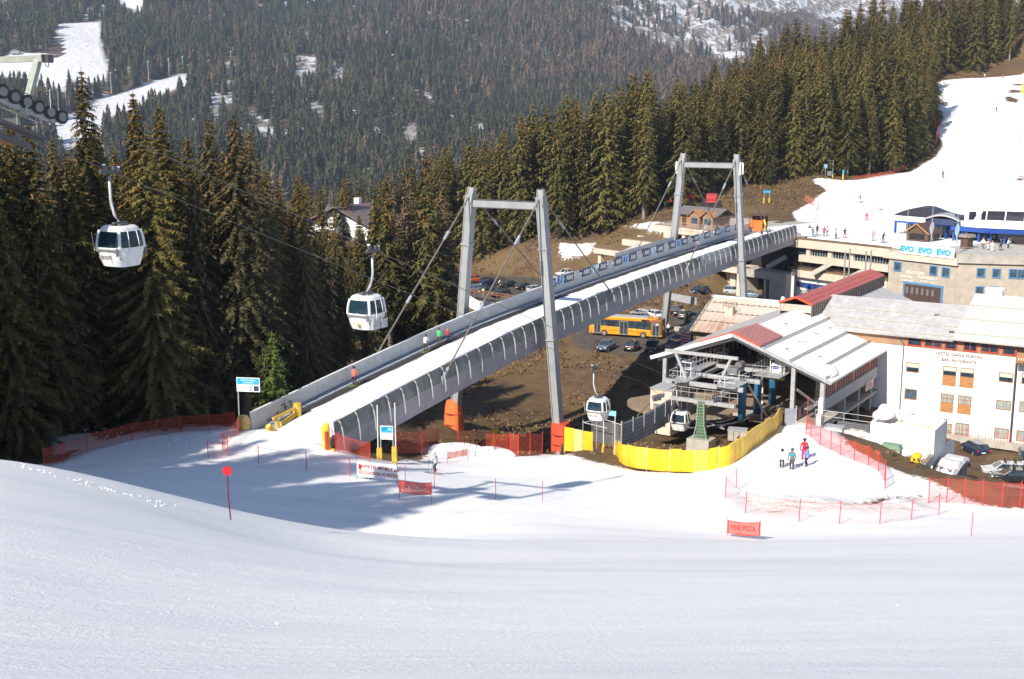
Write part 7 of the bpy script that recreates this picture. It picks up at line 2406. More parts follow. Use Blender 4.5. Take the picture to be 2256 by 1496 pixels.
def car(kind, colour, loc, yaw, label, group):
 if kind not in carp:
  carp[kind] = make_car('parked_car', kind, label, group)
  r = carp[kind]
  r.location = loc; r.rotation_euler = (0, 0, yaw)
  PROTO_COL[kind] = colour
  r2 = r
 else:
  r2 = dup(carp[kind], loc, yaw, label, group)
 for ch_ in r2.children:
  if len(ch_.material_slots) and ch_.material_slots[0].material and ch_.data.materials[0] == CARP:
   ch_.material_slots[0].link = 'OBJECT'
   ch_.material_slots[0].material = PAINTS[colour]
 return r2
PROTO_COL = {}
def heading(dx, dy):
 return math.atan2(dy, dx)
def pz(px, py, z):
 return Pz(px, py, z)
g1 = 'cars parked near the bus'
g2 = 'cars in the left car park'
g3 = 'cars in the hotel car park'
g4 = 'cars by the terrace building'
ZB = -34.2
for (px, py, kind, col, hd, lab) in [
  (1336, 770, 'hatch', 'blue-grey', (-.45, -.9), 'blue-grey hatchback facing the slope, leftmost below the bus'),
  (1392, 771, 'hatch', 'black', (.3, .95), 'black hatchback seen from behind, middle one below the bus'),
  (1436, 775, 'suv', 'black', (-.2, -1), 'black car facing the slope, just right of the middle one below the bus'),
  (1500, 757, 'estate', 'black', (-.75, -.66), 'black car in shade left of the red striped board'),
  (1491, 772, 'estate', 'grey', (-.75, -.66), 'grey car half hidden by the left tip of the station roof')]:
 p = pz(px, py, ZB); car(kind, col, (p.x, p.y, ZB), heading(*hd), lab, g1)
for (px, py, kind, col, hd, lab) in [
  (1402, 695, 'estate', 'grey', (-.9, -.3), 'grey car right behind the bus roof'),
  (1412, 682, 'estate', 'silver', (-.5, .85), 'silver car behind the small trailer beyond the bus'),
  (1440, 690, 'hatch', 'white', (-.35, .93), 'white hatchback half hidden by the lower leg of the far tower'),
  (1492, 692, 'suv', 'black', (.3, .95), 'large black estate just right of the lower leg of the far tower'),
  (1508, 701, 'hatch', 'grey', (.3, .95), 'dark car with red lamp left of the rusty roof')]:
 p = pz(px, py, ZB + .15); car(kind, col, (p.x, p.y, H(p.x, p.y)), heading(*hd), lab, g1)
ZL = -36.2
k = 0
for (px, py, kind, col, hd, lab) in [
  (1046, 622, 'suv', 'orange', (.75, .66), 'orange off-roader with a spare wheel right of the near tower leg'),
  (1076, 629, 'suv', 'dark blue', (.75, .66), 'dark blue off-roader, second in the rear row of the left car park'),
  (1102, 626, 'hatch', 'dark red', (.75, .66), 'dark red car mostly hidden in the rear row of the left car park'),
  (1121, 631, 'estate', 'dark green', (.78, .62), 'dark green estate in the rear row of the left car park'),
  (1155, 637, 'hatch', 'black', (.78, .62), 'black hatchback, second from the right end of the rear row'),
  (1180, 643, 'hatch', 'silver', (.78, .62), 'silver hatchback by the grass, right end of the rear row'),
  (1045, 643, 'hatch', 'light blue', (-.8, -.6), 'light blue car, left end of the front row behind the brown rail'),
  (1073, 645, 'hatch', 'black', (-.8, -.6), 'black car beside the light blue one behind the brown rail'),
  (1100, 650, 'estate', 'black', (-.8, -.6), 'black estate in the front row behind the yellow globe lamp'),
  (1138, 656, 'estate', 'blue-grey', (-.8, -.6), 'blue-grey estate in the front row of the left car park'),
  (1163, 663, 'hatch', 'black', (-.8, -.6), 'black car, right end of the front row behind the bridge barrier')]:
 p = pz(px, py, ZL); car(kind, col, (p.x, p.y, H(p.x, p.y)), heading(*hd), lab, g2)
for (px, py, kind, col, hd, lab) in [
  (1249, 607, 'pickup', 'white', (-.85, -.5), 'white pickup on the track above the grass bank'),
  (1273, 610, 'hatch', 'dark green', (-.8, -.6), 'dark green car right of the white pickup'),
  (1299, 614, 'hatch', 'turquoise', (-.8, -.6), 'turquoise car right of the dark green one')]:
 p = G(px, py, 200); car(kind, col, (p.x, p.y, H(p.x, p.y) + .02), heading(*hd), lab, 'cars on the track above the bank')
for (px, py, kind, col, hd, lab) in [
  (1510, 648, 'suv', 'silver', (-.8, -.6), 'silver off-roader left of the blue car under the bridge'),
  (1540, 653, 'hatch', 'dark blue', (-.8, -.6), 'dark blue car by the small steps under the bridge'),
  (1565, 637, 'estate', 'silver', (-.2, .98), 'silver saloon in the shade left of the cream pillar'),
  (1600, 634, 'suv', 'grey', (0, -1), 'grey jeep parked behind the cream pillar'),
  (1620, 650, 'suv', 'silver', (.9, -.45), 'pale silver off-roader half behind the far tower leg'),
  (1648, 655, 'estate', 'light blue', (.9, -.4), 'light blue estate just right of the far tower leg')]:
 p = pz(px, py, -33.7); car(kind, col, (p.x, p.y, H(p.x, p.y) + .03), heading(*hd), lab, g4)
ZH = -37.9
for (px, py, kind, col, hd, lab) in [
  (2147, 998, 'hatch', 'dark blue', (-.1, 1), 'dark blue hatchback seen from behind, alone before the hotel'),
  (2212, 1047, 'estate', 'silver', (-.95, .2), 'silver estate with roof bars, rear one of the pair beside the net'),
  (2232, 1062, 'estate', 'black', (-.95, .2), 'black estate right in front of the silver one'),
  (2218, 1108, 'suv', 'dark red', (-.9, .3), 'dark red car behind the orange net at the lower right'),
  (2262, 1020, 'hatch', 'black', (-.3, -.9), 'black car cut by the right edge below the hotel'),
  (2275, 1125, 'hatch', 'dark red', (-.9, .3), 'dark red car cut by the right edge in the lower corner')]:
 p = pz(px, py, ZH); c_ = car(kind, col, (p.x, p.y, ZH), heading(*hd), lab, g3)
 if 'roof bars' in lab or lab.startswith('black estate'):
  for x in (-1.0, 0.0):
   mb = MB(); mb.box(x, 0, 1.52, .08, 1.3, .06); mb.box(x, -.4, 1.68, .12, .12, .26); mb.box(x, .4, 1.68, .12, .12, .26); mb.obj('roof_bar', BLACK, c_)
# ---- orange bus
pb0 = Pz(1304, 738, ZB); pb1 = Pz(1462, 748, ZB)
dv = (pb1 - pb0); BL = 11.6
ang = math.atan2(dv.y, dv.x)
mid = (pb0 + pb1) / 2
bus = thing('city_bus', 'orange city bus with grey roof standing under the ski bridge', 'bus', (mid.x, mid.y + 1.1, ZB), ang)
BO = M('bus_orange', (0.86, 0.32, 0.015), 0.35, 0.06, 1)
hx, hy = BL / 2, 1.22
mb = MB(); mb.loops([rrect(x, h_, .32, zt, .15) for x, h_, zt in ((-hx, 1.1, 1.7), (-hx + .15, hy, 1.75), (hx - .6, hy, 1.35), (hx - .1, hy - .05, 1.3), (hx, 1.1, 1.2))]); mb.obj('lower_body', BO, bus)
mb = MB(); mb.loops([rrect(x, h_, z0_, 2.65, .1) for x, h_, z0_ in ((-hx + .05, 1.08, 1.5), (-hx + .2, hy - .04, 1.5), (hx - .4, hy - .04, 1.0), (hx + .02, 1.08, 1.05))]); mb.obj('window_band', CARGLASS, bus)
mb = MB(); mb.loops([rrect(x, h_, 2.6, zt, .12) for x, h_, zt in ((-hx, 1.1, 3.0), (-hx + .3, hy, 3.12), (hx - 1.9, hy, 3.12), (hx - 1.8, hy, 3.05), (hx, 1.1, 2.95))]); mb.obj('roof_side', BO, bus)
mb = MB(); mb.b(-hx + .6, hx - 2.4, -1.0, 1.0, 3.1, 3.2); mb.obj('roof_panel', M('grey_roof_panel', (0.42, 0.43, 0.45), .5), bus)
mb = MB(); mb.loops([rrect(x, h_, .6, 3.0, .12) for x, h_ in ((hx - 1.75, hy + .02), (hx - .2, hy + .02), (hx + .03, 1.1))]); mb.obj('front', M('shaded_brown_bus_paint', (0.26, 0.10, 0.03), .4), bus, 'front end, shade painted in as brown')  # front shade put into the colour: a browner copy of the bus orange
mb = MB(); mb.b(hx + .03, hx + .06, -1.0, 1.0, 1.1, 2.6); mb.obj('windscreen', CARGLASS, bus)
for x0, x1 in ((hx - 1.5, hx - .35), (-.9, .5), (-hx + .8, -hx + 1.9)):
 mb = MB(); mb.b(x0, x1, -hy - .05, -hy + .02, .38, 2.55); d = mb.obj('door', GREY, bus)
 mb = MB(); mb.b(x0 + .12, (x0 + x1) / 2 - .06, -hy - .07, -hy - .05, .6, 2.4); mb.b((x0 + x1) / 2 + .06, x1 - .12, -hy - .07, -hy - .05, .6, 2.4); mb.obj('pane', CARGLASS, d)
for x in (-3.3, 2.9):
 mb = MB(); mb.lathe([(.3, -.12), (.52, -.1), (.52, .1), (.3, .12)], (x, -hy + .02, .52), 22, 'y'); w_ = mb.obj('wheel', TYRE, bus)
 mb = MB(); mb.lathe([(.02, -.02), (.33, -.02), (.33, .02), (.02, .02)], (x, -hy - .11, .52), 16, 'y'); mb.obj('rim', RIM, w_)
 mb = MB(); mb.lathe([(.02, -.02), (.12, -.02), (.12, .02), (.02, .02)], (x, -hy - .14, .52), 12, 'y'); mb.obj('hub', M('orange_hub', (.6, .2, .08), .5), w_)
mb = MB(); mb.b(-2.8, -1.0, -hy - .02, -hy, .95, 1.0); mb.b(.6, 2.2, -hy - .02, -hy, .95, 1.0); mb.obj('trim_strip', BLACK, bus)
for k in range(9):
 x = -hx + 2.1 + k * .95
 mb = MB(); mb.b(x, x + .07, -hy - .02, -hy + .05, 1.35, 2.6); mb.obj('window_pillar', BLACK, bus)
mb = MB(); mb.b(hx - 3.2, hx - 1.9, -hy - .03, -hy, 2.65, 2.98); dp = mb.obj('destination_display', BLACK, bus)
mb = MB(); mb.b(hx - 2.4, hx - 2.05, -hy - .04, -hy - .03, 2.72, 2.92); mb.obj('display_text', LAMPR, dp)
text_mesh('fleet_number', '12', .4, BLACK, bus, (2.1, -hy - .02, .85), (PI / 2, 0, 0), .005)
# ---- two red snow groomers
for i, (px, py, lab, yaw) in enumerate(((1512, 447, 'red snow groomer behind the wooden hut, left of the other', -2.5), (1568, 455, 'red snow groomer with a dark cab window and tracks, right of the other', -1.8))):
 q = G(px, py, 225)
 o = thing('snow_groomer', lab, 'snow groomer', (q.x, q.y, q.z), yaw, 'snow groomers behind the hut')
 mb = MB(); mb.b(-2.3, 2.2, -1.2, 1.2, .7, 1.25); mb.obj('chassis', REDP, o, bev=.08)
 mb = MB(); mb.loops([rrect(x, h_, 1.2, zt, .2) for x, h_, zt in ((-.3, 1.0, 2.5), (.1, 1.15, 2.9), (1.4, 1.15, 2.85), (2.1, 1.0, 1.9))]); mb.obj('cab', REDP, o)
 mb = MB(); mb.loops([[(2.18, -.95, 1.55), (2.18, .95, 1.55)], [(1.52, -.95, 2.75), (1.52, .95, 2.75)]], cap=False, closed=False)
 mb.b(.3, 1.3, -1.19, -1.16, 1.8, 2.7); mb.b(.3, 1.3, 1.16, 1.19, 1.8, 2.7); mb.obj('cab_window', CARGLASS, o)
 for s_ in (-1, 1):
  mb = MB(); pts = [(-2.3, .45), (-2.0, .1), (2.0, .1), (2.5, .5), (2.2, .85), (-2.1, .85)]
  mb.prism(pts, s_ * 1.3, s_ * 2.0, 'y'); mb.obj('track', RUBBER, o)
 mb = MB(); mb.b(2.7, 2.95, -2.2, 2.2, .1, 1.1); mb.b(2.2, 2.7, -.4, .4, .5, .7); mb.obj('blade', BLACK if i else REDP, o)
 mb = MB(); mb.b(-2.2, -.5, -1.0, 1.0, 1.25, 2.0); mb.obj('engine_cover', REDP, o, bev=.1)
 mb = MB(); mb.path([(-.4, -.9, 1.9), (-.5, -.9, 3.1), (-.5, .9, 3.1), (-.4, .9, 1.9)], .05, 6); mb.obj('roll_bar', BLACK, o)
# ================================================================ people
def body_mesh(name, joints, bones, levels=1):
 """one continuous skinned figure; joints: name -> (pos, radius)"""
 names = list(joints)
 me = bpy.data.meshes.new(name + '_s')
 me.from_pydata([joints[n][0] for n in names], [(names.index(a), names.index(c)) for a, c in bones], [])
 ob = bpy.data.objects.new(name + '_s', me)
 COL.objects.link(ob)
 sk = ob.modifiers.new('skin', 'SKIN')
 sk.use_smooth_shade = True
 for i, n in enumerate(names):
  r = joints[n][1]
  r = (r, r) if isinstance(r, (int, float)) else r
  me.skin_vertices[0].data[i].radius = r
 me.skin_vertices[0].data[names.index('pelvis')].use_root = True
 ss = ob.modifiers.new('sub', 'SUBSURF'); ss.levels = levels; ss.render_levels = levels
 dg = bpy.context.evaluated_depsgraph_get()
 out = bpy.data.meshes.new_from_object(ob.evaluated_get(dg))
 out.name = name
 bpy.data.objects.remove(ob)
 return out
def figure(pose):
 """front is +y; feet at z = 0; 1.75 m tall"""
 kb = 0.06 if pose in ('ski', 'slide') else 0.0
 lean = {'ski': 0.05, 'slide': 0.14, 'lean': 0.2}.get(pose, 0.0)
 J = {'pelvis': ((0, -kb, .93 - kb), .15), 'waist': ((0, -kb + lean * .3, 1.08 - kb), .135), 'chest': ((0, lean - kb, 1.30 - kb), (.20, .15)), 'neck': ((0, lean * 1.3 - kb, 1.47 - kb), .065),
         'chin': ((0, lean * 1.4 - kb + .02, 1.56 - kb), .085), 'head': ((0, lean * 1.45 - kb, 1.66 - kb), .10)}
 for s_, n in ((-1, 'l'), (1, 'r')):
  st_ = .11 if pose != 'slide' else .16
  J[n + 'hip'] = ((s_ * .10, -kb, .86 - kb), .11)
  J[n + 'knee'] = ((s_ * (st_ + .01), .05 + kb, .50 - kb * .5), .078)
  J[n + 'ankle'] = ((s_ * st_, -.02, .12), .068)
  J[n + 'toe'] = ((s_ * st_, .16, .06), .05)
  J[n + 'sho'] = ((s_ * .19, lean - kb, 1.40 - kb), .075)
  if pose in ('stand', 'carpet'):
   J[n + 'elb'] = ((s_ * .29, .03, 1.14), .055); J[n + 'wri'] = ((s_ * .27, .15, .92), .04); J[n + 'han'] = ((s_ * .26, .2, .85), .045)
  elif pose == 'cam':      # hands raised to the face
   J[n + 'elb'] = ((s_ * .33, .12, 1.2), .055); J[n + 'wri'] = ((s_ * .16, .26, 1.42), .04); J[n + 'han'] = ((s_ * .09, .28, 1.5), .045)
  else:
   J[n + 'elb'] = ((s_ * .32, lean + .06, 1.14), .055); J[n + 'wri'] = ((s_ * .30, lean + .27, 1.06), .04); J[n + 'han'] = ((s_ * .29, lean + .34, 1.05), .045)
  # five short fingers in a mitten-like curl would be under a pixel: thumb and finger row
  h_ = J[n + 'han'][0]
  J[n + 'fin'] = ((h_[0], h_[1] + .06, h_[2] - .04), .03)
  J[n + 'thu'] = ((h_[0] - s_ * .05, h_[1] + .02, h_[2] + .0), .018)
 B = [('pelvis', 'waist'), ('waist', 'chest'), ('chest', 'neck'), ('neck', 'chin'), ('chin', 'head')]
 for n in 'lr':
  B += [('pelvis', n + 'hip'), (n + 'hip', n + 'knee'), (n + 'knee', n + 'ankle'), (n + 'ankle', n + 'toe'), ('chest', n + 'sho'), (n + 'sho', n + 'elb'), (n + 'elb', n + 'wri'), (n + 'wri', n + 'han'), (n + 'han', n + 'fin'), (n + 'han', n + 'thu')]
 me = body_mesh('body_' + pose, J, B)
 # clothing zones by height and reach
 hz_ = {n: J[n + 'han'][0] for n in 'lr'}
 mi = []
 for p in me.polygons:
  c = p.center
  near_hand = min((Vector(c) - Vector(hz_[n])).length for n in 'lr') < .11
  if near_hand:
   k_ = 4
  elif c.z < .2:
   k_ = 3
  elif c.z > 1.50 - kb and abs(c.x) < .14:
   k_ = 2
  elif c.z < .90 - kb and abs(c.x) < .24:
   k_ = 0
  else:
   k_ = 1
  mi.append(k_)
 for nm in ('trousers_cloth', 'jacket_cloth', 'skin', 'boot', 'glove'):
  me.materials.append(CLOTH[nm])
 me.polygons.foreach_set('material_index', mi)
 return me, J
CLOTH = {'trousers_cloth': M('trousers_cloth', (0.03, 0.03, 0.035), .8, .2, 6), 'jacket_cloth': M('jacket_cloth', (0.3, 0.3, 0.3), .75, .15, 6),
         'skin': M('skin', (0.45, 0.27, 0.19), .6, .08, 5), 'boot': M('boot', (0.08, 0.08, 0.085), .4, .3, 6), 'glove': M('glove', (0.03, 0.03, 0.03), .7, .2, 6)}
POSES = {}
for ps in ('stand', 'ski', 'slide', 'cam'):
 POSES[ps] = figure(ps)
CM = {}
def cloth(col):
 k = tuple(round(x, 3) for x in col)
 if k not in CM:
  CM[k] = M('cloth_%d' % len(CM), col, .75, .15, 5)
 return CM[k]
SKI = MB(); SKI.loops([[(x - w_, y, z), (x + w_, y, z), (x + w_, y, z + .02), (x - w_, y, z + .02)] for x, y, z, w_ in
                       ((0, -.72, .02, .035), (0, -.1, .0, .032), (0, .55, .0, .036), (0, .85, .02, .04), (0, .98, .09, .015))])
SKI_ME = SKI.mesh('ski')
POLE_ME = MB(); POLE_ME.tube((0, 0, 0), (0, -.14, 1.08), .009, n=5); POLE_ME.lathe([(.01, .06), (.05, .07), (.01, .08)], (0, 0, 0), 8); POLE_ME = POLE_ME.mesh('ski_pole')
HEL = MB(); HEL.lathe([(.118, -.04), (.13, 0.02), (.125, .08), (.09, .13), (.03, .155), (.005, .157)], (0, 0, 0), 14); HEL_ME = HEL.mesh('helmet', True)
GOG = MB(); GOG.box(0, .115, -.01, .17, .05, .07); GOG_ME = GOG.mesh('goggles')
for m_ in (SKI_ME, POLE_ME, HEL_ME, GOG_ME):
 m_.materials.append(BLACK)
BOARD_ME = MB(); BOARD_ME.loops([[(x - w_, y, z), (x + w_, y, z), (x + w_, y, z + .02), (x - w_, y, z + .02)] for x, y, z, w_ in ((0, -.78, .08, .08), (0, -.6, 0, .14), (0, 0, 0, .12), (0, .6, 0, .14), (0, .78, .08, .08))]); BOARD_ME = BOARD_ME.mesh('snowboard')
BOARD_ME.materials.append(BLACK)
def person(label, loc, yaw, pose, jacket, trousers, helmet=(.02, .02, .02), skis=True, poles=True, hgt=1.75, group=None, ski_col=None, board=False, extra=None):
 """yaw: heading of the front"""
 o = thing('person', label, 'person', tuple(loc), yaw - PI / 2, group)
 o.scale = (hgt / 1.75,) * 3
 me, J = POSES[pose]
 lift = .045 if skis or board else 0
 def ch(nm, mesh, mat, l, r=(0, 0, 0)):
  c = bpy.data.objects.new(nm, mesh); COL.objects.link(c); c.parent = o; c.location = l; c.rotation_euler = r
  if mat is not None:
   c.material_slots[0].link = 'OBJECT'; c.material_slots[0].material = mat
  return c
 bd = ch('body', me, None, (0, 0, lift))
 for i, mt in enumerate((cloth(trousers), cloth(jacket))):
  bd.material_slots[i].link = 'OBJECT'; bd.material_slots[i].material = mt
 hp = J['head'][0]
 ch('helmet', HEL_ME, cloth(helmet), (hp[0], hp[1] - .01, hp[2] + .0 + lift))
 ch('goggles', GOG_ME, None, (hp[0], hp[1] - .0, hp[2] - .02 + lift))
 if skis:
  for s_ in (-1, 1):
   ch('ski', SKI_ME, cloth(ski_col or (.05, .05, .06)), (s_ * abs(J['rankle'][0][0]), .05, .01), (0, 0, -s_ * .03))
 if board:
  ch('snowboard', BOARD_ME, None, (0, 0, .01), (0, 0, .6))
 if poles:
  for n in 'lr':
   h_ = J[n + 'han'][0]
   ch('ski_pole', POLE_ME, None, (h_[0], h_[1] + .1, .02))
 return o
TEAL = (.02, .28, .36)
# four on the mound
yv = 0.4
def pg_(px, py, y0=60):
 return G(px, py, y0)
person('person in a white jacket and black trousers on skis, left of the standing four', pg_(1722, 1033), 1.2, 'ski', (.78, .78, .78), (.03, .02, .03), (.02, .02, .02), hgt=1.68)
p_ = person('person in a grey and teal striped jacket, second from left of the standing four', pg_(1744, 1036), -2.2, 'stand', (.16, .17, .18), (.06, .05, .045), (.1, .1, .1), skis=False, board=False, poles=False, hgt=1.84)
mb = MB(); rings = []
for z, r in ((1.16, .19), (1.22, .215), (1.34, .225), (1.38, .22)):
 rings.append([(math.cos(a) * r * 1.12, math.sin(a) * r * .9, z) for a in [2 * PI * k / 16 for k in range(16)]])
mb.loops(rings, cap=False); mb.obj('chest_stripe', cloth(TEAL), p_)
person('tall person in a crimson jacket and magenta trousers, rearmost of the standing four', pg_(1771, 1014), -1.9, 'stand', (.42, .012, .03), (.45, .01, .14), (.03, .02, .03), skis=False, poles=False, hgt=1.88)
person('person in a light blue jacket and black trousers on skis, right of the standing four', pg_(1777, 1030), 2.6, 'ski', (.16, .30, .66), (.02, .02, .03), (.04, .03, .03), hgt=1.78)
person('person in a pale grey jacket skiing left of the low red mesh strip', pg_(959, 1043), 2.7, 'ski', (.48, .49, .50), (.07, .08, .09), (.4, .4, .42), hgt=1.85, ski_col=(.1, .1, .1))
# on the moving carpet
CYW = math.atan2(V.y, V.x)
def onb(t, u=-3.0, dz=.08):
 return BP(t, u, dz)
person('person in a coral red jacket alone at the lower part of the moving carpet', onb(-23.7), CYW, 'ski', (.72, .13, .09), (.05, .02, .04), poles=True, ski_col=(.4, .6, .05), hgt=1.85)
person('person in a white and maroon jacket, lowest of the three on the carpet', onb(-11.5), CYW, 'slide', (.62, .55, .52), (.08, .06, .06), (.1, .03, .03), ski_col=(.45, .62, .05), hgt=1.8)
person('person in a bright green jacket, middle of the three together on the carpet', onb(-8.9), CYW, 'stand', (.05, .48, .15), (.08, .05, .05), (.12, .04, .03), poles=False, hgt=1.8)
person('child in a red jacket and orange helmet, uppermost of the three together on the carpet', onb(-7.2), CYW, 'ski', (.5, .01, .02), (.02, .05, .13), (.75, .22, .05), hgt=1.35)
# at the upper end of the bridge
person('person in dark clothes standing at the far barrier near the upper bridge end', onb(66, -2.4), 1.2, 'stand', (.35, .3, .3), (.03, .02, .03), poles=False, skis=False)
person('person in black bending over at the upper bridge end', onb(84, 2.2, .12), 1.8, 'slide', (.05, .05, .06), (.06, .06, .07), hgt=1.8)
person('person in grey beside the blue and white flag at the upper bridge end', onb(86.5, 2.8, .12), 2.2, 'stand', (.15, .16, .18), (.08, .08, .1), poles=False)
# on the terrace edge
gt_ = 'people on the snowy terrace'
zt_ = top_b[3] + CZ + .35
def terr(px, k_back):
 O = CO + cbn * k_back
 p = plane_hit(px, 520, O, cbn)
 return Vector((p.x, p.y, zt_))
for (px, kb_, jk, tr_, hl, ps, lab, sk_) in [
  (1783, 5, (.03, .03, .04), (.03, .03, .03), (.02, .02, .02), 'stand', 'person in black at the left end of the terrace, half hidden by the white board', False),
  (1790, 1.6, (.12, .18, .28), (.2, .25, .33), (.1, .08, .06), 'stand', 'person in blue-grey standing at the left terrace railing', False),
  (1800, 6, (.04, .04, .05), (.03, .03, .03), (.03, .03, .03), 'stand', 'person in black behind the terrace railing, left of the red one', False),
  (1815, 4, (.60, .02, .02), (.05, .01, .02), (.1, .02, .02), 'cam', 'person in a bright red jacket on the terrace, arms raised', False),
  (1822, 6, (.4, .35, .35), (.1, .1, .1), (.1, .1, .1), 'stand', 'small person in grey right beside the red one on the terrace', False),
  (1841, 3, (.55, .55, .55), (.03, .03, .03), (.03, .03, .03), 'ski', 'person in a white jacket and black trousers by the terrace railing', True),
  (1861, 5, (.04, .03, .04), (.40, .01, .02), (.02, .02, .02), 'slide', 'person in a black jacket and red trousers with one arm out on the terrace', True),
  (1924, 5, (.45, .2, .22), (.3, .3, .3), (.3, .2, .2), 'stand', 'person in pink and grey in the middle of the terrace', True),
  (1946, 4, (.02, .02, .025), (.3, .02, .02), (.15, .02, .02), 'slide', 'crouching person in black near the chairlift hall', True)]:
 person(lab, terr(px, kb_), RND.uniform(-2.5, 2.5), ps, jk, tr_, hl, skis=sk_, poles=sk_, group=gt_, hgt=1.75)
# on the right terrace by the canopy
zp_ = zw2 + CZ + .06
for (px, py, jk, tr_, ps, lab) in [(2165, 548, (.75, .72, .68), (.1, .1, .1), 'stand', 'person in a white jacket left of the pair on the right terrace'),
                                   (2176, 551, (.75, .45, .2), (.7, .65, .55), 'cam', 'person in a cream jacket with raised hands on the right terrace'),
                                   (2185, 555, (.75, .72, .66), (.72, .66, .56), 'stand', 'person all in cream white at the right terrace railing'),
                                   (2220, 548, (.8, .78, .75), (.05, .05, .05), 'slide', 'person in white bending over the terrace table'),
                                   (2204, 552, (.03, .03, .04), (.03, .03, .03), 'stand', 'person in black in the shade below the chairlift canopy')]:
 p = Pz(px, py, zp_)
 person(lab, (p.x, p.y, zp_), RND.uniform(-3, 3), ps, jk, tr_, (.3, .25, .2), skis=False, poles=False, group='people on the right terrace')
# skiers on the upper run
for (px, py, jk, tr_, ps, yw, lab) in [(2195, 247, (.04, .05, .08), (.03, .03, .04), 'ski', -1.8, 'small skier in dark blue high on the upper run'),
                                       (2077, 392, (.04, .04, .045), (.04, .04, .04), 'ski', -1.5, 'skier in black in the middle of the upper run'),
                                       (1895, 447, (.30, .12, .10), (.55, .45, .42), 'slide', -2.4, 'skier in a dark red top and pale trousers turning on the upper run'),
                                       (1938, 463, (.75, .70, .68), (.70, .66, .64), 'slide', -2.2, 'skier all in white on the upper run'),
                                       (1909, 487, (.62, .02, .03), (.55, .02, .03), 'ski', -1.9, 'skier all in red above the terrace'),
                                       (2169, 172, (.6, .55, .5), (.5, .45, .4), 'stand', -1.5, 'distant person in pale clothes at the skyline of the upper run'),
                                       (2210, 173, (.5, .04, .08), (.2, .05, .06), 'stand', -1.5, 'distant person in red at the skyline of the upper run')]:
 p = G(px, py, 215)
 person(lab, p, yw, ps, jk, tr_, (.03, .03, .03), group='skiers on the upper run', hgt=1.8)
# by the bus and the rusty roof
p = Pz(1472, 735, ZB)
person('person in a white jacket and red cap beside the bus front', (p.x, p.y, ZB), -2.5, 'stand', (.75, .72, .70), (.03, .02, .02), (.6, .08, .05), skis=False, poles=False)
for px, py, jk, lab in ((1546, 757, (.62, .02, .02), 'person in a red jacket under the rusty roof eave'), (1535, 758, (.12, .05, .04), 'person in dark brown left of the red one under the eave'), (1521, 762, (.02, .30, .62), 'person in a bright blue jacket beside the red striped board')):
 p = Pz(px, py, ZB)
 person(lab, (p.x, p.y, ZB), 1.0, 'stand', jk, (.03, .03, .04), skis=False, poles=False, group='people under the rusty roof eave')
# passenger sitting in the nearest cabin
cl = c1.location
q = Vector(cl) + U * 0.95 + V * 0.2
pp = person('seated passenger in a red jacket inside the nearest gondola cabin', (q.x, q.y, cl.z - 4.8 + .06), CYW + 2.6, 'slide', (.60, .01, .015), (.05, .04, .05), (.35, .3, .28), skis=False, poles=False, hgt=1.35)
# ================================================================ fences, nets and poles
def snowpole(p, h_=1.35, lean=(0, 0), mat=None, r=.022, parent=None, name='pole'):
 mb = MB(); mb.tube((p[0], p[1], p[2] - .2), (p[0] + lean[0], p[1] + lean[1], p[2] + h_), r, n=6)
 return mb
def net(label, pts, hgt, mat, poles=None, cat='net', sag=.06, group=None, pole_h=None, y0=60, pole_mat=REDPOLE, base=0.02, r=.03, step=2.0):
 """poles stand on the ground; netting spans between them. pts are photo positions of the pole feet"""
 gs = [G(a, c, y0) if not isinstance(a, Vector) else a for a, c in pts]
 o = thing('safety_net', label, cat, tuple(gs[0]), 0, group)
 for gpt in gs:
  mb = snowpole(gpt, pole_h or hgt + .15, (RND.uniform(-.06, .06), RND.uniform(-.05, .05)), r=r)
  obw(mb, 'pole', pole_mat, o)
 mb = MB()
 rows = []
 for a, c in zip(gs[:-1], gs[1:]):
  n = max(2, int((c - a).length / 1.0))
  for k in range(n):
   t_ = k / n
   x = a.x + (c.x - a.x) * t_; y = a.y + (c.y - a.y) * t_
   z = a.z + (c.z - a.z) * t_
   s_ = sag * 4 * t_ * (1 - t_)
   rows.append((x, y, z, s_))
 rows.append((gs[-1].x, gs[-1].y, gs[-1].z, 0))
 lo = [(x, y, z + base + .25 * s_) for x, y, z, s_ in rows]
 hi = [(x, y, z + hgt - s_) for x, y, z, s_ in rows]
 mb.loops([lo, hi], cap=False, closed=False)
 obw(mb, 'netting', mat, o)
 mb = MB(); mb.path(hi, .012, 4)
 obw(mb, 'top_cord', pole_mat, o)
 return o
net('long dark orange net along the forest edge left of the bridge', [(96, 1030), (140, 1020), (192, 996), (290, 970), (398, 952), (460, 948), (518, 940)], 1.45, REDN_D)
net('sagging pink net line across the hollow below the bridge start', [(459, 1008), (570, 1020), (676, 1034), (770, 1047)], 1.25, sheer_mat('thin_pink_net', (.75, .35, .35), .10))
net('short orange net turning towards the yellow foam block', [(502, 1003), (491, 990), (525, 958), (560, 940)], 1.3, REDN)
net('dark red net below the near bridge barrier', [(732, 985), (745, 995), (815, 1016)], 1.5, REDN_D)
net('dark red net under the bridge between lift sign and left foot pad', [(874, 1000), (930, 998), (965, 990)], 2.0, REDN_D, pole_h=2.1)
net('red net between the two orange foot pads', [(1010, 995), (1052, 990), (1088, 1005), (1125, 1004), (1142, 1005), (1168, 1003), (1194, 1002)], 2.1, REDN, pole_h=2.3)
for i, px in enumerate((893, 957, 1092, 1195)):
 py = (1065, 1050, 1102, 1108)[i] if i != 1 else 1075
 g = G(px, py, 55)
 mb = snowpole(g, 1.6)
 tag(mb.obj('slalom_pole', REDPOLE), 'thin red pole standing in the snow %s' % ('beside the white lettered banner', 'beside the red mesh banner', 'in mid slope, left of its twin', 'in mid slope, right of its twin')[i], 'pole', 'thin red poles in the snow')
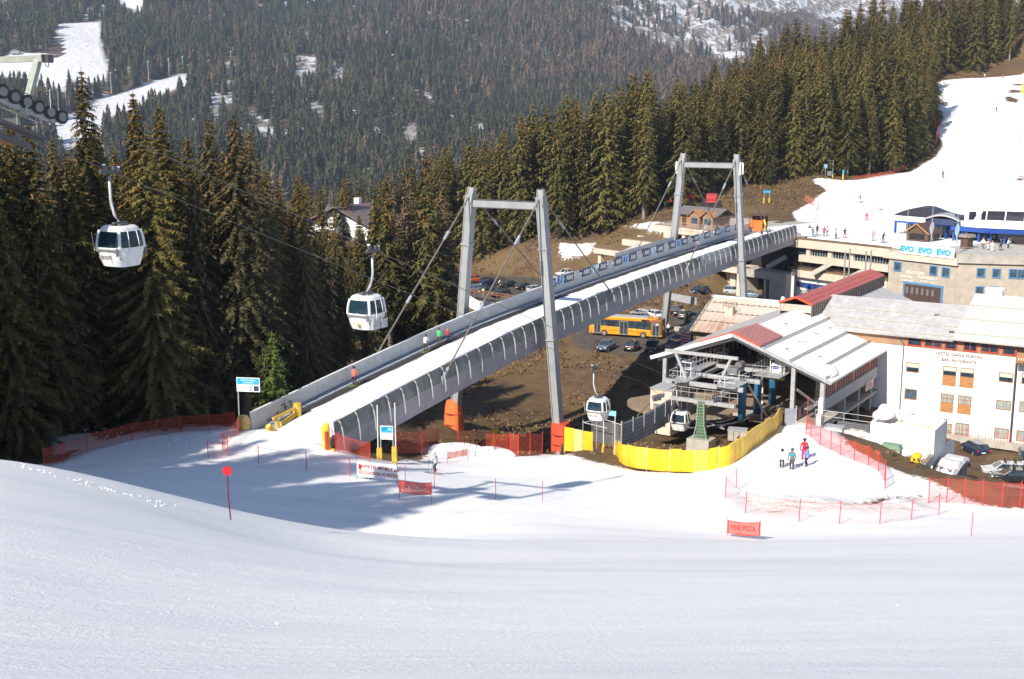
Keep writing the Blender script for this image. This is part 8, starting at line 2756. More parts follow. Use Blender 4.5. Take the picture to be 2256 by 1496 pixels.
net('wide pale orange net round the dirty snow bank below the mound', [(1622, 1075), (1598, 1097), (1642, 1132), (1760, 1150), (1849, 1155), (1938, 1156), (2007, 1147), (2068, 1135)], 1.45, sheer_mat('sparse_orange_net', (.80, .34, .26), .13))
net('orange net along the right side of the mound', [(1775, 958), (1786, 965), (1806, 983), (1830, 993), (1852, 1005), (1882, 1017), (1913, 1028), (1935, 1040), (1948, 1062), (1950, 1078)], 1.7, REDN, r=.035)
net('tall bright orange net folded at the head of the mound', [(1777, 948), (1779, 935), (1789, 928)], 3.2, REDN_D)
net('red net between snow and hotel car park', [(2046, 1108), (2085, 1108), (2124, 1110), (2164, 1114), (2207, 1118), (2246, 1118), (2256, 1120)], 1.9, REDN_D if False else sheer_mat('mid_orange_net', (.70, .12, .08), .22), r=.035)
g = G(2140, 1180, 50); tag(snowpole(g, 1.5).obj('slalom_pole', REDPOLE), 'single thin red pole at the lower right of the slope', 'pole')
for i, (px, Y, z0_, hgt_) in enumerate(((1770, 112, None, 1.0),)):
 pass
# small red crowd-control mesh under the bridge
net('low red mesh strip behind the skier in grey', [(985, 1020), (1030, 1012)], 1.0, PINKB, r=.02, base=.35)
# black posts leaning between snow heaps
bp = thing('leaning_stakes', 'row of dark stakes leaning in the snow heap between the foot pads', 'stakes', tuple(G(1040, 1000, 60)))
for k in range(8):
 a = G(990 + k * 14, 1010 - k * .5, 60)
 mb = MB(); mb.tube(a, a + Vector((.25, .1, 1.5)), .025, n=5); obw(mb, 'stake', M('dark_red_stake', (.10, .02, .02), .6), bp)
# snow heaps between the pads
for i, (px, py, sx, sy, sz, lab) in enumerate(((1000, 1000, 3.2, 2.0, 1.3, 'snow heap beside the left orange foot pad'), (1075, 1003, 2.4, 1.6, 1.1, 'snow heap behind the leaning stakes'), (1250, 1012, 2.4, 1.4, .5, 'low snow lobe right of the red foot pad'))):
 g = G(px, py, 60)
 mb = MB(); rings = []
 for j in range(7):
  ph = j / 6 * PI / 2
  rings.append([(g.x + math.cos(a) * math.cos(ph) * sx * (1 + .15 * math.sin(3 * a + i)), g.y + math.sin(a) * math.cos(ph) * sy * (1 + .1 * math.sin(2 * a)), g.z - .3 + math.sin(ph) * sz) for a in [2 * PI * k / 24 for k in range(24)]])
 mb.loops(rings)
 o = mb.obj('snow_heap', SNOWM, smooth_=True); tag(o, lab, 'snow')
# ---- yellow padded fence round the station forecourt
fn = [G(a, c, 60) for a, c in ((1352, 1008), (1366, 1022), (1400, 1030), (1450, 1036), (1500, 1038), (1560, 1038), (1606, 1028), (1640, 1005), (1680, 975), (1712, 948), (1732, 928))]
yf = thing('padded_fence', 'long curved fence of bright yellow padded panels before the gondola station', 'fence', tuple(fn[0]))
segs = []
acc = []
for a, c in zip(fn[:-1], fn[1:]):
 n = max(1, int(round((c - a).length / 1.25)))
 for k in range(n):
  acc.append(a + (c - a) * k / n)
acc.append(fn[-1])
for i, (a, c) in enumerate(zip(acc[:-1], acc[1:])):
 z0_ = min(H(a.x, a.y), H(c.x, c.y))
 hgt_ = (1.95 if i > 1 else 2.9 - .4 * i) * RND.uniform(.97, 1.03)
 hgt2 = hgt_ if i > 1 else hgt_ - .4
 d = (c - a); d.z = 0; L = d.length; d.normalize()
 nrm = Vector((d.y, -d.x, 0))
 mb = MB()
 rings = []
 m_ = 6
 for k in range(m_ + 1):
  t_ = (k / m_) * (L - .03) + .015
  bul = .10 * math.sin(PI * k / m_) + .02 * RND.uniform(-1, 1)
  zb_ = H(a.x + d.x * t_, a.y + d.y * t_) - .05
  p = a + d * t_
  zz = hgt_ + (hgt2 - hgt_) * k / m_
  rings.append([tuple(Vector((p.x, p.y, zb_)) + nrm * bul * .6), tuple(Vector((p.x, p.y, zb_ + zz * .5)) + nrm * (bul + .04)), tuple(Vector((p.x, p.y, zb_ + zz)) + nrm * bul * .5 + Vector((0, 0, .03 * math.sin(5 * k)))),
                      tuple(Vector((p.x, p.y, zb_ + zz)) - nrm * .08), tuple(Vector((p.x, p.y, zb_)) - nrm * .08)])
 mb.loops(rings)
 obw(mb, 'pad', YEL if (i * 7) % 5 else M('pale_yellow_pvc', (.80, .56, .06), .5, .1, 1, bmp=.25), yf)
 if i % 2 == 0:
  mb = MB(); mb.tube((a.x, a.y, z0_ - .3), (a.x, a.y, z0_ + hgt_ + .12), .04, n=6); obw(mb, 'post', GALV, yf)
# three loose yellow panels on the left
g = G(1245, 985, 60)
o = thing('padded_screen', 'three upright yellow padded panels left of the small grey gate', 'panel', tuple(g), 0)
zb_ = P(1272, 985, 113).z
for i, (xa, xb_) in enumerate(((1243, 1264), (1264, 1283), (1284, 1306))):
 a = P(xa, 980, 113 - i * .3); c = P(xb_, 984, 112.8 - i * .3)
 mb = MB(); mb.slab((a.x, a.y, zb_ - .4), (c.x, c.y, zb_ - .4), (c.x, c.y, zb_ + 1.95 - .12 * i), (a.x, a.y, zb_ + 2.05 - .12 * i), -.12)
 obw(mb, 'pad', (YEL, M('cream_yellow_pvc', (.82, .60, .22), .5), YEL)[i], o, bev=.03)
 mb = MB(); mb.tube((a.x, a.y, zb_ - .6), (a.x, a.y, zb_ + .1), .04, n=5); mb.tube((c.x, c.y, zb_ - .6), (c.x, c.y, zb_ + .1), .04, n=5); obw(mb, 'foot', GALV, o)
# grey gate with blue plate
g = P(1318, 975, 116)
o = thing('barrier_gate', 'small dark grey barrier with pale rails behind the yellow panels', 'gate', (g.x, g.y, H(g.x, g.y)), RZ_S)
zg = P(1318, 978, 116).z - H(g.x, g.y)
mb = MB(); mb.b(-1.6, 1.7, 1.4, 1.46, zg - .3, zg + 2.0); mb.obj('panel', M('dark_slate_panel', (.10, .105, .11), .6), o)
mb = MB()
for x in (-1.8, -.2, 1.0, 1.9):
 mb.tube((x, 0 if x < 1 else 1.3, zg - .5), (x, 0 if x < 1 else 1.3, zg + 2.3), .04, n=6)
mb.tube((-1.8, 0, zg + 2.0), (1.0, 0, zg + 1.8), .035, n=6); mb.tube((-.2, 1.3, zg + 2.3), (1.9, 1.3, zg + 2.0), .035, n=6); mb.tube((-1.8, 0, zg + 2.0), (-.2, 1.3, zg + 2.3), .035, n=6)
mb.obj('rails', GALV, o)
# light blue plate sign on two posts with yellow pads
g = P(1342, 990, 111)
o = thing('lift_sign', 'pale blue plate on two thin posts with yellow pads below the third gondola', 'sign', (g.x, g.y, H(g.x, g.y)), RZ_S)
zq = P(1342, 912, 111).z - H(g.x, g.y)
mb = MB(); mb.b(-.75, .7, -.03, .03, zq - .15, zq + .35); mb.obj('plate', M('pale_blue_plate', (.25, .55, .80), .4), o)
for x in (-.65, .6):
 mb = MB(); mb.tube((x, 0, -.3), (x, 0, zq), .04, n=6); mb.obj('post', WHITE, o)
mb = MB(); mb.path([(-.65, 0, -.2), (-.7, 0, .8), (-.6, 0, 1.5)], .13, 8); mb.obj('pad', YEL_D, o)
# grey corrugated fence
cf = [P(1369, 975, 116), P(1418, 955, 120), P(1465, 925, 124), P(1500, 905, 127), P(1528, 888, 130)]
o = thing('corrugated_fence', 'blue-grey corrugated sheet fence with posts behind the yellow fence', 'fence', tuple(cf[0]))
CGM = M('corrugated_grey', (.235, .26, .30), .5, .12, 1.0)
for a, c in zip(cf[:-1], cf[1:]):
 n = 2
 for k in range(n):
  p0 = a + (c - a) * k / n; p1 = a + (c - a) * (k + 1) / n
  mb = MB(); m_ = 5
  rings = []
  z0_ = min(p0.z, p1.z) - .5
  for j in range(13):
   t_ = j / 12
   zt0 = p0.z + 2.05; zt1 = p1.z + 2.05
   off = .03 * (1 if j % 2 else -1)
   d = (p1 - p0); d.z = 0; nr = Vector((d.y, -d.x, 0)).normalized() * off
   rings.append([tuple(Vector((p0.x, p0.y, z0_ + (zt0 - z0_) * t_)) + nr), tuple(Vector((p1.x, p1.y, z0_ + (zt1 - z0_) * t_)) + nr)])
  mb.loops(rings, cap=False, closed=False)
  obw(mb, 'sheet', CGM, o)
  mb = MB(); mb.tube((p0.x, p0.y - .08, p0.z - .8), (p0.x, p0.y - .08, p0.z + 2.3), .06, n=6); obw(mb, 'post', GALV, o)
# second short corrugated piece right of the station gap
a = P(1728, 935, 118)
o = thing('corrugated_fence', 'short blue-grey corrugated sheet between yellow fence and station post', 'fence', (a.x, a.y, a.z - .3), RZ_S + .5)
mb = MB(); mb.b(0, 1.1, -.05, .05, -.3, 2.0); mb.obj('sheet', CGM, o)
mb = MB(); mb.tube((1.15, 0, -.3), (1.15, 0, 2.3), .07, n=6); mb.obj('post', GALV, o)
# timber handrail running down the ravine
o = thing('timber_handrail', 'rough timber handrail climbing from the ravine to the small cream block', 'railing', tuple(P(1420, 920, 124)))
mb = MB(); pts = [P(1405, 915, 122), P(1432, 888, 127), P(1445, 872, 130), P(1460, 880, 126)]
for a, c in zip(pts[:-1], pts[1:]):
 mb.tube(a, c, .07, n=5)
for a in pts:
 mb.tube(a, a - Vector((0, 0, 1.6)), .07, n=5)
obw(mb, 'rail', M('old_timber', (.22, .17, .12), .8), o)
o = thing('timber_fence', 'dark timber fence along the lower edge of the bus parking', 'fence', tuple(P(1310, 790, 165)))
pts = [P(1302, 745, 176), P(1308, 760, 172), P(1306, 785, 167)]
mb = MB()
for a, c in zip(pts[:-1], pts[1:]):
 for dz in (.5, 1.0):
  mb.tube(a + Vector((0, 0, dz)), c + Vector((0, 0, dz)), .06, n=5)
for a in pts:
 mb.tube(a - Vector((0, 0, .5)), a + Vector((0, 0, 1.3)), .07, n=5)
obw(mb, 'rail', M('dark_timber', (.09, .065, .05), .8), o)
pts = [P(1430, 790, 160), P(1465, 786, 160), P(1500, 782, 160)]
o = thing('timber_fence', 'pale timber fence beside the black car above the station roof', 'fence', tuple(pts[0]))
mb = MB()
for dz in (.1, .8, 1.4):
 mb.tube(pts[0] + Vector((0, 0, dz)), pts[2] + Vector((0, 0, dz)), .08, n=5)
for a in pts:
 mb.tube(a - Vector((0, 0, .8)), a + Vector((0, 0, 1.6)), .08, n=5)
obw(mb, 'rail', MATS['old_timber'], o)
# red striped board by the cars
q = Pz(1508, 772, ZB)
o = thing('striped_board', 'small board with red and white stripes in a frame beside the grey car', 'sign', (q.x, q.y - 1, ZB), RZ_S)
mb = MB(); mb.b(-.75, .75, -.05, .05, .8, 2.9); mb.obj('board', WHITE, o)
for k in range(5):
 mb = MB(); mb.b(-.7, .7, -.07, -.05, .9 + k * .4, 1.1 + k * .4); mb.obj('stripe', REDP, o)
mb = MB()
for x in (-1.3, -.8, .8):
 mb.tube((x, 0, -.3), (x, 0, 2.9 if x > -1 else 1.6), .05, n=5)
mb.tube((-1.3, 0, 1.6), (-.8, 0, 1.6), .05, n=5); mb.obj('frame', REDP, o)
# ---- yellow foam pieces at the bridge start
def blob(mb, c, sx, sy, sz, seed=0, n=14):
 rings = []
 for j in range(9):
  ph = -PI / 2 + PI * j / 8
  q = []
  for k in range(n):
   a = 2 * PI * k / n
   e = 1 + .10 * math.sin(2 * a + seed) + .07 * math.sin(3 * ph + seed)
   ca, sa = math.cos(a), math.sin(a)
   m_ = (abs(ca) ** 3.5 + abs(sa) ** 3.5) ** (-1 / 3.5)
   q.append((c[0] + ca * m_ * sx * max(.02, math.cos(ph) ** .5) * e, c[1] + sa * m_ * sy * max(.02, math.cos(ph) ** .5) * e, c[2] + math.sin(ph) * sz))
  rings.append(q)
 mb.loops(rings)
a = BP(-37.6, -4.3, .3)
o = thing('foam_block', 'worn pale yellow foam block at the lower end of the far barrier', 'padding', tuple(a), RZ_B)
mb = MB(); blob(mb, (0, 0, .45), .5, .5, .85, 1); mb.obj('block', M('faded_yellow_foam', (.62, .42, .14), .8, .2, 2, bmp=.4), o)
o = thing('yellow_barrier', 'folded yellow padded barrier lying in the snow by the carpet entry', 'barrier', tuple(BP(-34.5, -2.6, .2)), math.atan2(V.y, V.x))
for nm, a_, c_, r_ in (('post_pad', (2.0, 0, -.2), (2.0, 0, 1.25), .33), ('rail_pad', (1.9, 0, .9), (-1.6, -.3, .7), .13), ('rail_pad', (1.9, .1, .3), (-.4, -.2, -.1), .2), ('leg_pad', (-1.2, -.3, .6), (-1.0, -.4, -.8), .16), ('leg_pad', (-2.5, -.5, .3), (-1.7, -.5, -.5), .24)):
 mb = MB(); mb.path([a_, ((a_[0] + c_[0]) / 2, (a_[1] + c_[1]) / 2 + .03, (a_[2] + c_[2]) / 2 - .04), c_], [r_, r_ * 1.1, r_], 8); mb.obj(nm, YEL_D, o)
a = BP(-37.0, 4.1, .1)
o = thing('padded_post', 'tall yellow padded post with a red strip at the lower end of the near barrier', 'padding', tuple(a), RZ_B)
mb = MB(); rings = []
for z, r, dx in ((-1.2, .45, 0), (-.8, .38, 0), (0, .34, -.02), (.8, .36, -.06), (1.2, .40, -.1), (1.6, .28, .0), (1.75, .1, .03)):
 rings.append([(dx + math.cos(q) * r, math.sin(q) * r * .8, z) for q in [2 * PI * k / 12 for k in range(12)]])
mb.loops(rings); mb.obj('pad', M('deep_yellow_foam', (.78, .50, .03), .6, .12, 2, bmp=.4), o)
mb = MB(); mb.prism([(.12, -.36), (.34, -.30), (.34, -.2), (.14, -.2)], -.9, 1.1, 'z'); mb.obj('red_strip', REDP, o)
mb = MB(); blob(mb, (.55, .1, -.85), .3, .25, .45, 3); blob(mb, (-.45, 0, -.95), .25, .25, .3, 5); mb.obj('foam_scrap', YEL_D, o)
# ---- signs
g = P(527, 925, 99.0)
zg_ = H(g.x, g.y)
o = thing('info_sign', 'blue and white lift information board on one grey post at the bridge start', 'sign', (g.x, g.y, zg_), -.15)
zt2_ = P(551, 831, 99).z - zg_; zb2_ = P(551, 862, 99).z - zg_
mb = MB(); mb.tube((-.0, .05, -.3), (-.0, .05, zt2_ - .05), .06, n=8); mb.obj('post', GALV, o)
mb = MB(); mb.b(-.08, 2.0, -.04, .0, zb2_, zt2_); mb.obj('board', INKW, o)
mb = MB(); mb.b(-.02, 1.94, -.06, -.04, zb2_ + (zt2_ - zb2_) * .52, zt2_ - .06); bb = mb.obj('blue_field', SKYB, o)
text_mesh('lettering', 'TAPPETO MOBILE', .17, INKW, o, (.96, -.07, zt2_ - .24), (PI / 2, 0, 0), .004, sx=1.0)
text_mesh('lettering', 'per SEGGIOVIA', .14, INKW, o, (.96, -.07, zt2_ - .45), (PI / 2, 0, 0), .004)
mb = MB(); mb.b(1.45, 1.9, -.06, -.04, zb2_ + .08, zb2_ + .52); mb.obj('lift_symbol', NAVY, o)
mb = MB(); mb.path([(1.02, -.05, zb2_ + .14), (1.2, -.05, zb2_ + .14), (1.25, -.05, zb2_ + .3), (1.1, -.05, zb2_ + .4), (1.25, -.05, zb2_ + .46)], .035, 5); mb.obj('chair_symbol', BLACK, o)
# blue-white board between two pairs of poles
g = G(858, 1015, 60)
zt3 = P(856, 938, g.y).z; zb3 = P(856, 968, g.y).z
o = thing('lift_board', 'blue and white board hung between tall poles with yellow pads near the skier in grey', 'sign', tuple(g), -.1)
for i, (dx, top_, pad) in enumerate(((-.95, P(836, 893, g.y).z, 1.1), (-.72, zt3, 1.1), (.34, zt3, 1.25), (.55, P(870, 887, g.y).z, 1.25))):
 mb = MB(); mb.tube((dx, 0, -.4), (dx, 0, top_ - g.z), .045, n=7); mb.obj('pole', WHITE if i in (0, 3) else GALV, o)
 mb = MB(); mb.path([(dx, -.02, -.3), (dx, -.02, pad * .5), (dx, -.02, pad)], [.13, .14, .12], 8); mb.obj('pad', YEL_D, o)
mb = MB(); mb.b(-.70, .32, -.05, -.01, zb3 - g.z, zt3 - g.z); mb.obj('board', INKW, o)
mb = MB(); mb.b(-.66, .28, -.07, -.05, zb3 - g.z + (zt3 - zb3) * .5, zt3 - g.z - .05); mb.obj('blue_field', SKYB, o)
text_mesh('lettering', 'LIFT', .25, NAVY, o, (-.36, -.08, zt3 - g.z - .28), (PI / 2, 0, 0), .004)
text_mesh('number', '22', .26, INKW, o, (.1, -.08, zt3 - g.z - .28), (PI / 2, 0, 0), .004)
# white banner
ga = G(787, 1052, 60); gb_ = G(875, 1066, 60)
o = thing('lettered_banner', 'white banner reading TAPPETO MOBILE per SEGGIOVIA FORTINI in dark red', 'banner', tuple(ga), math.atan2(gb_.y - ga.y, gb_.x - ga.x))
L = math.hypot(gb_.x - ga.x, gb_.y - ga.y)
zA = P(787, 1048, ga.y).z - ga.z; hb = P(787, 1015, ga.y).z - P(787, 1048, ga.y).z
dz_ = gb_.z - ga.z + .12
sh_ = [[(x, -.03, zA + dz_ * x / L), (x, -.03, zA + hb + dz_ * x / L), (x, 0, zA + hb + dz_ * x / L), (x, 0, zA + dz_ * x / L)] for x in (0, L * .5, L)]
mb = MB(); mb.loops(sh_); mb.obj('cloth', INKW, o)
rot_ = (PI / 2, -math.atan2(dz_, L), 0)
text_mesh('lettering', 'TAPPETO MOBILE per', .36, INKR, o, (L * .55, -.045, zA + hb * .68 + dz_ * .55), rot_, .006, sx=.93)
text_mesh('lettering', 'SEGGIOVIA FORTINI', .36, INKR, o, (L * .54, -.045, zA + hb * .27 + dz_ * .54), rot_, .006, sx=.93)
mb = MB(); mb.add([(.08, -.05, zA + hb * .6), (.25, -.05, zA + hb * .85), (.25, -.05, zA + hb * .35), (.36, -.05, zA + hb * .6)], [(0, 2, 3, 1)]); mb.obj('arrow', INKR, o)
for x in (0, L * .33, L):
 mb = snowpole((x, .03, dz_ * x / L), zA + hb + .12, r=.028); mb.obj('pole', M('dark_pole', (.06, .03, .04), .5), o)
# two red mesh banners with faint words, one low further back
for (xa, ya, xb_, yb_, yt, yb2, words, lab) in ((880, 1100, 951, 1108, 1058, 1083, 'SLOW  RALLENTARE', 'red mesh banner reading SLOW RALLENTARE below the white lettered banner'),
            (1602, 1178, 1674, 1186, 1146, 1173, 'FINE PISTA', 'orange-red mesh banner reading FINE PISTA alone on the lower slope')):
 ga = G(xa, ya, 50); gb_ = G(xb_, yb_, 50)
 L = math.hypot(gb_.x - ga.x, gb_.y - ga.y)
 o = thing('mesh_banner', lab, 'banner', tuple(ga), math.atan2(gb_.y - ga.y, gb_.x - ga.x), 'red mesh banners on the slope')
 z0_ = P(xa, yb2, ga.y).z - ga.z; z1_ = P(xa, yt, ga.y).z - ga.z
 dz_ = P(xb_, yb2 + 6, gb_.y).z - ga.z - z0_
 f_ = lambda x: dz_ * x / L - .10 * math.sin(PI * x / L)
 xs_ = [L * k / 8 for k in range(9)]
 mb = MB(); mb.loops([[(x, 0, z0_ + f_(x)), (x, 0, z1_ + f_(x))] for x in xs_], cap=False, closed=False); mb.obj('mesh', PINKB, o)
 mb = MB()
 mb.path([(x, -.01, z1_ + f_(x)) for x in xs_], .03, 5); mb.path([(x, -.01, z0_ + f_(x)) for x in xs_], .025, 5); mb.tube((.06, -.01, z0_), (.06, -.01, z1_), .05, n=5); mb.tube((L - .06, -.01, z0_ + dz_), (L - .06, -.01, z1_ + dz_), .04, n=5)
 mb.obj('hem', M('bright_red_hem', (.72, .07, .04), .6), o)
 text_mesh('lettering', words, (z1_ - z0_) * (.42 if len(words) > 10 else .62), M('dull_red_letters', (.42, .05, .05), .6), o, (L * .5, -.03, (z0_ + z1_) / 2 + dz_ * .5 - .06), (PI / 2, -math.atan2(dz_, L), 0), .004, sx=.82 if len(words) > 10 else 1.0)
 for x, z in ((0, 0), (L, gb_.z - ga.z)):
  mb = snowpole((x, 0, z), z1_ + .18 - z * .0, r=.018); mb.obj('pole', REDPOLE, o)
# red disc marker on a dark pole
g = G(509, 1146, 30)
o = thing('marker_pole', 'leaning piste marker pole with a red disc on the near slope', 'marker', tuple(g))
tp = P(501, 1037, g.y)
dv = tp - g
mb = MB(); mb.path([(0, 0, -.2), tuple(dv * .5 + Vector((-.03, 0, 0))), tuple(dv)], .024, 7); mb.obj('pole', M('maroon_pole', (.13, .012, .03), .5), o)
mb = MB(); mb.lathe([(.005, -.02), (.155, -.02), (.155, .02), (.005, .02)], (dv.x, dv.y - .03, dv.z), 24, 'y'); mb.obj('disc', M('marker_red', (.55, .012, .012), .5, .05), o)
# wrapped snow gun and posts
g = P(1087, 985, 117)
o = thing('wrapped_hydrant', 'dark yellow padded flag-shaped hydrant cover under the bridge', 'hydrant', (g.x, g.y, H(g.x, g.y)))
zt_h = P(1087, 945, 117).z - H(g.x, g.y)
mb = MB(); mb.prism([(-.25, zt_h - 2.0), (.15, zt_h - 2.0), (.4, zt_h - .7), (.55, zt_h - .65), (.55, zt_h), (-.2, zt_h + .1)], -.15, .15, 'y'); mb.obj('cover', M('ochre_cover', (.55, .33, .02), .6, .15, 2), o)
mb = MB(); mb.tube((0, 0, -.5), (0, 0, zt_h - 1.5), .05, n=6); mb.obj('post', STEEL_D, o)
g = P(2014, 1045, 101)
o = thing('snow_gun_cover', 'bright yellow hooded snow gun cover on the brown bank below the white box', 'snow gun', (g.x, g.y, H(g.x, g.y)), .2)
zh = P(2014, 1040, 101).z - H(g.x, g.y)
mb = MB(); rings = []
for z, r, dy in ((zh, .28, 0), (zh + .4, .38, 0), (zh + 1.0, .42, .02), (zh + 1.5, .45, -.05), (zh + 1.75, .3, -.05)):
 rings.append([(math.cos(q) * r * 1.1 + (.12 if z > zh + 1.2 else 0), dy + math.sin(q) * r * .8, z) for q in [2 * PI * k / 12 for k in range(12)]])
mb.loops(rings); mb.obj('hood', YEL, o, smooth_=True)
mb = MB(); mb.tube((0, 0, -.4), (0, 0, zh + .1), .12, n=8); mb.obj('stand', CONC, o)
# dead stems near it
o = thing('dry_bush', 'leafless dry bush stems on the grey beam beside the yellow hood', 'bush', tuple(P(2040, 1020, 106)))
for k in range(9):
 a = P(2030 + k * 2.2, 1024 - k, 106)
 mb = MB(); mb.path([a, a + Vector((.1, 0, .8)), a + Vector((-.15 + RND.uniform(-.3, .3), 0, 1.4 + RND.random() * .6))], [.03, .02, .01], 4); obw(mb, 'stem', BARK, o)
# green roofed box
g = G(1963, 1000, 60)
o = thing('meter_box', 'low concrete box with a green pitched lid against the white wall', 'box', (P(1963, 1000, 108).x, 108, P(1963, 1000, 108).z), RZ_S)
mb = MB(); mb.b(-.9, .9, -.4, .4, -.8, .55); mb.obj('box', CONC, o)
mb = MB(); mb.prism([(-1.0, .55), (1.0, .55), (.78, .98), (-.78, .98)], -.5, .5, 'y'); mb.obj('lid', M('sage_green_lid', (.22, .32, .22), .6), o)
# globe lamp
g = P(1065, 690, 222)
o = thing('street_lamp', 'thin lamp post with a yellowish globe by the left car park', 'lamp', (g.x, g.y, g.z))
mb = MB(); zl = P(1065, 642, 222).z - g.z; mb.tube((0, 0, -1), (0, 0, zl), .06, n=6); mb.obj('post', GALV, o)
mb = MB(); mb.lathe([(.02, -.3), (.22, -.22), (.3, 0), (.22, .22), (.02, .3)], (0, 0, zl + .25), 14); mb.obj('globe', M('yellow_globe', (.72, .62, .25), .4), o)
# flagpoles: four thick ones by the lantern roof, three thin ones on the terrace
for i, (px, pyb, pyt, Y) in enumerate(((1858, 640, 553, 178), (1868, 638, 548, 181), (1903, 655, 553, 172), (1914, 650, 552, 175))):
 b_ = P(px, pyb, Y); t_ = P(px + 7, pyt, Y)
 o = thing('flagpole', 'bare grey pole, %s of four rising behind the red lantern roof' % ORD[i], 'flagpole', (b_.x, b_.y, -33.9), 0, 'bare poles behind the red lantern roof')
 mb = MB(); mb.path([(0, 0, 0), (0, 0, t_.z + 33.9)], [.16, .11], 8); mb.obj('pole', M('weathered_pole', (.26, .24, .22), .6), o)
for i, (px, pyt) in enumerate(((1996, 452), (2050, 452), (2106, 455))):
 p0 = plane_hit(px, 545, CO + cbn * .6, cbn)
 t_ = P(px, pyt, p0.y)
 o = thing('flagpole', 'thin flagpole, %s of three above the blue lettered banner' % ORD[i], 'flagpole', (p0.x, p0.y, ZD - .3), 0, 'thin flagpoles on the terrace')
 mb = MB(); mb.path([(0, 0, 0), (0, 0, t_.z - ZD + .3)], [.07, .04], 6); mb.obj('pole', GALV, o)
 if i:
  mb = MB(); rings = [[(-.05 - .25 * math.sin(k * .6), .05 * k % .2, 5.6 - k * .42), (.25 + .12 * math.sin(k), 0, 5.5 - k * .42)] for k in range(8)]
  mb.loops(rings, cap=False, closed=False); mb.obj('flag', (LIGHTB, M('grey_flag', (.35, .38, .42), .7))[i % 2], o)
# tall banner column with italian colours at its foot
p0 = P(1745, 668, 196)
o = thing('vertical_flag', 'tall narrow black and white vertical banner beside the blue shop fascia', 'banner', (p0.x, p0.y, -33.7), RZ_C)
zt4 = P(1743, 600, 196).z + 33.7
mb = MB(); mb.tube((-.4, 0, 0), (-.4, 0, zt4), .04, n=6); mb.obj('pole', GALV, o)
mb = MB(); mb.b(-.38, .3, -.02, .02, zt4 * .32, zt4); mb.obj('cloth', M('charcoal_cloth', (.12, .12, .13), .7), o)
mb = MB(); mb.b(-.3, .2, -.04, -.02, zt4 * .4, zt4 * .92); mb.obj('print', WHITE, o)
for k, mt in enumerate((M('flag_green', (.03, .3, .12), .7), INKW, REDP)):
 mb = MB(); mb.b(-.5, .5, -.06, -.03, zt4 * (.08 + .07 * (2 - k)), zt4 * (.15 + .07 * (2 - k))); mb.obj('stripe', mt, o)
# steps and small railings near the bus
o = thing('steps_railing', 'grey railings round the small steps beside the parked cars', 'railing', (P(1555, 668, 186).x, 186, -33.8))
railing(o, [P(1536, 668, 185), P(1560, 660, 187), P(1620, 668, 184)], 1.1, GALV, 1.5, (.5,), world=True)
o = thing('bin_railing', 'pale posts and low wall beside the bus front', 'railing', tuple(P(1430, 705, 185)))
railing(o, [P(1420, 706, 188), P(1434, 708, 187)], 2.2, GALV, 1.2, (.5,), world=True)
wl = thing('kerb_wall', 'low pale concrete kerb winding beside the person in white', 'kerb', tuple(P(1480, 740, 178)))
mb = MB(); pts = [P(1474, 745, 176), P(1492, 738, 178), P(1508, 728, 181), P(1490, 722, 183)]
for a, c in zip(pts[:-1], pts[1:]):
 mb.beam(a + Vector((0, 0, -.1)), c + Vector((0, 0, -.1)), .9, .6)
obw(mb, 'kerb', M('pale_kerb', (.48, .42, .34), .8), wl)
for (a, c, lab) in ((P(1470, 648, 200), P(1535, 660, 192), 'low blue-grey concrete kerb wall below the parked silver off-roader'), (P(1207, 608, 262), P(1270, 622, 250), 'low grey concrete kerb wall below the white pickup')):
 o = thing('kerb_wall', lab, 'kerb', tuple(a))
 mb = MB(); mb.beam(a - Vector((0, 0, .3)), c - Vector((0, 0, .3)), .3, 1.2); obw(mb, 'kerb', M('grey_kerb', (.38, .38, .38), .8), o)
# upper run furniture
for (px, pyb, pyt, Y, lab, cat, nm) in ((1688, 451, 421, 262, 'small blue lift sign on two yellow padded posts on the brown bank', 'sign', 'lift_sign'), ):
 g = P(px, pyb, Y)
 o = thing(nm, lab, cat, (g.x, g.y, H(g.x, g.y)))
 zz = P(px, pyt, Y).z - H(g.x, g.y)
 for x in (-.55, .65):
  mb = MB(); mb.tube((x, 0, -.3), (x, 0, zz), .05, n=5); mb.obj('post', GALV, o)
  mb = MB(); mb.tube((x, -.02, 0), (x, -.02, zz * .5), .17, n=7); mb.obj('pad', YEL_D, o)
 mb = MB(); mb.b(-.75, .85, -.05, .0, zz - .35, zz + .1); mb.obj('board', SKYB, o)
for (px, py, hgt_, lab) in ((1818, 392, 3.2, 'pale measuring mast at the forest corner of the upper run'), (1834, 393, 4.6, 'thin grey post with a yellow pad at the forest corner')):
 g = G(px, py, 215)
 o = thing('mast', lab, 'mast', tuple(g))
 mb = MB(); mb.tube((0, 0, -.2), (0, 0, hgt_), .06, n=6); mb.obj('post', GALV, o)
 if hgt_ < 4:
  mb = MB(); mb.box(0, 0, 2.9, .8, .3, 1.0, .4); mb.box(.3, 0, 3.4, .7, .1, .15, .6); mb.obj('instrument', LIGHTB, o)
 else:
  mb = MB(); mb.tube((0, -.05, 0), (0, -.05, .9), .2, n=7); mb.obj('pad', YEL_D, o)
  mb = MB(); mb.b(-1.4, -.3, -.05, .05, .7, 1.8); mb.obj('panel', GREY, o)
g = G(1857, 398, 215)
o = thing('padded_post', 'blue-topped yellow padded post at the lower forest corner', 'post', tuple(g))
mb = MB(); mb.tube((0, 0, -.2), (0, 0, 2.6), .18, n=8); mb.obj('pad', YEL_D, o); mb = MB(); mb.tube((0, -.04, 1.7), (0, -.04, 2.7), .2, n=8); mb.obj('blue_wrap', SKYB, o)
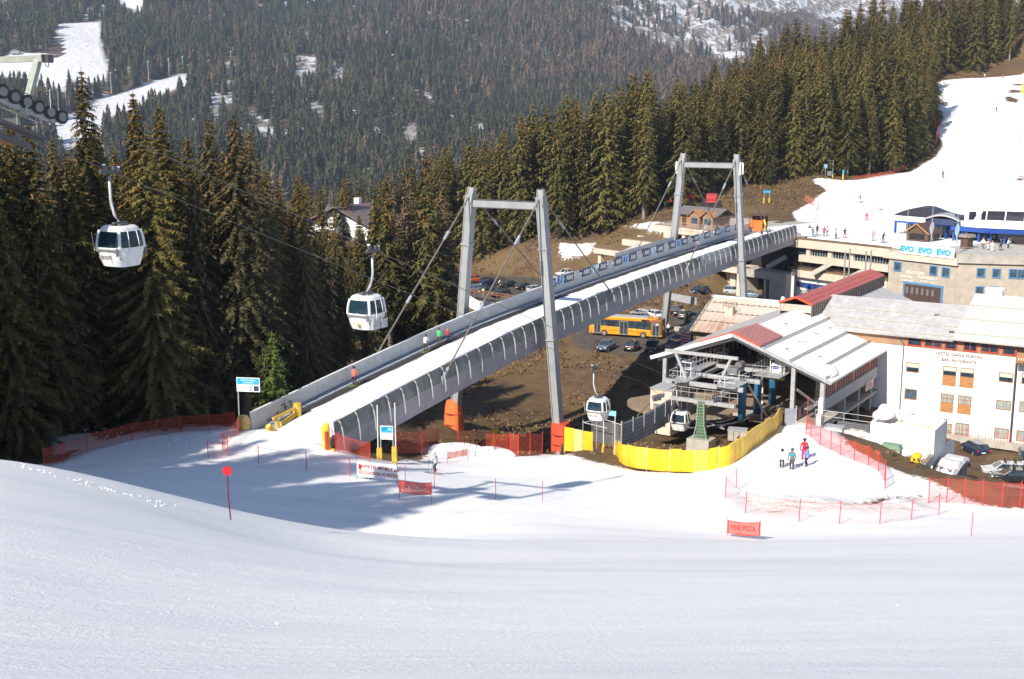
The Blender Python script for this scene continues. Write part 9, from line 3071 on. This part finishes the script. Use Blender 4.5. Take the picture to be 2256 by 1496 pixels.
net('low dark red net along the forest foot beside the upper run', [(1882, 398), (1910, 394), (1938, 390), (1965, 386), (1995, 372)], 1.1, REDN_D, y0=215, r=.05)
net('tall red net at the upper forest corner', [(2070, 173), (2052, 172), (2048, 190), (2046, 210)], 4.2, REDN_D, y0=215, r=.07)
net('tall red net bending round the trees beside the upper run', [(2052, 262), (2060, 282), (2068, 300), (2062, 318)], 3.6, REDN, y0=215, r=.07)
net('pink net running down beside the terrace end of the upper run', [(1773, 447), (1788, 455), (1803, 466), (1798, 482), (1794, 492)], 1.9, sheer_mat('faint_pink_net', (.9, .30, .25), .28), y0=215, r=.04)
net('faint pink net along the queue area above the terrace', [(1830, 490), (1870, 486), (1905, 491), (1950, 492)], 1.5, sheer_mat('faint_pink_net', (.9, .3, .25), .28), y0=215, r=.03)
g = G(2250, 310, 215)
o = thing('leaning_lance', 'leaning dark snow lance at the right edge of the upper run', 'snow gun', tuple(g))
mb = MB(); mb.tube((0, 0, -.2), (-1.8, .4, 3.6), .07, n=6); mb.obj('tube', STEEL_D, o)
g = G(2256, 207, 215)
o = thing('yellow_hydrant', 'yellow hydrant cover at the right edge of the upper run', 'hydrant', tuple(g))
mb = MB(); blob(mb, (0, 0, 1.7), .6, .6, 2.3, 2); mb.obj('cover', YEL, o)
# white board on the left end of the terrace
p0 = plane_hit(1778, 508, CO + cbn * 2.2, cbn)
o = thing('white_board', 'plain white board on the left end of the snowy terrace', 'board', (p0.x, p0.y, zt_), RZ_C)
mb = MB(); mb.b(-1.2, 1.6, -.06, .06, .1, 1.5); mb.obj('panel', INKW, o); mb = MB(); mb.b(-1.1, -1.0, -.05, .05, -.2, .1); mb.b(1.3, 1.4, -.05, .05, -.2, .1); mb.obj('foot', GALV, o)
# white blue cloth flag near the bridge end
q = BP(88.5, 3.0, .1)
o = thing('feather_flag', 'small blue and white cloth flag at the upper bridge end', 'flag', tuple(q))
mb = MB(); mb.tube((0, 0, 0), (0, 0, 1.6), .03, n=5); mb.obj('pole', GALV, o)
mb = MB(); mb.loops([[(0, 0, .3), (.1, 0, 1.6)], [(.6, .1, .2), (.6, .1, 1.5)], [(1.1, 0, .4), (.9, 0, 1.2)]], cap=False, closed=False); mb.obj('cloth', WHITE, o)
mb = MB(); mb.loops([[(0, -.03, .3), (.1, -.03, .7)], [(.6, .07, .2), (.6, .07, .9)]], cap=False, closed=False); mb.obj('blue_print', SKYB, o)
# ================================================================ far slope: lances, huts
gl = 'snow lances and lamp masts along the far run'
for i, (px, pyb, pyt) in enumerate(((246, 207, 160), (285, 194, 149), (328, 182, 135), (373, 172, 130), (403, 162, 125), (414, 158, 143), (509, 140, 113), (147, 245, 198), (151, 50, 30))):
 g = mpoint(px, pyb)
 t_ = P(px, pyt, g.y)
 o = thing('snow_lance', 'thin pale mast, %s from the left along the far run' % ordinal(i + 1) if i < 7 else ('thin pale mast behind the rope wheels of the upper left pylon' if i == 7 else 'small T-shaped lift mast at the top of the far white clearing'), 'mast', tuple(g), 0, gl)
 hgt_ = t_.z - g.z
 mb = MB(); mb.tube((0, 0, -1), (0, 0, hgt_), .55, .38, 6); mb.obj('mast', M('pale_blue_grey_mast', (.40, .46, .52), .6), o)
 mb = MB(); mb.box(.3, 0, hgt_, 2.6 if i < 8 else 8, .7, 1.0); mb.obj('head', MATS['pale_blue_grey_mast'], o)
 if i in (0, 1, 2, 3, 6):
  mb = MB(); mb.lathe([(.1, 0), (1.0, .2), (1.0, 3.4), (.1, 3.8)], (0, 0, 0), 8); mb.obj('foot_pad', ORG, o)
for i, (px, py, w_, h_, lab, wm) in enumerate(((457, 129, 6, 5, 'tiny pale hut, leftmost on the far ridge line', BEIGE), (487, 131, 4, 4, 'tiny ochre hut just right of the leftmost far hut', M('ochre_wall', (.5, .33, .12), .8)),
                                               (563, 130, 8, 6, 'small yellowish house in the middle of the far ridge line', M('yellow_wall', (.62, .45, .20), .8)), (596, 132, 5, 5, 'tiny cream house right of the yellowish far house', BEIGE),
                                               (665, 133, 9, 5, 'low cream house with snow before it on the far ridge line', BEIGE), (418, 138, 6, 3, 'tiny orange-walled hut above the far run', M('orange_plaster', (.72, .4, .12))),
                                               (40, 118, 16, 6, 'low grey lift building on the far snowfield at the left edge', M('far_grey_wall', (.3, .3, .32), .8)))):
 g = mpoint(px, py)
 sc_ = g.y / 1500.0 * .62
 o = hut('far_house', lab, (g.x, g.y - 10, P(px, py, g.y - 10).z), .2, w_ * sc_, w_ * .8 * sc_, h_ * sc_, 1.6 * sc_, wm, ROOF_D, WOOD_D, cat='house', ov=.8)
# ================================================================ dry grass tufts and snow crumbs
rg_ = np.random.default_rng(14)
n = 60000
x = rg_.uniform(-70, 130, n); y = rg_.uniform(98, 330, n)
ix = np.clip(np.searchsorted(gx, x), 0, len(gx) - 1); iy = np.clip(np.searchsorted(gy, y), 0, len(gy) - 1)
ok = (S[iy, ix] < -0.7) & (RD[iy, ix] < -0.8) & (vnoise(x, y, 9, 77) > -.22)
x = x[ok]; y = y[ok]
# keep clear of the buildings
loc_ = (x - CO.x) * FC.x + (y - CO.y) * FC.y; dep_ = (x - CO.x) * .8 + (y - CO.y) * .6
ls = (x - S0.x) * US.x + (y - S0.y) * US.y; ds = (x - S0.x) * VS.x + (y - S0.y) * VS.y
ok = ~((dep_ > -4) & (dep_ < 34) & (loc_ > LX - 2)) & ~((np.abs(ls) < 13) & (ds > -6)) & ~((ls > 5) & (ds > -18))
x = x[ok][:26000]; y = y[ok][:26000]
z = height(x, y)
zi = GZ[np.clip(np.searchsorted(gy, y), 0, len(gy) - 1), np.clip(np.searchsorted(gx, x), 0, len(gx) - 1)]
z = np.maximum(z, zi) - .05
T_ = []
for k in range(4):
 a = rg_.random(len(x)) * 6.28; h_ = rg_.uniform(.15, .4, len(x)); r_ = rg_.uniform(.06, .2, len(x)); b_ = rg_.random(len(x)) * 6.28
 p0 = np.stack([x + np.cos(a) * r_, y + np.sin(a) * r_, z], -1); p1 = np.stack([x - np.cos(a) * r_, y - np.sin(a) * r_, z], -1)
 p2_ = np.stack([x + np.cos(b_) * .3, y + np.sin(b_) * .3, z + h_], -1)
 T_.append(np.stack([p0, p1, p2_], 1).reshape(-1, 3))
co_ = np.concatenate(T_)
GR = foliage_mat('dry_grass', (0.10, 0.065, 0.032), (0.34, 0.24, 0.12), (.3, .2, .1))
gm = leaf_mesh('dry_grass', co_, rg_.random(len(co_) // 3), np.zeros(len(co_) // 3), GR)
so = bpy.data.objects.new('dry_grass', gm); COL.objects.link(so)
so['kind'] = 'stuff'; so['label'] = 'dry brown grass on the thawed ground'; so['category'] = 'grass'
# crumbs of snow on the near slope, thicker along its crest
pts_ = []
for k in range(60):
 yy_ = 8 + 46 * rg_.random() ** .8
 pts_.append((rg_.uniform(-.44, .44) * yy_, yy_, rg_.uniform(.004, .013)))
for k in range(70):
 t_ = rg_.random()
 q = G(30 + 350 * t_ + rg_.normal() * 6, 1019 + 94 * t_ + 3 + abs(rg_.normal()) * 5, 30)
 pts_.append((q.x, q.y, rg_.uniform(.012, .045)))
for k in range(120):
 q = G(rg_.uniform(180, 520), rg_.uniform(940, 985), 70)
 pts_.append((q.x, q.y, rg_.uniform(.03, .14)))
for q, r_ in ((G(610, 1369, 10), .025), (G(1978, 1332, 10), .035)):
 pts_.append((q.x, q.y, r_))
mb = MB()
for X_, Y_, r_ in pts_:
 zz_ = H(X_, Y_) + float(vnoise(np.array([X_]), np.array([Y_]), 16, 3)[0]) * .22 * (Y_ > 12) + r_ * .3
 vs = [(X_ + r_ * d[0] * rg_.uniform(.7, 1.3), Y_ + r_ * d[1] * rg_.uniform(.7, 1.3), zz_ + r_ * d[2] * rg_.uniform(.6, 1)) for d in ((1, 0, 0), (0, 1, 0), (-1, 0, 0), (0, -1, 0), (0, 0, 1), (0, 0, -1))]
 mb.add(vs, [(0, 1, 4), (1, 2, 4), (2, 3, 4), (3, 0, 4), (1, 0, 5), (2, 1, 5), (3, 2, 5), (0, 3, 5)])
o = mb.obj('snow_crumbs', SNOWM); o['kind'] = 'stuff'; o['label'] = 'crumbs of snow on the near slope'; o['category'] = 'snow'
# ================================================================ air
hz = MB()
hz.b(-3200, 3400, -120, 5700, -200, 1400)
m = bpy.data.materials.new('haze_air'); m.use_nodes = True
nt = m.node_tree
nt.nodes.remove(nt.nodes['Principled BSDF'])
pv = nt.nodes.new('ShaderNodeVolumePrincipled')
pv.inputs['Color'].default_value = (0.62, 0.75, 1.0, 1)
pv.inputs['Density'].default_value = 0.000085
pv.inputs['Anisotropy'].default_value = 0.0
nt.links.new(pv.outputs[0], nt.nodes['Material Output'].inputs['Volume'])
ho = hz.obj('haze', m)
ho['kind'] = 'stuff'; ho['label'] = 'thin blue mountain air'; ho['category'] = 'haze'
